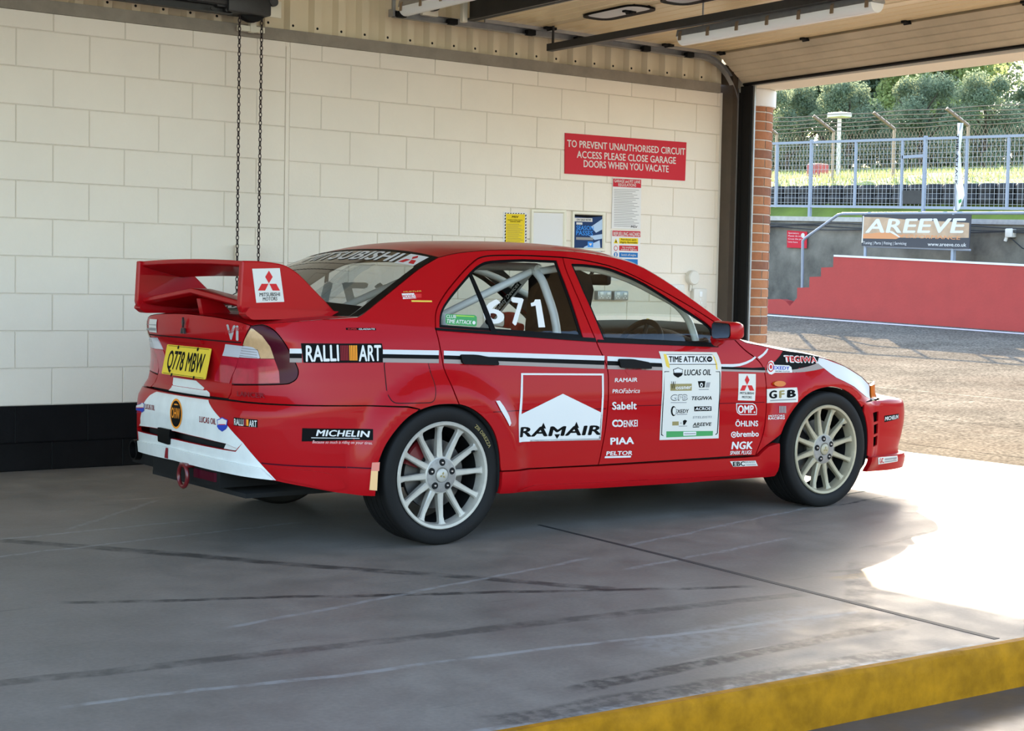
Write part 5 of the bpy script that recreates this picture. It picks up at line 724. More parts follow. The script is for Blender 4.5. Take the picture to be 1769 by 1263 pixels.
def plate(x0, x1, z0, z1, name, label, cat, m='galv', sw=2, grp=None):
    mb = MB(); b0 = W3(x0, z0, .055); mb.bbox((x0, -.055, z0), (x1, -.004, z1), .008); mb.V = [W3(v[0], v[2], -v[1]) for v in map(Vector, mb.V)]
    o = mb.build(name, m, None); tag(o, label, cat, grp)
    for i in range(sw):
        xa = x0 + (x1 - x0) * (i + .5) / sw
        mb = MB(); mb.bbox((xa - .016, -.060, z0 + (z1 - z0) * .55), (xa + .016, -.05, z0 + (z1 - z0) * .85), .003); mb.V = [W3(v[0], v[2], -v[1]) for v in map(Vector, mb.V)]; mb.build('switch', 'lamp_white', o)
        mb = MB()
        for dx, dz in ((-.014, .18), (.014, .18), (0, .36)): mb.box((xa + dx - .004, -.0565, z0 + (z1 - z0) * dz), (xa + dx + .004, -.05, z0 + (z1 - z0) * (dz + .12)))
        mb.V = [W3(v[0], v[2], -v[1]) for v in map(Vector, mb.V)]; mb.build('pin_holes', 'lamp_white', o, smooth=0)
    return o
zs0, zs1 = k[6][1], k[4][1]
plate(k[4][0], k[5][0], zs0, zs1, 'socket', 'grey double socket nearest the steering wheel of three', 'socket', grp='grey sockets seen through the car')
plate(k[2][0], k[3][0], zs0, zs1, 'socket', 'grey double socket in the middle of three on wall', 'socket', grp='grey sockets seen through the car')
plate(k[2][0] - .20, k[1][0] - .01, zs0, zs1, 'socket', 'grey double socket half hidden by the red pillar', 'socket', grp='grey sockets seen through the car')
k = DEC['w_switch']; xs_, zs_ = k[1][0] - .04, k[0][1] + .0
mb = MB(); mb.lathe([(0, .055), (.05, .055), (.058, .045), (.058, 0)], (0, 0, 0), 'y', 28); mb.V = [W3(xs_ + v[0], zs_ - .06 + v[2], .004 + v[1]) for v in mb.V]
o = mb.build('round_alarm', 'cream_plastic'); tag(o, 'round cream wall unit with conduit beside the door post', 'alarm')
mb = MB(); mb.tube([W3(xs_ - .01, zs_ - .1, .02), W3(xs_ - .012, k[4][1] - .02, .02)], .010, 10); mb.build('conduit', 'cream_plastic', o)
plate(xs_ - .30, xs_ - .10, k[4][1] - .085, k[4][1] + .03, 'switch_plate', 'white switch plate left of the round wall unit', 'switch', 'cream_plastic', 1)
plate(xs_ + .0, xs_ + .14, k[4][1] - .15, k[4][1] + .0, 'switch_plate', 'white switch plate under the round wall unit', 'switch', 'cream_plastic', 1)
mb = MB(); mb.bbox((.66, 2.53, .98 + 1.29 - .98), (.82, 2.592, 1.405), .008); tag(mb.build('wall_box', 'block_white'), 'white painted box on the wall behind the hanging chain', 'box')
# ------------------------------------------------------------------ pit lane outside
mat('barrier_red', (.40, .036, .028), .6, var=.08, vscale=3, bump=.15, bscale=20)
mat('wall_concrete', (.165, .152, .122), .9, var=.75, vscale=1.1, bump=.3, bscale=14)
mat('line_white', (.75, .74, .72), .6)
mat('grass', (.16, .22, .03), .9, var=.35, vscale=1.3, bump=.8, bscale=9)
mat('bark', (.07, .05, .035), .9)
mat('tyre_black', (.016, .016, .017), .6)
mat('banner_dark', (.035, .036, .045), .5); mat('banner_tan', (.46, .31, .19), .5, var=.3, vscale=3); mat('banner_orange', (.62, .26, .10), .5)
mat('hazy_red', (.45, .07, .06), .6)
def leaf_mat(name, c1, c2, tr):
    m = bpy.data.materials.new(name); m.use_nodes = True; nt = m.node_tree; L = nt.links; nt.nodes.clear()
    o = nt.nodes.new('ShaderNodeOutputMaterial'); d = nt.nodes.new('ShaderNodeBsdfDiffuse'); t = nt.nodes.new('ShaderNodeBsdfTranslucent'); x = nt.nodes.new('ShaderNodeMixShader'); x.inputs[0].default_value = tr
    g = nt.nodes.new('ShaderNodeNewGeometry'); mx = nt.nodes.new('ShaderNodeMix'); mx.data_type = 'RGBA'; mx.inputs[6].default_value = (*c1, 1); mx.inputs[7].default_value = (*c2, 1)
    L.new(g.outputs['Random Per Island'], mx.inputs['Factor']); L.new(mx.outputs[2], d.inputs[0]); L.new(mx.outputs[2], t.inputs[0]); L.new(d.outputs[0], x.inputs[1]); L.new(t.outputs[0], x.inputs[2]); L.new(x.outputs[0], o.inputs[0]); MATS[name] = m
leaf_mat('leaf_dark_hazed', (.15, .20, .13), (.34, .40, .26), .5); leaf_mat('leaf_light', (.26, .33, .12), (.48, .52, .22), .5)  # leaf colours lightened and greyed to stand in for haze
def gz(x, y):
    k = min(1, max(0, (x - 5.3) / 13.1)); k = k * k * (1.25 - .25 * k) if k < 1 else 1
    zz = .575 + (y - 9.2) * .0275
    return zz * k if x < 18.4 else zz
mb = MB(); X_ = [5.3 + 13.3 * i / 26 for i in range(27)]; Y_ = [-30 + 75 * i / 60 for i in range(61)]
mb.loft([[(x, y, max(-.155 if y < -6 else gz(x, y), gz(x, y))) for y in Y_] for x in X_])
struct(mb.build('floor_outside', 'asphalt', smooth=60))
mb = MB(); mb.loft([[(x, y, gz(x, y) + .006) for y in np.linspace(-4, 26, 31)] for x in (17.95, 18.12)]); struct(mb.build('trim_7', 'line_white', smooth=60))
# red painted wall with stepped end
st = [(13.463, 1.838), (13.463, 1.64), (13.76, 1.63), (13.76, 1.46), (14.05, 1.45), (14.05, 1.25), (14.36, 1.24), (14.36, 1.045), (14.54, .885), (14.66, .98), (14.82, 1.014), (15.6, .99), (22, 1.05)]
P_ = [(22, .6), (-6, -.2), (-6, 1.02)] + st[0:0] + [(-6, 1.02), (9.269, 1.66)] + st
mb = MB(); mb.prism(P_[:1] + P_[1:2] + P_[3:], lambda p: (18.4, p[0], p[1]), lambda p: (18.62, p[0], p[1]), 0)
mb.prism([(-6, 1.02), (13.44, 1.836), (13.44, 1.87), (-6, 1.055)], lambda p: (18.38, p[0], p[1]), lambda p: (18.66, p[0], p[1]), 1)
w = mb.build('pit_wall', ['barrier_red', 'line_white'], smooth=0); tag(w, 'low red painted pit wall with stepped left end across the lane', 'wall')
mb = MB(); mb.prism([(13.4, 1.6), (-6, .85), (-6, -.2), (13.4, .5)], lambda p: (18.62, p[0], p[1]), lambda p: (19.6, p[0], p[1]))
for i in range(5): mb.box((18.64, 13.4 + .3 * i, .4), (19.6, 13.72 + .3 * i, 1.62 - .195 * i))
struct(mb.build('floor_walkway', 'wall_concrete', smooth=0))
zc = lambda y: 2.43 + (y - 10.7) * .035
mb = MB(); mb.prism([(-8, -.3), (26, .3), (26, zc(26)), (-8, zc(-8))], lambda p: (19.6, p[0], p[1]), lambda p: (21.2, p[0], p[1]), 0)
mb.prism([(-8, zc(-8)), (26, zc(26)), (26, zc(26) + .09), (-8, zc(-8) + .09)], lambda p: (19.56, p[0], p[1]), lambda p: (21.2, p[0], p[1]), 1)
tag(mb.build('retaining_wall', ['wall_concrete', 'galv'], smooth=0), 'stained grey concrete wall behind the red pit wall', 'wall')
# handrail, banner, flag, sign, box
zr = lambda y: 2.60 + (y - 11) * .022
mb = MB(); mb.tube([(18.72, 14.53, 1.24), (18.72, 14.55, 2.15), (18.72, 14.50, 2.2), (18.72, 13.68, 2.63), (18.72, 13.55, 2.655), (18.72, 12.9, zr(12.9)), (18.72, 2, zr(2))], .028, 10)
for y in (12.97, 10.98, 9.0, 7.0, 5.0, 3.0): mb.tube([(18.72, y, 1.4), (18.72, y, zr(y))], .03, 10)
mb.tube([(18.72, 13.0, 2.04), (18.72, 10.6, 1.95)], .02, 8)
tag(mb.build('handrail', 'fence_grey', smooth=50), 'grey tubular handrail bending down beside the red steps', 'handrail')
bs = lambda u, v, off=0.: np.stack([18.66 - off + 0 * u, u, v], -1)
mb = MB(); q = [(13.02, 2.625), (10.56, 2.56), (10.585, 1.967), (13.01, 2.042)]; mb.prism(q, lambda p: (18.672, p[0], p[1]), lambda p: (18.66, p[0], p[1])); ban = mb.build('banner', 'banner_dark', None, smooth=0); tag(ban, 'dark and tan advertising banner tied to the handrail', 'banner')
def PB(m, l, pts): return ('p', m, l, pts)
e = [PB('banner_tan', 0, [(12.98, 2.58), (12.5, 2.56), (11.9, 2.50), (11.2, 2.46), (10.60, 2.42), (10.60, 2.16), (11.5, 2.17), (12.4, 2.19), (12.98, 2.2)]), PB('banner_orange', 1, [(12.98, 2.26), (12.5, 2.29), (12.0, 2.22), (12.2, 2.16), (12.98, 2.18)]),
     ('t', 'AREEVE', 'white_ink', 2, [(12.90, 2.29), (10.69, 2.25), (12.90, 2.535)], .03, .25), PB('white_ink', 2, [(12.42, 2.32), (12.28, 2.30), (12.10, 2.19), (12.14, 2.19)]),
     ('t', 'PERFORMANCE', 'banner_orange', 2, [(12.07, 2.183), (10.775, 2.13), (12.07, 2.245)], .02, .2), ('t', 'Tuning | Parts | Fitting | Servicing', 'white_ink', 2, [(12.975, 2.075), (11.96, 2.052), (12.975, 2.125)], 0, 0),
     ('t', 'www.areeve.co.uk', 'white_ink', 2, [(11.48, 2.028), (10.645, 2.006), (11.48, 2.092)], .01, 0), PB('cream_ink', 1, [(13.015, 2.10), (13.0, 2.60), (12.97, 2.60), (12.985, 2.10)])]
sticker('printing', e, bs, ban, .001, .3)
fl = empty('feather_flag', (18.9, 11.06, 1.7), 'tall narrow white feather flag behind the banner', 'flag')
mb = MB(); mb.tube([(18.9, 11.06, 1.65), (18.9, 11.10, 3.0), (18.9, 11.09, 3.9), (18.9, 11.03, 4.2)], [.016, .014, .01, .006], 8); mb.build('pole', 'fence_grey', fl)
rows = []
for t, y0, y1 in ((4.2, 11.09, 11.0), (3.7, 11.10, 11.0), (3.25, 11.12, 11.0), (3.05, 11.12, 10.93), (2.92, 11.115, 10.89), (2.75, 11.12, 10.95), (2.66, 11.13, 11.0)):
    rows.append([(18.9 + .03 * math.sin(t * 7 + k), y0 + (y1 - y0) * k / 4, t) for k in range(5)])
mb = MB(); mb.loft(rows); cl = mb.build('cloth', 'lamp_white', fl, smooth=80)
sticker('printing', [('t', 'TIME ATTACK', 'black_ink', 0, [(11.08, 4.0), (11.08, 3.1), (11.03, 4.0)], .02, 0)] + [PB('green_ink', 0, [(10.99, 2.83), (10.93, 2.86), (10.93, 2.80), (10.98, 2.77)])], lambda u, v, off=0.: np.stack([18.85 - off + 0 * u, u, v], -1), cl, .001, .3)
sg = MB(); sg.prism([(15.77, 2.412), (15.22, 2.373), (15.22, 2.041), (15.76, 2.06)], lambda p: (19.55, p[0], p[1]), lambda p: (19.56, p[0], p[1])); o = sg.build('red_sign', 'sign_red', None, smooth=0); tag(o, 'small dark red sign on the concrete wall behind the handrail', 'sign')
sticker('printing', [('t', s, 'white_ink', 0, [(15.73, z), (15.73 - .09 * len(s) * .32, z - .015), (15.73, z + .03)], .0, 0) for s, z in (('Spectators', 2.345), ('Please do not', 2.285), ('Cross the pit', 2.225), ('Lane here', 2.165), ('MSV', 2.105))][:4] + [('p', 'white_ink', 0, [(15.33 + .05 * math.cos(a), 2.3 + .05 * math.sin(a)) for a in np.linspace(0, 2 * PI, 16)[:-1]])], lambda u, v, off=0.: np.stack([19.55 - off + 0 * u, u, v], -1), o, .001, .3)
mb = MB(); mb.bbox((19.46, 10.30, 2.19), (19.6, 10.45, 2.35), .02); mb.tube([(19.5, 10.43, 2.2), (19.5, 10.46, 2.13)], .03, 10); tag(mb.build('cable_box', 'cream_plastic'), 'pale grey cable box on the concrete wall right of banner', 'box')
mb = MB()
for k in range(3): mb.tube([(19.5, 20 - .5 * i, zc(20 - .5 * i) - .02 - .05 * k - .05 * abs(math.sin(i * .55 + k))) for i in range(50)], .012, 6)
mb.tube([(19.5, 10.37, 2.2), (19.5, 10.1, 2.0), (19.5, 9.6, 1.9), (19.5, 9.0, 1.95)], .01, 6)
tag(mb.build('cables', 'dark_steel', smooth=60), 'black cables looping along the top of the concrete wall', 'cable')
# fence of tubular panels
zt_ = lambda y: 4.083 + (y - 10.725) * .0385; zb_ = lambda y: 2.717 + (y - 10.668) * .0377
FX = 20.3
def fence_panel(ya, yb, mids, label, gate=None):
    e = empty('mesh_fence', (FX, (ya + yb) / 2, zb_((ya + yb) / 2) - .2), label, 'fence', 'grey mesh fence panels above the concrete wall')
    mb = MB(); mb.box((FX - .03, ya - .03, zb_(ya) - .9), (FX + .03, ya + .03, zt_(ya) + .03)); mb.build('post', 'fence_grey', e, smooth=0)
    mb = MB(); f0 = lambda d: (lambda p: (FX + d, p[0], p[1]))
    mb.prism([(ya, zt_(ya) - .05), (yb, zt_(yb) - .05), (yb, zt_(yb)), (ya, zt_(ya))], f0(-.025), f0(.025)); mb.prism([(ya, zb_(ya)), (yb, zb_(yb)), (yb, zb_(yb) + .05), (ya, zb_(ya) + .05)], f0(-.025), f0(.025))
    for y in mids: mb.box((FX - .02, y - .025, zb_(y)), (FX + .02, y + .025, zt_(y)))
    if gate: mb.prism([(gate[0], gate[2]), (gate[1], gate[2]), (gate[1], gate[2] - .06), (gate[0], gate[2] - .06)], f0(-.02), f0(.02))
    mb.build('frame', 'fence_grey', e, smooth=0)
    mb = MB(); n = int(abs(yb - ya) / .10); w = .003
    for i in range(1, n):
        y = ya + (yb - ya) * i / n; mb.box((FX - .002, y - w, zb_(y)), (FX + .002, y + w, zt_(y)))
    for k in range(1, 14):
        h = k / 14; za, zb2 = zb_(ya) + (zt_(ya) - zb_(ya)) * h, zb_(yb) + (zt_(yb) - zb_(yb)) * h
        mb.prism([(ya, za - w), (yb, zb2 - w), (yb, zb2 + w), (ya, za + w)], f0(.002), f0(.006))
    mb.build('mesh_infill', 'wire_grey', e, smooth=0)
    return e
fence_panel(20.5, 15.88, [18.4, 16.83], 'grey mesh fence panel nearest the brick column')
f = fence_panel(15.86, 12.95, [14.66, 13.48], 'grey mesh fence panel with small dark plate above steps', (13.48, 12.95, 3.85))
mb = MB(); mb.prism([(13.43, 3.172), (12.99, 3.156), (12.985, 2.896), (13.42, 2.91)], lambda p: (FX - .02, p[0], p[1]), lambda p: (FX + .0, p[0], p[1])); mb.build('dark_plate', 'dark_steel', f, smooth=0)
fence_panel(12.93, 8.6, [11.96, 11.04, 10.0], 'grey mesh fence panel behind the feather flag')
fence_panel(8.58, 4.0, [7.6, 6.5, 5.3], 'grey mesh fence panel right of the feather flag')
# catch fence with cranked posts and wires
cf = empty('catch_fence', (24, 16.8, 3.3), 'tall chain link catch fence with cranked posts behind the panels', 'fence')
ys = [24.1, 22.3, 20.45, 18.62, 16.81, 14.79, 12.8, 10.8, 8.8]
for y in ys:
    zz = 4.95 + (y - 18.6) * .034
    mb = MB(); mb.tube([(24, y, zz - 1.6), (24, y, zz)], .035, 8); mb.tube([(24, y, zz - .02), (23.6, y + .28, zz + .34)], .04, 8); mb.build('post', 'clip_steel', cf)
mb = MB()
for k in range(5):
    a = k / 4; off = (-.4 * a, .28 * a, .34 * a)
    mb.tube([(24 + off[0], y + off[1], 4.95 + (y - 18.6) * .034 + off[2] + .012 * math.sin(y * 3 + k)) for y in np.linspace(24, 8.8, 40)], .010, 5)
mb.build('wires', 'clip_steel', cf)
mb = MB(); 
for i in range(150):
    y = 24 - .1 * i
    for sgn in (1, -1):
        z0 = 3.4 + (y - 18.6) * .034; y2 = y - sgn * 1.5 * .5; w = .005
        mb.add([(24.02, y - w, z0), (24.02, y + w, z0), (24.02, y2 + w, z0 + 1.5), (24.02, y2 - w, z0 + 1.5)], [(0, 1, 2, 3)])
mb.build('mesh_infill', 'clip_steel', cf, smooth=0)
# tyre wall, grass bank
tb = MB(); tb.lathe([(.10, .02), (.10, 0), (.19, 0), (.215, .03), (.215, .17), (.19, .2), (.10, .2), (.10, .18)], (0, 0, 0), 'z', 16)
ty = tb.build('tyre', 'tyre_black', smooth=40); tag(ty, 'black tyre in the low row at the foot of the grass bank', 'tyre', 'tyres along the grass bank')
for i in range(36):
    for k in range(2):
        y = 21.4 - i * .435; o = ty if i == k == 0 else ty.copy()
        if o is not ty: COL.objects.link(o)
        o.location = (22.0, y, 2.94 + (y - 12) * .03 + k * .201)
mb = MB(); rnd = random.Random(5); rows = []
for x in np.linspace(20.9, 75, 46):
    rows.append([(x, y, 2.35 + (y - 10.7) * .032 + (0 if x < 21.6 else .45 + min(1.0, (x - 21.6) / 2.2) * .55 + (x - 21.6) * .085) - (.35 if x < 21.6 else 0) + .06 * math.sin(y * 1.7 + x) + rnd.uniform(-.05, .05)) for y in np.linspace(-25, 75, 101)])
mb.loft(rows); struct(mb.build('floor_grass', 'grass', smooth=60))
mb = MB(); rnd = random.Random(11)
for i in range(16000):
    x = 22.3 + rnd.random() ** 1.7 * 16; y = rnd.uniform(6, 34); z = 2.35 + (y - 10.7) * .032 + .45 + min(1., (x - 21.6) / 2.2) * .55 + (x - 21.6) * .085 - .03; a = rnd.uniform(0, PI); h = rnd.uniform(.1, .24); w = .02
    mb.add([(x - w * math.cos(a), y - w * math.sin(a), z), (x + w * math.cos(a), y + w * math.sin(a), z), (x + rnd.uniform(-.08, .08), y + rnd.uniform(-.08, .08), z + h)], [(0, 1, 2)])
g = mb.build('grass_blades', 'leaf_light', smooth=0, fix=False); tag(g, 'long sunlit grass growing on the bank behind the fences', 'grass', kind='stuff')
rnd = random.Random(3); V = []; F = []
for i in range(14000):   # undergrowth along the top of the bank
    y = rnd.uniform(14, 48); x = 38 + rnd.gauss(0, .7); zg = 2.35 + (y - 10.7) * .032 + 1.0 + (x - 21.6) * .085; hh = 1.35 + .5 * math.sin(y * .9) + .35 * math.sin(y * 2.3 + 1); c = Vector((x, y, zg + hh * rnd.random() ** .8))
    u = Vector((rnd.gauss(0, 1), rnd.gauss(0, 1), rnd.gauss(0, 1))).normalized(); w = u.cross(Vector((rnd.gauss(0, 1), rnd.gauss(0, 1), rnd.gauss(0, 1)))).normalized(); s = .14 * rnd.uniform(.6, 1.3); k = len(V)
    V += [c - u * s, c - w * s * .55, c + u * s, c + w * s * .55]; F.append((k, k + 1, k + 2, k + 3))
tag(link('undergrowth', mkmesh('undergrowth', V, F, 'leaf_dark_hazed', smooth=0)), 'band of leafy undergrowth along the top of the grass bank', 'undergrowth', kind='stuff')
mb = MB(); mb.tube([(26.2, 20.43, 3.6), (26.2, 20.43, 5.6)], .05, 8); mb.bbox((26.0, 20.19, 5.57), (26.4, 20.68, 5.69), .03); tag(mb.build('floodlight', 'cream_plastic'), 'pale floodlight on a post beyond the catch fence', 'lamp')
mb = MB(); mb.bbox((26, 20.91, 3.5), (26.4, 21.32, 4.44), .03); tag(mb.build('red_cabinet', 'hazy_red'), 'small red cabinet standing on the bank behind the fences', 'cabinet')
# trees: limbs and leaf clouds
def crown_mesh(seed, n, R, H, size, m):
    rnd = random.Random(seed); bl = []
    for i in range(26):
        a = rnd.uniform(0, 2 * PI); q = math.sqrt(rnd.random()) * .8; h = rnd.uniform(.12, .95); k = math.sqrt(max(.05, 1 - (h - .45) ** 2 * 2.6))
        bl.append((R * q * k * math.cos(a), R * q * k * math.sin(a), H * (h - .04), rnd.uniform(.22, .40) * R))
    V = []; F = []
    for i in range(n):
        bx, by, bz, br = bl[rnd.randrange(len(bl))]; d = Vector((rnd.gauss(0, 1), rnd.gauss(0, 1), rnd.gauss(0, .8))).normalized() * br * (rnd.random() ** .35); c = Vector((bx, by, bz)) + d
        u = Vector((rnd.gauss(0, 1), rnd.gauss(0, 1), rnd.gauss(0, 1))).normalized(); w = u.cross(Vector((rnd.gauss(0, 1), rnd.gauss(0, 1), rnd.gauss(0, 1)))).normalized(); s = size * rnd.uniform(.6, 1.3); k = len(V)
        V += [c - u * s, c - w * s * .55, c + u * s, c + w * s * .55]; F.append((k, k + 1, k + 2, k + 3))
    return mkmesh('crown', V, F, m, smooth=0)
cm = [crown_mesh(1, 17000, 4.6, 10.5, .145, 'leaf_dark_hazed'), crown_mesh(2, 15000, 4.2, 9.5, .145, 'leaf_light')]
def trunk_mesh(H):
    mb = MB(); rnd = random.Random(9); mb.tube([(0, 0, -.6), (.05, .03, 1.5), (-.05, .1, 4), (.1, 0, H * .8)], [.32, .26, .2, .06], 10)
    for i in range(9):
        a = i * 2.4; z = 1.5 + i * .6; mb.tube([(0, 0, z), (1.2 * math.cos(a), 1.2 * math.sin(a), z + 1.2), (2.6 * math.cos(a), 2.6 * math.sin(a), z + 2.6)], [.12, .08, .03], 6)
    o = mb.build('trunk', 'bark'); me = o.data; bpy.data.objects.remove(o); return me
tm = trunk_mesh(10)
trees = [(45, 43.2, 1, .62, 'light green tree seen right above the brick column cap'), (46, 40.4, 0, .66, 'dark tree second from the brick column'), (44.5, 37.8, 0, .64, 'dark tree behind the pale floodlight'), (46, 35.6, 0, .68, 'dark dense tree in the middle of the tree line'),
         (45, 33.4, 0, .64, 'dark tree right of the middle of the tree line'), (44, 31.4, 1, .60, 'light green tree above the feather flag'), (46, 28.6, 0, .30, 'low dark tree under the bright sky gap'), (45, 26.4, 0, .28, 'low tree at the right edge under the sky gap'), 
         (54, 42.5, 0, .70, 'tall dark tree further back near the floodlight'), (54, 37.5, 0, .72, 'tall dark tree further back above the flag'),
         (36, 31.6, 0, .30, 'small dark bush under the middle of the tree line'), (36, 34.2, 1, .28, 'small light bush near the red cabinet'), (36, 28.8, 0, .30, 'small dark bush behind the wide mesh panel'), (36.5, 26.2, 0, .30, 'small dark bush right of the feather flag'), (36, 23.4, 0, .28, 'small dark bush at the right edge of the bank')]
for x, y, k, s, lab in trees:
    zg = 2.35 + (y - 10.7) * .032 + 1.0 + (x - 21.6) * .085
    e = empty('tree', (x, y, zg), lab, 'tree', 'trees beyond the circuit fence'); e.scale = (s, s, s); e.rotation_euler = (0, 0, x * 1.7 + y)
    for n, me in (('trunk', tm), ('crown', cm[k])):
        o = bpy.data.objects.new(n, me); COL.objects.link(o); o.parent = e
# ------------------------------------------------------------------ the car
car = empty('car', (1.25, 0, 0), 'red four door rally saloon with big rear wing and sponsor stickers', 'car')
part = lambda mb, name, m, parent=None, smooth=35: mb.build(name, m, parent or car, smooth)
arch_r = smooth_poly([(-.358, .244), (-.356, .357), (-.345, .404), (-.315, .471), (-.264, .537), (-.207, .588), (-.146, .617), (-.072, .635), (.0, .638), (.069, .632), (.134, .609), (.202, .563), (.251, .506), (.28, .434), (.294, .345), (.296, .222)], 3)
arch_f = smooth_poly([(2.100, .200), (2.104, .279), (2.125, .38), (2.174, .484), (2.25, .567), (2.338, .623), (2.438, .650), (2.54, .655), (2.636, .634), (2.727, .587), (2.800, .507), (2.840, .411), (2.853, .31), (2.856, .18)], 3)
sub = lambda P, f: [p for p in P if f(p)]
G_ = .0035
# outlines in (s, z)
b_seam = smooth_poly([(.842, 1.317), (.838, 1.24), (.864, 1.092), (.908, .915), (.949, .823), (.965, .765), (.962, .668), (.950, .501), (.928, .379), (.912, .312)], 4)
rd_top = smooth_poly([(-.010, .975), (.014, 1.052), (.077, 1.124), (.195, 1.217), (.297, 1.283), (.347, 1.304), (.412, 1.314), (.538, 1.319), (.666, 1.320), (.842, 1.317)], 4)
rd_back = smooth_poly([(.058, .634), (.028, .703), (.012, .773), (.0, .875), (-.010, .975)], 4)
fd_top = smooth_poly([(.842, 1.317), (.886, 1.314), (1.02, 1.300), (1.184, 1.266), (1.377, 1.185), (1.59, 1.082), (1.735, 1.003)], 4)
fd_front = smooth_poly([(1.800, .955), (1.902, .866), (2.001, .806), (2.041, .746), (2.049, .638), (2.048, .506), (2.031, .409), (1.984, .305)], 4)
ar_front = sub(arch_r, lambda p: p[0] > .06 and p[1] > .318)
rdoor = inset(rd_top[:-1] + b_seam + [(.30, .320)] + ar_front[::-1] + rd_back[:-1], G_)
fdoor = inset(b_seam[::-1] + fd_top[1:] + [(1.775, .975)] + fd_front + [(1.9, .309)], G_)
rg = round_poly(smooth_poly([(.012, .978), (.036, 1.047), (.101, 1.115), (.244, 1.223), (.321, 1.269), (.402, 1.290), (.594, 1.302)], 4)[:-1] + [(.594, 1.302), (.798, 1.301), (.800, 1.24), (.832, .931)], [.012] + [0] * 24 + [0, .02, .0, .006])
fg = round_poly([(.880, 1.287)] + smooth_poly([(.96, 1.287), (1.09, 1.276), (1.184, 1.251), (1.318, 1.199), (1.508, 1.092), (1.66, 1.005), (1.700, .970)], 4) + [(1.712, .887), (.956, .919), (.900, 1.154)], .01)
rail = smooth_poly([(.103, 1.298), (.25, 1.326), (.5, 1.345), (.886, 1.350), (1.117, 1.334), (1.31, 1.294), (1.473, 1.212), (1.608, 1.126), (1.734, 1.045), (1.83, .985)], 4)
cpil = smooth_poly([(-.404, 1.024), (-.365, 1.044), (-.281, 1.095), (-.159, 1.165), (-.022, 1.242), (.103, 1.298)], 4)
shoulder = smooth_poly([(-.949, .982), (-.886, .990), (-.65, 1.008), (-.404, 1.024)], 4)
lamp_out = smooth_poly([(-.949, .978), (-.884, .983), (-.827, .962), (-.779, .919), (-.74, .865), (-.711, .816), (-.701, .789), (-.707, .761), (-.731, .742), (-.775, .732), (-.95, .722), (-1.128, .713)], 4)
ar_mid = sub(arch_r, lambda p: -.152 < p[0] < .06 and p[1] > .6)
quarter = inset(cpil[:-1] + rail + [(1.79, .985), (1.735, 1.003)] + fd_top[::-1][1:] + rd_top[::-1][1:] + rd_back[::-1][1:] + ar_mid[::-1] + [(-.156, .622), (-.21, .634), (-.396, .640), (-.70, .645), (-1.104, .650), (-1.128, .713)] + lamp_out[::-1][1:] + shoulder[1:-1], G_ * .8)
bt_edge = smooth_poly([(-.955, .980), (-1.05, .996), (-1.2, 1.008), (-1.36, 1.014), (S0, 1.017)], 4)
mir = lambda P: [(2 * S0 - a, b) for a, b in P]
seam_b = [(-.955, .980), (-1.016, .897), (-1.08, .82), (-1.128, .751), (-1.112, .652)]
boot_back = inset(bt_edge + mir(bt_edge[::-1])[1:] + mir(seam_b)[1:] + seam_b[::-1][:-1], G_)
bb = [(-.362, .244), (-.42, .248), (-.521, .262), (-.654, .29), (-.798, .316), (-1.037, .334), (-1.3, .340), (S0, .343)]
ar_back = sub(arch_r, lambda p: p[0] < -.156)
bump = inset([(-.152, .621)] + ar_back[::-1] + bb[1:] + mir(bb[1:])[::-1][1:] + mir(ar_back) + mir([(-.152, .621), (-.21, .632), (-.396, .640), (-.70, .644), (-1.104, .648), (S0, .645)])[:-1] + [(S0, .645), (-1.104, .648), (-.70, .644), (-.396, .640), (-.21, .632)], G_ * .8)
slot = round_poly([(-1.00, .434), (-1.15, .437), (-1.30, .439), (S0, .441), *mir([(-1.30, .439), (-1.15, .437), (-1.00, .434), (-.985, .446), (-1.06, .462), (-1.25, .470)])[::1], (S0, .476), (-1.25, .470), (-1.06, .462), (-.985, .446)], .004)
fen_top = smooth_poly([(1.83, .950), (1.908, .905), (2.012, .887), (2.191, .858), (2.51, .814), (2.681, .767), (2.829, .707), (2.915, .655)], 4)
ff_arch = sub(arch_f, lambda p: p[1] > .53 and p[0] > 2.3) ; ff_arch_b = sub(arch_f, lambda p: p[0] < 2.3 and p[1] > .385)
fender = inset([(1.81, .955)] + fen_top + [(2.912, .57), (2.83, .565)] + sub(arch_f, lambda p: p[1] > .385 and p[0] < 2.78)[::-1] + [(2.06, .36), (1.99, .307)] + fd_front[::-1][1:], G_)
fb_top = [(2.80, .566), (2.92, .566), (3.1, .572), (3.4, .580), (3.8, .585), (S1, .585)]
fb_bot = [(2.885, .245), (2.905, .17), (3.1, .165), (3.5, .165), (S1, .165)]
mirf = lambda P: [(2 * S1 - a, b) for a, b in P]
fb_arch = sub(arch_f, lambda p: p[0] > 2.78 and .25 < p[1] < .55)
fbump = inset(fb_top + mirf(fb_top)[::-1][1:] + mirf(fb_arch) + mirf(fb_bot)[0:] + fb_bot[::-1][1:] + fb_arch[::-1], .003)
vents = [[(2.905, a), (2.985, a + .004), (2.985, a - .050), (2.908, a - .054)] for a in (.500, .432, .364)]
mouth = round_poly([(3.35, .25), (3.32, .36), (3.40, .50), (3.7, .53), (S1, .53), *mirf([(3.7, .53), (3.40, .50), (3.32, .36), (3.35, .25)]) ], .02)
head = round_poly([(2.92, .572), (2.918, .655), (3.05, .668), (3.3, .678), (3.55, .675), (3.62, .60), (3.5, .582), (3.1, .576)], .01)
sides = (False, True)
RG = inset(rg, -.002)
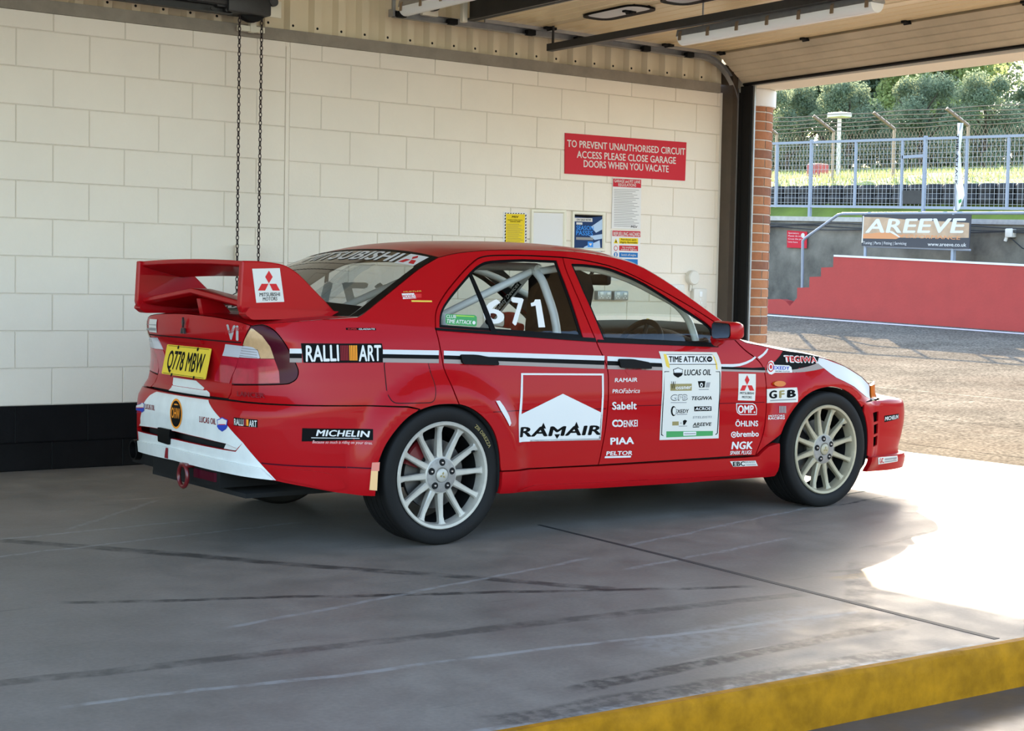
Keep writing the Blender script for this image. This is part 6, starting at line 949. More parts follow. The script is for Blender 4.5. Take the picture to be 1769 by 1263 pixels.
for mir_ in sides:
    q = panel('rear_quarter_panel', quarter, 'car_red', car, mirror=mir_)
    rdo = panel('rear_door', rdoor, 'car_red', car, [rg], mirror=mir_)
    fdo = panel('front_door', fdoor, 'car_red', car, [fg], mirror=mir_)
    fen = panel('front_fender', fender, 'car_red', car, mirror=mir_)
    # windows: rubber ring, pane, waist strip, divider
    for door, hole, gl in ((rdo, rg, 'rear_glass'), (fdo, fg, 'car_glass')):
        panel('window_seal', inset(hole, -.004), 'trim_black', door, [inset(hole, .013)], off=-.006, lip=.006, mirror=mir_, cell=.02)
        panel('window_glass', inset(hole, -.003), gl, door, off=-.010, lip=0, mirror=mir_)
    panel('waist_strip', [(-.010, .978), (-.008, .966), (.908, .908), (.905, .928)], 'trim_black', rdo, off=.004, lip=.01, mirror=mir_)
    panel('waist_strip', [(.918, .921), (.916, .907), (1.718, .877), (1.715, .891)], 'trim_black', fdo, off=.004, lip=.01, mirror=mir_)
    panel('window_divider', [(.247, 1.226), (.262, 1.236), (.325, .953), (.295, .955)], 'trim_black', rdo, off=.001, lip=.01, mirror=mir_)
    sail = panel('mirror_sail', round_poly([(1.60, 1.052), (1.735, .985), (1.80, .925), (1.72, .885), (1.700, .975)], .006), 'car_red', fdo, off=.004, lip=.006, mirror=mir_)
    # door handles in their scoops
    for door, (u, v), fl in ((rdo, (.098, .836), 1), (fdo, (1.030, .805), 1)):
        sc = round_poly([(u + .03, v - .012), (u + .19, v - .020), (u + .165, v - .068), (u + .06, v - .062)], .025)
        panel('handle_scoop', sc, 'car_red', door, off=.0012, lip=0, mirror=mir_, cell=.02)
        panel('door_handle', round_poly([(u, v + .022), (u + .09, v + .020), (u + .20, v + .002), (u + .212, v - .030), (u + .008, v - .022)], .015), 'trim_black', door, off=.016, lip=.016, mirror=mir_, cell=.02)
    panel('side_skirt', round_poly([(.300, .318), (.300, .215), (.9, .203), (1.5, .192), (2.07, .186), (2.128, .19), (2.118, .37), (2.06, .352), (2.00, .302), (1.9, .300), (.93, .308)], .008), 'car_red', car, off=.012, lip=.05, mirror=mir_)
    panel('skirt_step', round_poly([(.40, .222), (.52, .240), (1.95, .206), (2.02, .197), (1.5, .1915), (.9, .202)], .006), 'car_red', car, off=.022, lip=.02, mirror=mir_, cell=.02)
    # tail lamp on the quarter
    tl = panel('tail_lamp', inset(lamp_out + seam_b[::-1][1:], .002), 'lamp_dark_red', car, off=.001, lip=.012, mirror=mir_)
    panel('amber_lens', [(-.953, .968), (-.94, .966), (-.887, .937), (-.846, .893), (-.824, .841), (-.905, .838), (-.92, .876), (-1.016, .892)], 'lamp_amber', tl, off=.0025, lip=.002, mirror=mir_, cell=.02)
    panel('clear_lens', round_poly([(-1.017, .890), (-1.066, .838), (-.908, .838), (-.922, .874), (-.95, .886)], .008), 'lamp_clear', tl, off=.003, lip=.002, mirror=mir_, cell=.02)
    for q in range(4): panel('lens_rib', [(-1.03 - .009 * q, .880 - .011 * q), (-.925, .876 - .011 * q), (-.925, .8735 - .011 * q), (-1.032 - .009 * q, .8775 - .011 * q)], 'hub_grey', tl, off=.0042, lip=0, mirror=mir_, cell=.02)
    panel('red_lens', [(-1.068, .836), (-.823, .838), (-.797, .786), (-.790, .737), (-.95, .727), (-1.122, .720), (-1.125, .751)], 'lamp_red', tl, off=.0025, lip=.002, mirror=mir_, cell=.02)
    hl = panel('headlamp', head, 'car_glass', car, off=.0, lip=.012, mirror=mir_)
    panel('corner_lens', round_poly([(2.93, .578), (2.928, .650), (3.0, .658), (3.02, .578)], .006), 'amber_lens', hl, off=.002, lip=.01, mirror=mir_, cell=.02)
    panel('lamp_bowl', inset(head, .006), 'lamp_clear', hl, off=-.02, lip=0, mirror=mir_)
    # mirror housing
    sg = 1 if mir_ else -1
    mh = MB(); rows = []
    for t, sc in ((0, .80), (.02, .92), (.04, .96), (.07, .92), (.095, .78), (.11, .5)):
        ring = round_poly([(-.085 * sc, .052 * sc), (.085 * sc, .046 * sc), (.09 * sc, -.046 * sc), (-.08 * sc, -.056 * sc)], .03 * sc, 5)
        rows.append([(1.60 + t, sg * (.955 + p[0]), .968 + p[1]) for p in ring])
    mh.loft(rows, 0, closed=True); mh.F.append(tuple(range(len(mh.V) - len(rows[0]), len(mh.V)))); mh.M.append(0)
    mh.tube([(1.68, sg * .84, .915), (1.67, sg * .89, .93)], [.035, .03], 12)
    mm = mh.build('door_mirror', 'car_red', fdo, 50)
    mb = MB(); rr = round_poly([(-.072, .044), (.072, .039), (.076, -.038), (-.068, -.046)], .026, 5); n = len(rr)
    o0 = round_poly([(-.085, .052), (.085, .046), (.09, -.046), (-.08, -.056)], .03, 5)
    mb.prism(rr, lambda p: (1.598, sg * (.955 + p[0] * .9), .968 + p[1] * .9), lambda p: (1.606, sg * (.955 + p[0] * .9), .968 + p[1] * .9)); mb.build('mirror_glass', 'chrome', mm, 0)
panel('fuel_flap', round_poly([(-.300, .838), (-.075, .838), (-.065, .725), (-.075, .650), (-.275, .652), (-.292, .69)], .03), 'car_red', car, off=.0016, lip=.003)
RGF = round_poly([(-.300, .838), (-.075, .838), (-.065, .725), (-.075, .650), (-.275, .652), (-.292, .69)], .03)
panel('fuel_flap_gap', inset(RGF, -.004), 'matt_black', car, [inset(RGF, .0005)], off=.0008, lip=0, cell=.02)
boot = panel('boot_lid', boot_back, 'car_red', car, off=0, lip=.012)
for k, P in enumerate(([(-1.020, .888), (-1.156, .892), (-1.206, .838), (-1.068, .836)],)):
    for f_ in (lambda p: p, mir):
        panel('reversing_lens', f_(P), 'lamp_clear', boot, off=.003, lip=.004, cell=.02)
        panel('red_reflector', f_([(-1.070, .833), (-1.206, .835), (-1.278, .745), (-1.278, .722), (-1.145, .718), (-1.130, .752)]), 'lamp_red', boot, off=.003, lip=.004, cell=.02)
panel('lid_lip', [(-1.025, .906), (-1.2, .907), (S0, .909), *mir([(-1.2, .907), (-1.025, .906), (-1.03, .900), (-1.2, .901)]), (S0, .903), (-1.2, .901), (-1.03, .900)], 'matt_black', boot, off=.001, lip=0, cell=.02)
panel('lid_handle', round_poly([(-1.36, .902), (-1.36, .882), (S0, .884), *mir([(-1.36, .882), (-1.36, .902)]), (S0, .904)], .006), 'car_red', boot, off=.014, lip=.014, cell=.02)
panel('white_band', [(-1.718, .712), (-1.464, .712), (-1.29, .666), (-1.262, .653), (S0, .6525), (-1.70, .653), (-1.702, .668)], 'worn_white_paint', boot, off=.0012, lip=0, cell=.015)
rb = panel('rear_bumper', bump, 'car_red', car, [slot], off=0, lip=.02)
# white livery on the bumper, split by the slot
wt = [(-1.246, .640), (-1.051, .543), (-.952, .475)]
wl = [(-1.80, .640), (-1.86, .62), (-1.925, .578), (-1.975, .50), (-1.945, .478)]
white_bumper = wt + [(-.985, .4475)] + [(-1.06, .463), (-1.25, .472), (S0, .478), *mir([(-1.25, .472), (-1.06, .463)])] + [(-1.975, .478), (-1.98, .50), (-1.93, .578), (-1.865, .62), (-1.81, .640), (S0, .639)]
panel('white_paint', white_bumper, 'worn_white_paint', rb, off=.0012, lip=0, cell=.015)
low = [(-.952, .475), (-.878, .404), (-.792, .320), (-.85, .3235), (-1.037, .336), (-1.3, .342), (S0, .345), *mir([(-1.3, .342), (-1.037, .336), (-1.02, .432), (-1.15, .435), (-1.30, .437)]), (S0, .439), (-1.30, .437), (-1.15, .435), (-.995, .432), (-.980, .446)]
panel('white_paint', low, 'worn_white_paint', rb, off=.0012, lip=0, cell=.015)
# lower lip of the bumper
lipP = round_poly([(-.86, .372), (-.80, .322), (-1.037, .334), (-1.3, .340), (S0, .343), *mir([(-1.3, .340), (-1.05, .336), (-1.06, .39)]), (S0 - .2, .398), (S0, .398), (-1.2, .392), (-1.0, .385)], .006)
panel('bumper_lip', lipP, 'worn_white_paint', rb, off=.014, lip=.014, cell=.02)
panel('lip_edge', [(S0 - .07, .396), (S0 - .045, .396), (S0 - .06, .345), (S0 - .10, .345)], 'darkred_ink', rb, off=.016, lip=0, cell=.02)
panel('slot_cover', round_poly([(S0 - .03, .482), (S0 - .17, .482), (S0 - .17, .415), (S0 - .05, .410)], .008), 'trim_black', rb, off=.012, lip=.03, cell=.02)
for a in (-1.01,): panel('slot_fill', [(a, .436), (a + .02, .447), (a - .06, .464), (a - .08, .438)], 'worn_white_paint', rb, off=-.010, lip=0, cell=.02)
panel('bumper_dark_line', [(-.86, .395), (-.365, .372), (-.365, .366), (-.86, .389)], 'lamp_dark_red', rb, off=.0008, lip=0, cell=.02)  # flush dark red line, no depth
panel('lower_swage', smooth_poly([(-.80, .372), (-.66, .366), (-.55, .345), (-.50, .310), (-.49, .286), (-.56, .278), (-.66, .305), (-.78, .333)], 3, True), 'car_red', rb, off=.010, lip=.012, cell=.02)
fbp = panel('front_bumper', fbump, 'car_red', car, vents + [mirf(v) for v in vents] + [mouth], off=0, lip=.010)
panel('bumper_corner_lip', [(2.862, .255), (2.874, .170), (3.1, .163), (3.5, .163), (S1, .163), *mirf([(3.5, .163), (3.1, .163), (2.874, .170), (2.862, .255), (3.1, .248), (3.3, .248), (3.6, .246)]), (3.6, .246), (3.3, .248), (3.1, .248)], 'car_red', fbp, off=.03, lip=.03)
for sg in (-1, 1): mb = MB(); mb.bbox((2.835, sg * .50, .175), (2.875, sg * .79, .46), .008); mb.build('arch_liner', 'matt_black', fbp)
panel('grille', inset(mouth, -.01), 'matt_black', fbp, off=-.03, lip=0)
# upper surfaces spanning from side to side
def edge3(P, off=0.): A = np.array(P); return shell(A[:, 0], A[:, 1], off)
def span(name, R, bx, bz, m, parent=None, nv=28, e0=None, e1=None, th=None):
    """surface from the right edge R to its mirror image, crowned by (bx, bz) at the centre line"""
    R = np.asarray(R); n = len(R); t = np.linspace(0, 1, n); v = np.linspace(-1, 1, nv)
    bx = np.interp(t, np.linspace(0, 1, len(bx)), bx); bz = np.interp(t, np.linspace(0, 1, len(bz)), bz)
    c = 1 - v ** 2 * (.75 + .25 * v ** 2)
    G = np.stack([R[:, 0, None] + bx[:, None] * c, R[:, 1, None] * -v[None] * -1 * np.sign(1), R[:, 2, None] + bz[:, None] * c], -1)
    for e, w in ((e0, (1 - t) ** 3), (e1, t ** 3)):
        if e is not None:
            k = 0 if e is e0 else -1; G = G + (e(v) - G[k])[None] * w[:, None, None]
    V = G.reshape(-1, 3); F = [(i * nv + j, i * nv + j + 1, (i + 1) * nv + j + 1, (i + 1) * nv + j) for i in range(n - 1) for j in range(nv - 1)]
    mb = MB(); mb.add(V, F); o = mb.build(name, m, parent or car, 60, fix=False)
    me = o.data
    if me.polygons[len(me.polygons) // 2].normal.z < 0: me.flip_normals()
    return o
roofR = edge3([p for p in rail if p[0] <= 1.18])
roof = span('roof', roofR, [-.02, -.01, 0, .02, .08], [.042, .050, .048, .05, .052], 'car_red')
wsR = edge3([p for p in rail if p[0] >= 1.16])
ws = span('windscreen', wsR, [.08, .14, .20], [.053, .05, .03], 'car_glass')
blR = edge3(cpil)
bl = span('rear_window', blR, [-.10, -.07, -.02], [.0, .02, .042], 'rear_glass')
def ring_of(Rw, bxs, bzs, w0, name, parent, m='trim_black', v0=.93):
    pass
# black border strips round the rear window
def span_strip(name, R, bx, bz, va, vb, m, parent, ta=0, tb=1, up=.0015, n2=10):
    R = np.asarray(R); n = len(R); t = np.linspace(0, 1, n); tt = np.linspace(ta, tb, max(2, int(n * (tb - ta)) + 2)); v = np.linspace(va, vb, n2)
    B = np.interp(tt, np.linspace(0, 1, len(bx)), bx); Z = np.interp(tt, np.linspace(0, 1, len(bz)), bz); Ri = np.stack([np.interp(tt, t, R[:, i]) for i in range(3)], 1); c = 1 - v ** 2 * (.75 + .25 * v ** 2)
    G = np.stack([Ri[:, 0, None] + B[:, None] * c - up * .6, Ri[:, 1, None] * v[None], Ri[:, 2, None] + Z[:, None] * c + up], -1)
    nv = n2; mb = MB(); mb.add(G.reshape(-1, 3), [(i * nv + j, i * nv + j + 1, (i + 1) * nv + j + 1, (i + 1) * nv + j) for i in range(len(tt) - 1) for j in range(nv - 1)]); return mb.build(name, m, parent, 60)
BLX, BLZ = [-.10, -.07, -.02], [.0, .02, .042]
def bl_surf(u, w, off=0.):
    """u -1..1 across (right side +1), w 0..1 from the boot to the roof"""
    u = np.asarray(u, float); w = np.asarray(w, float); t = np.linspace(0, 1, len(blR)); Ri = np.stack([np.interp(w, t, blR[:, i]) for i in range(3)], 1); c = 1 - u ** 2 * (.75 + .25 * u ** 2)
    return np.stack([Ri[:, 0] + np.interp(w, np.linspace(0, 1, 3), BLX) * c - off * .6, Ri[:, 1] * u, Ri[:, 2] + np.interp(w, np.linspace(0, 1, 3), BLZ) * c + off], -1)
for nm, P in (('window_seal', [(.93, 0), (1, 0), (1, 1), (.945, 1)]), ('window_seal', [(-.93, 0), (-1, 0), (-1, 1), (-.945, 1)]), ('window_seal', [(-.94, .965), (.94, .965), (.94, 1), (-.94, 1)])):
    panel(nm, P, 'trim_black', bl, off=.001, lip=0, surf=bl_surf, cell=.05)
panel('black_band', [(-.93, 0), (.93, 0), (.93, .30), (.5, .33), (0, .34), (-.5, .33), (-.93, .30)], 'trim_black', bl, off=.0012, lip=0, surf=bl_surf, cell=.05)
sticker('lettering', [('t', 'MITSUBISHI', 'white_ink', 0, [(-.68, .83), (.66, .83), (-.68, .945)], .04, 0), ('p', 'white_ink', 0, [(.70, .82), (.925, .82), (.93, .955), (.71, .955)]),
    ('p', 'red_ink', 1, [(.815, .945), (.845, .915), (.815, .885), (.785, .915)]), ('p', 'red_ink', 1, [(.81, .88), (.785, .835), (.725, .835), (.755, .88)]), ('p', 'red_ink', 1, [(.82, .88), (.845, .835), (.905, .835), (.875, .88)]),
    ], bl_surf, bl, .002, .06)
sticker('lettering', [('t', 'RACING', 'white_ink', 2, [(-.66, .10), (.66, .10), (-.66, .25)], .05, .2)], bl_surf, bl, .002, .06)
shR = edge3(shoulder)
be = edge3(bt_edge); be_y = be[:, 1]
def e0(v):
    y = np.asarray(v) * abs(shR[0, 1]); o = np.argsort(be[:, 1]); return np.stack([np.interp(-abs(y), be[o, 1], be[o, 0]), y * -1 * -1, np.interp(-abs(y), be[o, 1], be[o, 2])], -1)
def e1(v):
    c = 1 - v ** 2 * (.75 + .25 * v ** 2); return np.stack([shR[-1, 0] - .10 * c, np.asarray(v) * shR[-1, 1], shR[-1, 2] + 0 * c], -1)
e0f = lambda v: e0(v) * [1, -1, 1]
bootR = edge3(smooth_poly([(-.955, .979), (-.886, .9885), (-.65, 1.006), (-.404, 1.0225)], 5), .001)
bd = span('boot_deck', bootR, [0, 0], [.03, .02], 'car_red', boot, e0=e0f, e1=e1)
fenR = edge3(fen_top); nose = edge3([(2.915, .655), (3.1, .648), (3.3, .642), (3.6, .638), (S1, .636)])
def n1(v):
    y = -abs(np.asarray(v) * fenR[-1, 1]); o = np.argsort(nose[:, 1]); return np.stack([np.interp(y, nose[o, 1], nose[o, 0]), np.asarray(v) * fenR[-1, 1], np.interp(y, nose[o, 1], nose[o, 2])], -1)
bonnet = span('bonnet', fenR, [.20, .14, .14, .22, .34], [.042, .045, .040, .02, -.02], 'white_paint')
mb = MB(); mb.bbox((2.0, -.62, .925), (2.05, -.40, .94), .005); mb.build('wiper_cowl', 'trim_black', car)
for mir_ in sides: panel('gap_backing', [(-.30, 1.075)] + [p for p in cpil if p[0] > -.2] + rail[1:-2] + [(1.73, .93), (1.72, .86), (.9, .90), (0, .95), (-.3, .99)], 'inner_black', car, [inset(rg, -.004), inset(fg, -.004)], off=-.032, lip=0, mirror=mir_, cell=.05)  # added black backing, stops daylight showing through the door gaps
# dark inner tub with wheel wells, floor and engine bay
tubz = [.22, .35, .5, .62, .74, .86, .90]
wellr = [(-.40, .22)] + [(p[0] * 1.06 - .003, .315 + (p[1] - .315) * 1.06) for p in arch_r[6:-6]] + [(.33, .22)]
wellf = [(2.06, .22)] + [(2.478 + (p[0] - 2.478) * 1.06, .315 + (p[1] - .315) * 1.06) for p in arch_f[6:-6]] + [(2.90, .22)]
for mir_ in sides:
    panel('inner_body', [(-.82, .36), (-.42, .30)] + wellr[1:-1] + [(.33, .24), (2.05, .24)] + wellf[1:-1] + [(2.9, .24), (3.4, .24), (3.4, .55), (2.92, .62), (2.4, .80), (1.9, .86), (.9, .895), (0, .94), (-.6, .95), (-.82, .93)], 'inner_black', car, off=-.045, lip=0, mirror=mir_, cell=.06)
    sg = 1 if mir_ else -1
    for well in (arch_r, arch_f):
        W_ = [(p[0], p[1]) for p in well]; P0 = edge3(W_, -.004); mb = MB()
        P0 = P0 * [1, (-1 if mir_ else 1), 1]; P1 = P0.copy(); P1[:, 1] = sg * .50; mb.loft([[tuple(p) for p in P0], [tuple(p) for p in P1]])
        c0 = (np.mean([p[0] for p in W_]), sg * .5, .3); k = len(mb.V); mb.V += [c0]; n = len(P1); mb.F += [(n + i, n + i + 1, k) for i in range(n - 1)]; mb.M += [0] * (n - 1)
        mb.build('wheel_well', 'inner_black', car, 60)
panel('inner_rear', [(-.80, .37), (-1.1, .36), (S0, .36), *mir([(-1.1, .36), (-.80, .37), (-.80, .93), (-1.1, .96)]), (S0, .97), (-1.1, .96), (-.80, .93)], 'inner_black', car, off=-.06, lip=0, cell=.06)
mb = MB(); mb.box((-.80, -.50, .22), (3.2, .50, .24)); mb.box((.34, -.80, .215), (2.05, .80, .235)); mb.box((-.3, -.72, .55), (-.28, .72, .95)); mb.prism([(-.74, -.52), (-.60, -.64), (-.40, -.70), (.02, -.70), (.02, .70), (-.40, .70), (-.60, .64), (-.74, .52)], lambda p: (p[0], p[1], .945), lambda p: (p[0], p[1], .955)); mb.build('floor_pan', 'inner_black', car, 0)  # upper plate widened to block light at the boot deck gap
# ------------------------------------------------------------------ stickers and stripes of the right side
part_of = {}
for o in car.children: part_of.setdefault(o.name.split('.')[0], o)
RD, FD, QP, FF = part_of['rear_door'], part_of['front_door'], part_of['rear_quarter_panel'], part_of['front_fender']
def stk(key, name, parent, surf=shell, base=.0012, els=None, cell=.02): return sticker(name, els or DEC[key], surf, parent, base, cell)
stk('panel_door', 'air_filter_sticker', RD, base=.0022, cell=.014); stk('stripe_rdoor', 'stripe', RD)
stk('stripe_quarter_a', 'stripe', QP); stk('stripe_quarter_b', 'stripe', QP, base=.0024); stk('rallye', 'team_sticker', QP, base=.002); stk('quarter_small', 'small_sticker', QP); stk('pillar_sticker', 'pillar_sticker', QP)
stk('tyre_sticker', 'tyre_sticker', rb); stk('small_rallye', 'team_sticker', rb); stk('round_sticker', 'round_sticker', rb, base=.003); stk('oil_sticker', 'oil_sticker', rb, base=.003); stk('oil_sticker_b', 'oil_sticker', rb, base=.003); stk('reflector', 'reflector', rb, base=.003)
stk('lancer', 'lettering', rb, base=.003) if False else stk('lancer', 'lettering', QP, base=.007)
stk('six', 'lid_badge', boot, base=.003); stk('grade_sticker', 'grade_sticker', boot, base=.003)
stk('arch_sticker', 'arch_sticker', RD, base=.004, cell=.012)
WGL = [c for c in RD.children if c.name.startswith('window_glass')][0]
stk('club', 'series_sticker', WGL, base=-.008); stk('n671', 'race_number', WGL, base=-.008)
sticker('race_number', [('t', '671', 'white_ink', 0, [(.70, 1.0), (.25, 1.0), (.70, 1.17)], .04, 0)], shell, [c for c in [q for q in car.children if q.name.startswith('rear_door')][1].children if c.name.startswith('window_glass')][0], -.012, .02, mirror=True)
stk('stripe_fdoor_a', 'stripe', FD); stk('stripe_fdoor_b', 'stripe', FD); stk('sheet', 'sponsor_sheet', FD, base=.002); stk('maker_sheet', 'maker_sticker', FD)
for e in DEC['fd_list'] + DEC['fd_list2']: stk(None, 'sponsor_sticker', FD, els=e)
SK = part_of['side_skirt']; stk('skirt_sticker', 'sponsor_sticker', SK, base=.0135)
stk('stripe_fender', 'stripe', FF, base=.001); stk(None, 'white_paint', FF, base=.0016, els=[('p', 'white_paint', 0, [(2.4545, .7868), (2.4888, .7586), (2.5246, .7314), (2.5677, .7069), (2.6353, .684), (2.715, .655), (2.775, .623), (2.836, .595), (2.905, .576), (2.908, .64), (2.903, .655), (2.829, .702), (2.681, .762), (2.51, .809), (2.4725, .8135)])])
for i, e in enumerate(DEC['fender_list']): stk(None, 'sponsor_sticker', FF, els=e, base=.0032)
P = DEC['indicator'][0][3]; panel('side_indicator', P, 'amber_lens', FF, off=.012, lip=.012, cell=.01)
stk('bumper_tyre', 'tyre_sticker', fbp); stk('lip_sticker', 'sponsor_sticker', fbp, base=.0315)
# shade of the door crease, painted as a flush dark red line
for door, a, b in ((RD, .245, .945), (FD, .972, 2.035)): panel('crease_shade_line', [(a, .598), (b, .588), (b, .5845), (a, .5945)], 'lamp_dark_red', door, off=.0005, lip=0, cell=.012)
# ------------------------------------------------------------------ rear wing
wing = MB(); wing.box((0, 0, 0), (0, 0, 0)); wing = None
sec = round_poly([(-.850, 1.238), (-.846, 1.258), (-.74, 1.243), (-.64, 1.212), (-.60, 1.190), (-.64, 1.182), (-.74, 1.205), (-.835, 1.230)], .006)
mb = MB(); rows = []
for y in np.linspace(-.545, .545, 23): h = .010 * (1 - (y / .545) ** 2); rows.append([(p[0], y, p[1] + h) for p in sec])
mb.loft(rows, 0, closed=True); wg = mb.build('rear_wing', 'car_red', car, 40)
low = round_poly([(-.842, 1.062), (-.838, 1.082), (-.74, 1.080), (-.60, 1.060), (-.52, 1.040), (-.60, 1.030), (-.74, 1.040), (-.82, 1.050)], .006)
mb = MB(); rows = []
for y in np.linspace(-.545, .545, 41): h = .052 * max(0, 1 - abs(y) / .52); rows.append([(p[0], y, p[1] + h * (1 if p[0] < -.7 else .55)) for p in low])
mb.loft(rows, 0, closed=True); mb.build('lower_plane', 'car_red', wg, 40)
epl = round_poly(smooth_poly([(-.862, 1.258), (-.78, 1.258), (-.706, 1.252), (-.650, 1.240), (-.586, 1.204), (-.514, 1.141), (-.449, 1.084), (-.405, 1.042)], 4) + [(-.50, 1.028), (-.839, 1.030), (-.862, 1.036), (-.872, 1.060)], .008)
for sg in (-1, 1):
    mb = MB(); i0 = inset(epl, .006); n = len(epl); V = []
    for P, y in ((i0, .572), (epl, .566), (epl, .540), (i0, .534)): V += [(p[0], sg * y, p[1]) for p in P]
    mb.add(V, [(k * n + i, k * n + (i + 1) % n, (k + 1) * n + (i + 1) % n, (k + 1) * n + i) for k in range(3) for i in range(n)])
    cv, cf = tri2d(i0, (), .08)
    for y in (.572, .534): mb.add([(q[0], sg * y, q[1]) for q in cv], [tuple(f) for f in cf])
    ep = mb.build('end_plate', 'car_red', wg, 40)
    if sg == -1: sticker('maker_sticker', DEC['plate_sticker'], lambda u, v, off=0.: np.stack([u, -.572 - off + 0 * u, v], -1), ep, .001, .05)
    mb = MB(); ft = [(-.845, 1.058), (-.40, 1.044), (-.39, 1.026), (-.50, 1.010), (-.83, 1.006), (-.862, 1.03)]
    mb.prism(round_poly(ft, .01), lambda p: (p[0], sg * .532, p[1]), lambda p: (p[0], sg * .600, p[1])); mb.build('wing_foot', 'car_red', wg, 40)
mb = MB(); mb.prism(round_poly([(-.80, 1.09), (-.70, 1.08), (-.62, 1.0), (-.78, 1.0)], .01), lambda p: (p[0], -.02, p[1]), lambda p: (p[0], .02, p[1])); mb.build('centre_stay', 'car_red', wg, 40)
# badge of three rhombs on the boot lid
mb = MB(); bx0 = -.874
rh = lambda P, d: mb.prism([(a * .042, b * .075) for a, b in P], lambda p: (bx0 + .004, -p[0], .963 + p[1]), lambda p: (bx0 - d, -p[0], .963 + p[1]))
rh([(0, .5), (.17, .18), (0, -.14), (-.17, .18)], .005); rh([(-.02, -.16), (-.17, -.5), (-.5, -.5), (-.33, -.16)], .005); rh([(.02, -.16), (.17, -.5), (.5, -.5), (.33, -.16)], .005); mb.build('rhomb_badge', 'dark_steel', boot, 0)
# number plate
pn = lambda u, v, off=0.: np.stack([-.842 - .028 * (0.866 - v) / .138 - off + 0 * u, u, v], -1)
mb = MB(); pp = round_poly([(-.236, .728), (.236, .728), (.236, .866), (-.236, .866)], .008)
mb.prism(pp, lambda p: tuple(pn(np.array(p[0]), np.array(p[1]), .0)), lambda p: tuple(pn(np.array(p[0]), np.array(p[1]), .004))); pl = mb.build('number_plate', 'number_yellow', boot, 0)
sticker('characters', [('t', 'Q778 MBW', 'black_ink', 0, [(.195, .755), (-.195, .755), (.195, .838)], .03, 0), ('p', 'black_ink', 0, [(.22, .860), (-.22, .860), (-.22, .862), (.22, .862)]), ('p', 'black_ink', 0, [(.22, .734), (-.22, .734), (-.22, .732), (.22, .732)])] +
        [('p', 'black_ink', 1, [(x + .009 * math.cos(a), z + .009 * math.sin(a)) for a in np.linspace(0, 2 * PI, 12)[:-1]]) for x, z in ((.105, .857), (-.105, .857), (.12, .729), (-.12, .729))], pn, pl, .005, .3)
# exhaust, tow eye, underfloor tray
mb = MB(); mb.lathe([(.042, 0), (.05, 0), (.05, .16), (.042, .16)], (-.89, .53, .34), 'x', 24, closed=True); mb.lathe([(0, .04), (.044, .04)], (-.89, .53, .34), 'x', 24); mb.build('exhaust', 'lamp_dark_red' if False else 'trim_black', car)
mb = MB(); mb.bbox((-.86, .36, .27), (-.55, .62, .36), .01); mb.build('exhaust_shield', 'matt_black', car)
mb = MB(); mb.prism([(-.885, -.42), (-.885, .30), (-.5, .30), (-.5, -.42)], lambda p: (p[0], p[1], .345), lambda p: (p[0], p[1], .262)); mb.build('rear_tray', 'matt_black', car, 0)
mb = MB(); ring = [(-.925, -.125 + .046 * math.cos(a), .287 + .05 * math.sin(a)) for a in np.linspace(0, 2 * PI, 25)[:-1]]; mb.tube(ring, .0095, 10, closed=True); mb.bbox((-.93, -.16, .325), (-.88, -.09, .345), .005); mb.build('tow_eye', 'caliper_red', car)
mb = MB(); mb.prism([(-.895, -.17), (-.895, -.38), (-.88, -.39), (-.88, -.17)], lambda p: (p[0], p[1], .325), lambda p: (p[0], p[1], .285)); mb.build('tow_bar', 'lamp_dark_red', car, 0)
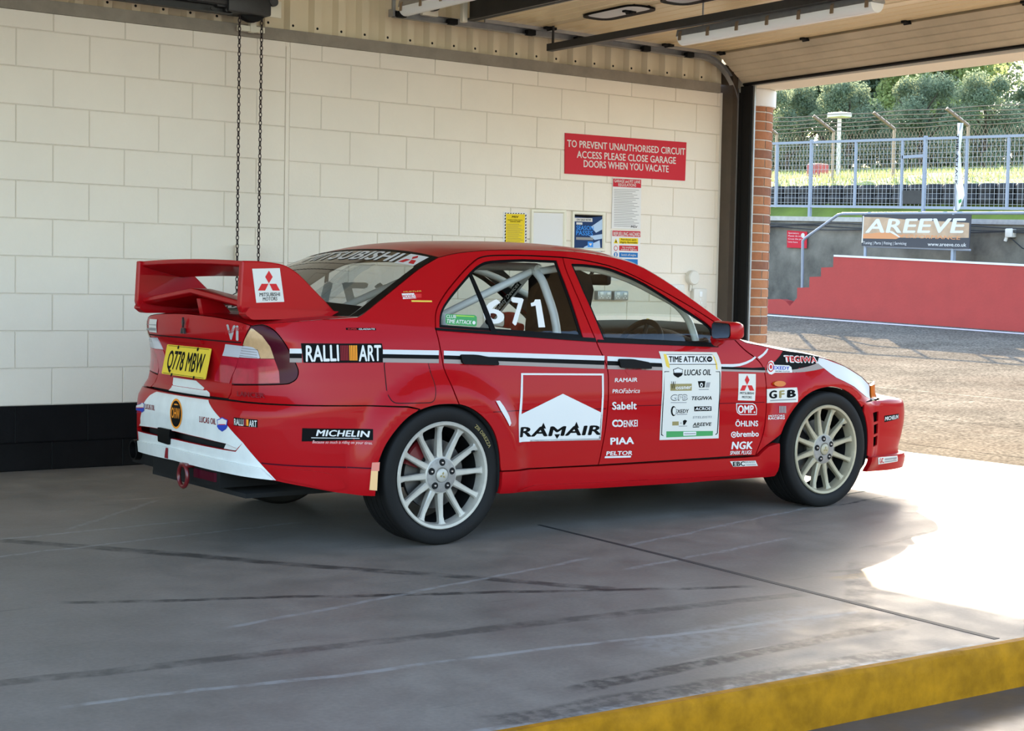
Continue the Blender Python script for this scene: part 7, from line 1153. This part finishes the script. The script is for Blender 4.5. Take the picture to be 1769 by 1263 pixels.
# ------------------------------------------------------------------ wheels
RR, RO = .2444, .315
def wheel(x, sg, bronze, steer=0., first=True):
    m = 'alloy_bronze' if bronze else 'alloy'
    mb = MB()
    # lathe profile in (r, h), h = distance inboard of the outer face
    prof = [(RR - .002, .012), (RR, .006), (RR - .004, .001), (RR - .016, .003), (RR - .021, .014), (RR - .024, .030), (RR - .026, .062)]
    mb.lathe(prof, (0, 0, 0), 'y', 72); mb.lathe([(RR - .026, .062), (RR - .030, .20), (RR - .004, .215), (RR - .004, .225)], (0, 0, 0), 'y', 72, 1)
    # twelve tapering spokes
    for k in range(12):
        a = 2 * PI * (k + .5) / 12; ca, sa = math.cos(a), math.sin(a); rows = []
        for r, w, h0, h1 in ((.052, .024, .024, .06), (.080, .0165, .025, .062), (.13, .0135, .027, .060), (.19, .0118, .024, .052), (.212, .0140, .018, .048), (.222, .022, .016, .05)):
            ring = [(-w, h0 + .006), (-w * .62, h0), (w * .62, h0), (w, h0 + .006), (w * .9, h1), (-w * .9, h1)]
            rows.append([(r * ca - q * sa, h, r * sa + q * ca) for q, h in ring])
        mb.loft(rows, 0, closed=True)
    mb.lathe([(.03, .022), (.036, .016), (.058, .018), (.078, .023)], (0, 0, 0), 'y', 40, 2); mb.lathe([(.078, .023), (.084, .026), (.088, .04), (.085, .07), (0, .07)], (0, 0, 0), 'y', 40)
    w = mb.build('wheel', [m, 'matt_black', 'hub_grey'], car, 35); 
    def fix(o): return o
    mb = MB(); mb.lathe([(0, .010), (.024, .010), (.030, .014), (.031, .022)], (0, 0, 0), 'y', 28); kids = [(mb, 'wheel_cap', m)]
    for k in range(5):
        a = 2 * PI * k / 5 + .5; c = (.057 * math.cos(a), 0, .057 * math.sin(a)); mb = MB(); mb.lathe([(0, .0160), (.0150, .0160), (.0170, .0200)], c, 'y', 16); kids.append((mb, 'lug_hole_shade', 'matt_black'))  # flat black discs painted in for the shade inside the lug holes

    for k in range(5):
        a = 2 * PI * k / 5 + .5; c = (.057 * math.cos(a), 0, .057 * math.sin(a)); mb = MB(); mb.lathe([(0, .0125), (.004, .0125), (.0062, .0165)], c, 'y', 8); kids.append((mb, 'wheel_nut', 'steel_bright'))
    mb = MB()
    for k in range(3):
        a = PI / 2 + 2 * PI * k / 3; e_ = lambda r, t: (r * math.cos(a) - t * math.sin(a), r * math.sin(a) + t * math.cos(a)); mb.prism([e_(.002, 0), e_(.009, .005), e_(.017, 0), e_(.009, -.005)], lambda p: (p[0], .0088, p[1]), lambda p: (p[0], .0105, p[1]))
    kids.append((mb, 'cap_emblem', 'olive_ink'))
    mb = MB(); W_ = .232
    prof = [(RR - .002, .012), (RR + .006, .006), (RR + .02, .0), (RR + .04, -.002), (RO - .012, .001), (RO - .004, .006), (RO - .0006, .016)]
    tr_ = []
    for g in (.055, .092, .138, .176): tr_ += [(RO, g - .007), (RO - .006, g - .006), (RO - .006, g + .006), (RO, g + .007)]
    prof += [(RO, .03)] + tr_ + [(RO, W_ - .03), (RO - .0015, W_ - .026), (RO - .016, W_ - .004), (RR + .02, W_), (RR - .01, W_ - .01)]
    mb.lathe(prof, (0, 0, 0), 'y', 96); kids.append((mb, 'tyre', 'rubber'))
    mb = MB(); mb.lathe([(.07, .085), (.158, .085), (.158, .105), (.07, .105)], (0, 0, 0), 'y', 48, closed=True); mb.lathe([(0, .075), (.08, .078), (.085, .095)], (0, 0, 0), 'y', 30); kids.append((mb, 'brake_disc', 'disc_steel'))
    mb = MB(); A0 = 2.62 if x < 1 else 2.9; rows = []
    for a in np.linspace(A0 - .42, A0 + .42, 9): rows.append([(r * math.cos(a), h, r * math.sin(a)) for r, h in ((.105, .066), (.172, .066), (.180, .075), (.180, .12), (.105, .12))])
    mb.loft(rows, 0, closed=True); mb.F += [tuple(range(5)), tuple(range(len(mb.V) - 5, len(mb.V)))]; mb.M += [0, 0]; kids.append((mb, 'brake_caliper', 'caliper_red' if x < 1 else 'trim_black'))
    mb = MB(); mb.tube([(.19 * math.cos(.75), .035, .19 * math.sin(.75)), (.20 * math.cos(.75), .012, .20 * math.sin(.75))], .005, 8); kids.append((mb, 'valve', 'trim_black'))
    for k, n, mm in kids: k.build(n, mm, w, 40).location = (0, 0, 0)
    w.location = Vector((x, sg * .862, RO)) - wloc(car); w.rotation_euler = (0, .22 if x < 1 else .05, 0)
    return w
W1 = wheel(0, -1, False); W2 = wheel(2.51, -1, True)
for o, x in ((W1, 0), (W2, 2.51)):
    c = copy_tree(o, car); c.location = Vector((x, .862, RO)) - wloc(car); c.rotation_euler = (0, .4, PI)
# gold lettering on the tyre wall
tyre = [c for c in W1.children if c.name.startswith('tyre')][0]
def tyre_surf(u, v, off=0.): return np.stack([v * np.cos(u), -.0035 - off + 0 * u, v * np.sin(u)], -1)
s = sticker('lettering', [('t', 'ZIII DIREZZA', 'olive_ink', 0, [(1.15, .266), (.66, .266), (1.15, .282)], .02, 0)], tyre_surf, tyre, .0008, .05); s.location = (0, 0, 0)
# ------------------------------------------------------------------ cabin
mb = MB(); hoop = [(.80, -.655, .30), (.80, -.65, .90), (.775, -.575, 1.16), (.765, -.505, 1.245), (.765, -.44, 1.268), (.765, .44, 1.268), (.765, .505, 1.245), (.775, .575, 1.16), (.80, .65, .90), (.80, .655, .30)]
mb.tube(smooth_poly(hoop, 5), .021, 12)
for sg in (-1, 1):
    mb.tube([(.765, sg * .48, 1.25), (.20, sg * .50, 1.02), (-.12, sg * .52, .90)], .019, 12)
    mb.tube(smooth_poly([(.775, sg * .52, 1.245), (1.00, sg * .555, 1.275), (1.26, sg * .57, 1.232), (1.48, sg * .59, 1.150), (1.63, sg * .61, 1.075), (1.70, sg * .64, .96), (1.72, sg * .66, .80), (1.72, sg * .66, .35)], 5), .019, 12)
    mb.tube([(.22, sg * .505, 1.03), (.20, sg * .56, .80)], .019, 12)
mb.tube([(.765, -.47, 1.255), (.79, .62, .45)], .019, 12); mb.tube([(.765, -.62, 1.0), (.765, .62, 1.0)][:0] or [(.78, -.60, .93), (.78, .60, .93)], .019, 12)
mb.tube([(1.70, -.64, .86), (1.70, .64, .86)], .017, 10)
cage = mb.build('roll_cage', 'cage_paint', car, 60)
dv = Vector((.79 - .765, .62 + .47, .45 - 1.255)); d0 = Vector((.765, -.47, 1.255)); L = dv.length; dv.normalize(); sd = Vector((1, 0, 0)).cross(dv).normalized()
cs = lambda u, v, off=0.: np.array([tuple(d0 + dv * a + Vector((-math.cos(b / .019), 0, 0)) * (.019 + o) + sd * math.sin(b / .019) * (.019 + o)) for a, b, o in zip(np.atleast_1d(u), np.atleast_1d(v), np.broadcast_to(off, np.shape(np.atleast_1d(u))))])
try: sticker('maker_label', [('p', 'black_ink', 0, [(.10, -.022), (.46, -.022), (.46, .018), (.10, .018)]), ('t', 'Safety Devices', 'white_ink', 1, [(.34, -.014), (.11, -.014), (.34, .004)], .02, 0), ('p', 'darkred_ink', 1, [(.36, -.02), (.44, -.02), (.44, .016), (.36, .016)])], cs, cage, .0012, .01)
except Exception as ex: print('label', ex)
for sg in (-1,):
    mb = MB(); rows = []   # bucket seat
    for z, w, xb, xf, wing in ((.34, .21, .80, 1.25, .05), (.45, .22, .78, 1.28, .08), (.60, .23, .76, .98, .15), (.80, .24, .70, .90, .14), (.95, .25, .66, .86, .13), (1.06, .20, .635, .80, .10), (1.16, .17, .62, .80, .16), (1.235, .155, .605, .78, .16), (1.265, .12, .61, .72, .10)):
        rows.append([(xf if False else xb + wing, sg * .37 - w, z), (xb, sg * .37 - w * .98, z), (xb - .03, sg * .37 - w * .5, z), (xb - .035, sg * .37, z), (xb - .03, sg * .37 + w * .5, z), (xb, sg * .37 + w * .98, z), (xb + wing, sg * .37 + w, z), (xb + wing, sg * .37 + w - .03, z), (xb + .06, sg * .37 + w * .6, z), (xb + .055, sg * .37, z), (xb + .06, sg * .37 - w * .6, z), (xb + wing, sg * .37 - w + .03, z)])
    rows = [[(a + .33, b, c) for a, b, c in r_] for r_ in rows]
    mb.loft(rows, 0, closed=True); mb.F += [tuple(range(12)), tuple(range(len(mb.V) - 12, len(mb.V)))]; mb.M += [0, 0]
    mb.bbox((1.08, sg * .37 - .24, .26), (1.56, sg * .37 + .24, .42), .05); mb.build('bucket_seat', 'seat_cloth', car, 50)
st_c = Vector((1.555, -.37, .842)); ax = Vector((-.90, 0, .42)).normalized(); s1 = Vector((0, 1, 0)); s2 = ax.cross(s1)
mb = MB(); mb.tube([tuple(st_c + s1 * .168 * math.cos(a) + s2 * .168 * math.sin(a)) for a in np.linspace(0, 2 * PI, 41)[:-1]], .016, 10, closed=True)
for a in (.1, PI - .1, PI * 1.5): mb.tube([tuple(st_c - ax * .02), tuple(st_c + s1 * .165 * math.cos(a) + s2 * .165 * math.sin(a))], .012, 8)
mb.tube([tuple(st_c - ax * .02), tuple(st_c - ax * .25)], .025, 10); stw = mb.build('steering_wheel', 'matt_black', car, 60)
mb = MB(); mb.bbox((st_c.x - .008, -.376, .0), (st_c.x + .008, -.364, .01), .002); mb.V = [tuple(st_c + s2 * (-.168 if s2.z < 0 else .168) + Vector((v[0] - st_c.x, v[1] + .37, (v[2] - .005) * 3.6))) for v in mb.V]; mb.build('centre_mark', 'gold_ink', stw, 0)
mb = MB(); rows = []
for y in np.linspace(-.70, .70, 29):
    bumpy = .055 * math.exp(-((y + .37) / .17) ** 2)
    rows.append([(1.62, y, .60), (1.60, y, .78), (1.615, y, .865 + bumpy * .9), (1.66, y, .895 + bumpy), (1.74, y, .905 + bumpy), (1.82, y, .915), (2.02, y, .905)])
mb.loft(rows); mb.build('dashboard', 'matt_black', car, 60)
mb = MB(); mb.bbox((1.50, -.075 - .10, 1.185), (1.535, -.075 + .12, 1.245), .015); mb.tube([(1.53, 0, 1.24), (1.56, .0, 1.29)], .01, 8); mb.build('interior_mirror', 'trim_black', car)
mb = MB(); mb.bbox((1.62, .10, .90), (1.68, .22, .965), .01); mb.build('instrument_pod', 'trim_black', car)
